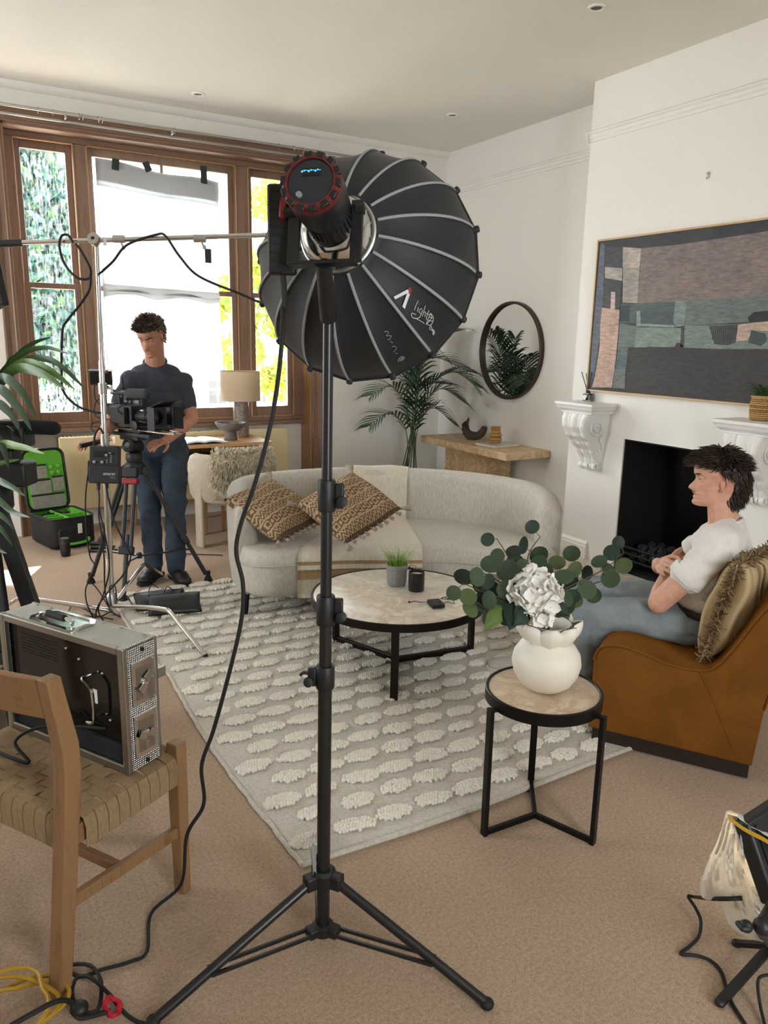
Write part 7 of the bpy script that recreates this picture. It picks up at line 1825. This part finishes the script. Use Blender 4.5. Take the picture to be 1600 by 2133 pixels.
MR_ = Matrix.Rotation(-.9, 3, 'Z') @ Matrix.Rotation(.15, 3, 'Y'); rbox('monitor', -.19, -.06, .345, .018, .135, .085, 'black_plastic', MR_); rbox('monitor_screen', -.19, -.06, .345, .0195, .120, .070, 'dark_screen', MR_, 0); rbox('monitor_sunshade', -.19, -.06, .392, .06, .14, .003, 'black_satin', MR_, 0); rbox('monitor_battery', -.175, -.04, .34, .03, .06, .06, 'rubber', MR_)
MB().tube(cr([q_(-.10, 0, .255), q_(-.14, -.03, .28), q_(-.18, -.055, .31)], 4), .008, 8).build('monitor_arm', 'black_satin', rg_); MB().ball(q_(-.12, -.07, .385), .011).build('record_lamp', 'red_plastic', rg_); rbox('viewfinder', -.08, .09, .19, .12, .05, .05, 'black_satin', Matrix.Rotation(.2, 3, 'Z')); MB().cyl(q_(-.14, .09, .19), q_(-.19, .095, .188), .024, .030, 16).build('eyecup', 'rubber', rg_)
MB().lathe([(0, 0), (.028, 0), (.030, .006), (.030, .020), (0, .022)], q_(.10, -.055, .075), 20, rot_to(-CL)).build('focus_wheel', 'black_satin', rg_, smooth=40); rbox('focus_motor', .12, .06, .09, .05, .04, .05, 'black_satin')
rbox('cable_clip', -.15, -.065, .10, .03, .012, .02, simple('orange_plastic', 'c06a2a', .5)); rbox('wireless_box', -.10, .03, .24, .06, .07, .03); MB().cyl(q_(-.12, .05, .25), q_(-.14, .06, .35), .004, n=6).build('aerial', 'rubber', rg_)
for k, pts in enumerate(([(-.14, -.05, .18), (-.22, -.08, .20), (-.24, -.07, .30), (-.20, -.06, .32)], [(-.1, -.09, .10), (-.17, -.13, .12), (-.2, -.1, .2), (-.14, -.06, .24)], [(.02, -.09, .14), (.05, -.14, .18), (.10, -.11, .22), (.06, -.06, .24)], [(-.16, -.05, .1), (-.25, -.1, .06), (-.20, -.12, .02), (-.1, -.08, .03)])): MB().tube(cr([q_(*p) for p in pts], 5), .0035, 6).build('cable', 'rubber', rg_)

# ================================================================== SECOND CAMERA at the picture's edge
T2 = Vector((.06, 3.42, 0)); t2 = thing('camera_tripod', 'thick black tripod legs behind the strap-leaved plant', 'tripod', T2)
c2 = P(-10, 1040, W=3.2)
for a, b in ((P(-5, 1060, W=3.15), P(92, 1345, W=3.18)), (P(-30, 1060, W=3.2), P(8, 1345, W=3.05)), (P(-40, 1060, W=3.3), P(-90, 1200, W=3.6))):
    e = a+(b-a)*((a.z-.01)/max(.05, (a.z-b.z))); e = a.lerp(b, 1)+(b-a).normalized()*max(0, b.z/max(.2, -(b-a).normalized().z)); e.z = max(.015, e.z)
    d = (e-a).normalized(); MB().bar(a, a.lerp(e, .6), .070, .035, up=FW).build('leg', 'black_plastic', t2, bevel=.006); MB().bar(a.lerp(e, .55), e, .045, .025, up=FW).build('lower_leg', 'carbon', t2, bevel=.004); MB().ball(e, .03).build('foot', 'rubber', t2)
MB().lathe([(0, -.05), (.06, -.05), (.075, -.02), (.075, .05), (.05, .08), (0, .08)], P(-12, 1045, W=3.18), 20).build('bowl', 'black_plastic', t2, smooth=40)
MB().box(P(0, 985, W=3.15), (.26, .12, .10), Matrix((RT0, Vector((0, 0, 1)).cross(RT0), Vector((0, 0, 1)))).transposed()).build('head', 'black_plastic', t2, bevel=.012); MB().cyl(P(-8, 1000, W=3.15), P(-10, 1040, W=3.18), .045, n=16).build('head_neck', 'black_plastic', t2)
v2 = thing('video_camera', 'black video camera with shotgun microphone at the picture edge', 'camera', P(5, 955, W=3.15)); R2 = Matrix((RT0, Vector((0, 0, 1)).cross(RT0), Vector((0, 0, 1)))).transposed()
MB().box(P(10, 908, W=3.13), (.20, .12, .09), R2).build('body', 'black_plastic', v2, bevel=.012); MB().box(P(5, 948, W=3.14), (.12, .09, .06), R2).build('mount_block', 'black_plastic', v2, bevel=.006); MB().box(P(25, 885, W=3.12), (.10, .08, .04), R2).build('top_block', 'black_satin', v2, bevel=.008)
mcp = MB(); mcp.capsule(P(58, 889, W=3.12), P(112, 892, W=3.12), .030, .028, 16, 5); mcp.build('shotgun_foam', simple('dark_foam', '15171a', .95, bmp=(220, .8, .004)), v2, smooth=180); MB().cyl(P(20, 886, W=3.12), P(60, 889, W=3.12), .018, n=12).build('microphone_body', 'black_plastic', v2); MB().lathe([(0, 0), (.05, 0), (.05, .06), (.04, .07), (0, .07)], P(20, 915, W=3.08), 20, rot_to(-FW)).build('lens', 'black_satin', v2, smooth=40); MB().cyl(P(27, 880, W=3.12), P(24, 850, W=3.1), .004, n=6).build('aerial', 'rubber', v2)

# ================================================================== GREEN-LINED KIT CASE
KA = Vector((.655, 5.99, 0)); ku, kv = Vector((.966, .259, 0)), Vector((-.259, .966, 0)); KW, KD, KH = .35, .42, .235
def kp(u, v, z): return KA+ku*u+kv*v+Vector((0, 0, z))
kc_ = thing('kit_case', 'open black kit case with bright green lining by the window', 'case', kp(KW/2, KD/2, 0)); D('case_nylon', simple, '1d1e20', .8, bmp=(300, .3, .001)); D('green_lining', simple, '58a82c', .7, var=(10, .1)); D('mesh_pocket', simple, '8f8f86', .7, var=(30, .25))
def rrect(u0, u1, v0, v1, r, n=5):
    out = []
    for cx, cy, a0 in ((u1-r, v1-r, 0), (u0+r, v1-r, pi/2), (u0+r, v0+r, pi), (u1-r, v0+r, 3*pi/2)):
        for k in range(n+1): a = a0+pi/2*k/n; out.append((cx+r*cos(a), cy+r*sin(a)))
    return out
o = rrect(0, KW, 0, KD, .06); i_ = rrect(.018, KW-.018, .018, KD-.018, .05)
MB().loft([[kp(u, v, .004) for u, v in rrect(.02, KW-.02, .02, KD-.02, .05)], [kp(u, v, .03) for u, v in o], [kp(u, v, KH-.01) for u, v in o], [kp(u, v, KH) for u, v in o], [kp(u, v, KH) for u, v in i_], [kp(u, v, .16) for u, v in i_]]).build('tray', 'case_nylon', kc_, smooth=40)
MB().tube([kp(u, v, KH) for u, v in o], .006, 6, closed=True).build('zip', 'black_plastic', kc_); q1 = [kp(u, v, .172) for u, v in rrect(.03, KW-.03, .03, KD-.03, .05)]
MB().loft([q1, [kp(u*.998+.0004, v, KH-.002) for u, v in i_]], cap=False).add(q1, [tuple(range(len(q1)))]).build('lining', 'green_lining', kc_, smooth=40)
for u0, u1, v in ((.03, .15, .12), (.03, .15, .20), (.16, .32, .16)): MB().bar(kp(u0, v, .205), kp(u1, v, .205), .012, .06).build('divider', 'green_lining', kc_, bevel=.004)
MB().bar(kp(.155, .04, .205), kp(.155, .38, .205), .012, .06).build('divider', 'green_lining', kc_, bevel=.004)
m = MB(); random.seed(8); m.tube(cr([kp(.06+.2*random.random(), .24+.12*random.random(), .20+.04*random.random()) for _ in range(16)], 5), .006, 6); m.build('stored_cable', 'rubber', kc_)
lt = -.12
def lidp(u, w, t): return kp(u, KD-.03, KH)+Vector((0, 0, w))+kv*(w*.16)+kv*t
l_o = rrect(-.005, KW-.03, 0, .47, .06)
MB().loft([[lidp(u, w, 0) for u, w in l_o], [lidp(u, w, .045) for u, w in l_o], [lidp(u, w, .055) for u, w in rrect(.01, KW-.045, .015, .455, .05)]]).build('lid', 'case_nylon', kc_, smooth=40)
MB().tube([lidp(u, w, -.002) for u, w in l_o], .008, 6, closed=True).build('lid_zip', 'black_plastic', kc_); MB().loft([[lidp(u, w, t) for u, w in rrect(.012, KW-.047, .015, .455, .05)] for t in (-.006, .0)]).build('lid_lining', 'green_lining', kc_, smooth=40)
for u0, u1, w0, w1 in ((.03, .17, .25, .35), (.03, .19, .13, .235), (.205, .29, .14, .25), (.03, .285, .02, .12)):
    pk = MB().loft([[lidp(u, w, t) for u, w in rrect(u0, u1, w0, w1, .008, 2)] for t in (-.016, -.006)]).build('mesh_pocket', 'mesh_pocket', kc_, smooth=40); MB().bar(lidp(u0, w1, -.013), lidp(u1, w1, -.013), .008, .012).build('pocket_zip', 'black_plastic', pk)
for u, w in ((.21, .33), (.26, .33), (.21, .28), (.26, .28)): MB().ball(lidp(u, w, -.008), (.022, .008, .020), 12, 8).build('loop', 'green_lining', kc_)
MB().loft([[kp(u, -.012, z) for u, z in rrect(.06, .28, .03, .16, .03)], [kp(u, .004, z) for u, z in rrect(.05, .29, .02, .17, .03)]]).build('front_pocket', 'case_nylon', kc_, smooth=40); MB().box(kp(.215, -.014, .15), (.032, .004, .075), Matrix((ku, kv, Vector((0, 0, 1)))).transposed()).build('name_tag', 'paper', kc_, smooth=0)
MB().tube(cr([kp(.09, -.014, .07), kp(.10, -.035, .05), kp(.18, -.04, .045), kp(.26, -.03, .05), kp(.28, -.01, .07)], 5), .012, 8, flat=.6).build('handle', 'green_lining', kc_)
p = P(137, 1158, Z=0); ln = thing('camera_lens', 'black camera lens standing on the carpet before the kit case', 'lens', (p.x, p.y, 0)); p = Vector((p.x, p.y, 0))
MB().lathe([(0, .001), (.030, .001), (.032, .006), (.032, .02), (.034, .022), (.034, .06), (.036, .062), (.036, .10), (.034, .102), (.034, .132), (.031, .135), (0, .134)], p, 28).build('barrel', 'black_plastic', ln, smooth=30); MB().lathe([(.0345, .024), (.0358, .026), (.0358, .056), (.0345, .058)], p, 40).build('focus_ring', 'rubber', ln)
# ================================================================== POUCHES AND FLAT GEAR
D('black_leather', simple, '17191b', .42, var=(12, .2), bmp=(90, .15, .001))
def pouch(lab, c, ang, sx, sy, sz, tilt):
    t = thing('leather_pouch', lab, 'pouch', c, group='black pouches on the rug', world=False); t.rotation_euler = (tilt, 0, ang); f = pillow_fn(sx, sy, sz, .004); m = MB()
    m.grid(lambda u, v: f(u, v, 1), 20, 14); m.grid(lambda u, v: f(u, 1-v, -1), 20, 14); m.build('body', 'black_leather', t, smooth=180, weld=True)
    MB().tube([Vector((-sx/2*.97, sy/2*.98, .003)), Vector((0, sy/2*.99, .006)), Vector((sx/2*.97, sy/2*.98, .003))], .004, 6).build('zip', 'black_plastic', t); MB().tube(cr([Vector((-sx*.2, sy/2, .0)), Vector((-sx*.12, sy/2+.03, .035)), Vector((0, sy/2+.01, .02))], 5), .003, 6).build('strap', 'rubber', t)
    return t
pouch('black leather pouch lying flat, behind the other pouch', P(335, 1250, Z=.055), -.12, .30, .19, .055, .25); pouch('black leather pouch in front, leaning on the other pouch', P(364, 1258, Z=.065), -.22, .30, .17, .055, .42)
p = P(215, 1150, Z=0); eq = thing('gear_plate', 'flat black gear plate with yellow tip under the tripod', 'gear', p); RQ = Matrix((RT0, Vector((0, 0, 1)).cross(RT0), Vector((0, 0, 1)))).transposed()
for k in range(3): MB().box(p+Vector((0, .03*k, .012+.022*k)), (.20-.02*k, .05, .018), RQ).build('slab', 'black_plastic', eq, bevel=.004)
MB().box(p-RT0*.10+Vector((0, 0, .03)), (.02, .03, .02), RQ).build('yellow_tip', 'yellow_cable', eq, bevel=.003)

# ================================================================== FLOOR LIGHT WITH WHITE BAG, bottom corner
FLW = 1.58; fl = thing('floor_light', 'black led panel on a small stand at the bottom edge, facing the white bag', 'light', P(1575, 2040, Z=0))
pa, pb2, pc = P(1540, 1712, W=1.52), P(1600, 1888, W=1.50), P(1690, 1700, W=1.62)
uu = (pb2-pa).normalized(); ww = (pc-pa); ww = (ww-uu*ww.dot(uu)).normalized(); nn = uu.cross(ww).normalized()
if nn.dot(-RT0) < 0: nn = -nn
LR = Matrix((ww, uu, ww.cross(uu))).transposed(); cen_ = pa.lerp(pb2, .5)+ww*.10
MB().box(cen_, (.20, (pb2-pa).length, .035), LR).build('panel', 'black_plastic', fl, bevel=.006)
for k in range(4): MB().bar(cen_+ww*(-.08+.05*k)-uu*.07-nn*.019, cen_+ww*(-.08+.05*k)+uu*.07-nn*.019, .006, .004, up=nn).build('cooling_rib', 'black_satin', fl, smooth=0)
for k in range(3): MB().ball(cen_-ww*.085+uu*(.03+.018*k)-nn*.018, (.005, .005, .003), 10, 6).build('button', 'grey_print', fl)
D('led_face', simple, 'ffeccb', .5, emit=3.0); MB().box(cen_+nn*.0185, (.17, (pb2-pa).length-.03, .002), LR).build('led_face', 'led_face', fl, smooth=0)
sb = P(1600, 2020, Z=.0); nk = P(1588, 1930, W=1.44)
MB().cyl(cen_+uu*.06, nk, .014, n=12).build('neck', 'black_plastic', fl); MB().cyl(nk, sb+Vector((0, 0, .08)), .017, n=12).build('post', 'black_plastic', fl); MB().ball(nk, .017).build('ball_head', 'black_plastic', fl)
MB().box(nk-RT0*.036, (.02, .010, .028), Matrix((RT0, UP0, FW)).transposed()).ball(nk-RT0*.03, .012).build('wing_knob', 'black_plastic', fl, bevel=.004)
for e in (P(1500, 2088, Z=.012), P(1535, 1965, Z=.012), P(1690, 2060, Z=.012)): MB().bar(sb+Vector((0, 0, .075)), e, .022, .012).ball(e, (.014, .014, .010)).build('leg', 'black_plastic', fl)
wb = thing('plastic_bag', 'crumpled white plastic bag taped over the floor light', 'bag', P(1500, 1940, Z=0)); D('bag_film', m_translucent, 'e9e6df', .45)
Lb = cr([Vector((x, y, w)) for x, y, w in ((1512, 1694, 1.58), (1494, 1755, 1.60), (1464, 1812, 1.64), (1462, 1868, 1.68), (1500, 1880, 1.70), (1520, 1925, 1.70), (1552, 1950, 1.68), (1590, 1962, 1.62))], 5); Rb = cr([Vector((x, y, w)) for x, y, w in ((1538, 1702, 1.54), (1548, 1735, 1.53), (1560, 1775, 1.53), (1575, 1815, 1.53), (1588, 1850, 1.53), (1600, 1880, 1.53), (1615, 1900, 1.53), (1630, 1930, 1.53))], 5)
def bag(u, v):
    a, b = at_line(Lb, v), at_line(Rb, v); q = a.lerp(b, u); cr_ = .010*noise.noise(Vector((u*4, v*6, 2)))+.006*noise.noise(Vector((u*11, v*15, 5)))
    return P(q.x+300*cr_*(.3 if u in (0, 1) else .25), q.y, W=q.z-.02*sin(pi*u)+cr_*1.6+.02*abs(noise.noise(Vector((u*7+v*3, v*9, 7)))))
MB().grid(bag, 22, 32, .0006).build('side_sheet', 'bag_film', wb, smooth=14)
def bagtop(u, v): 
    a, b = Vector((1511, 1692, 1.58)).lerp(Vector((1680, 1790, 1.60)), u), Vector((1540, 1706, 1.51)).lerp(Vector((1690, 1800, 1.49)), u); q = a.lerp(b, v); return P(q.x, q.y-10*sin(pi*v)-5*noise.noise(Vector((u*9, v*3, 1))), W=q.z)
MB().grid(bagtop, 24, 8, .0006).build('top_sheet', 'bag_film', wb, smooth=60)
def ytape(u, v): q = Vector((1516, 1697, 1.555)).lerp(Vector((1680, 1805, 1.50)), u); return P(q.x+2*v, q.y+10*v+3*sin(u*9), W=q.z-.035)
MB().grid(ytape, 20, 3, .0008).build('yellow_tape', 'yellow_cable', wb, smooth=60)
lc = thing('floor_light_cable', 'black cable curving from the white bag to the small stand', 'cable', P(1425, 1985, Z=0))
def t2_(x, y): return (1380+x/4.327, 1640+y/4.327)
MB().tube(cr([P(*t2_(720, 1000), W=1.60), P(*t2_(480, 1005), W=1.66)]+[P(*t2_(x, y), Z=z) for x, y, z in ((300, 990, .10), (235, 985, .085), (300, 1090, .05), (345, 1200, .02), (330, 1340, .008), (250, 1430, .007), (165, 1500, .007), (300, 1515, .007), (430, 1560, .007), (530, 1660, .007), (580, 1820, .007), (630, 1950, .007), (750, 2140, .007))], 7), .0046, 8).build('cord', 'rubber', lc)
lc2 = thing('floor_light_lead', 'second black cable beside the small stand post', 'cable', P(1590, 2100, Z=0))
MB().tube(cr([P(1605, 2030, Z=.08), P(1580, 2040, Z=.07), P(1583, 2090, Z=.02), P(1597, 2150, Z=.007)], 6), .004, 7).build('cord', 'rubber', lc2)
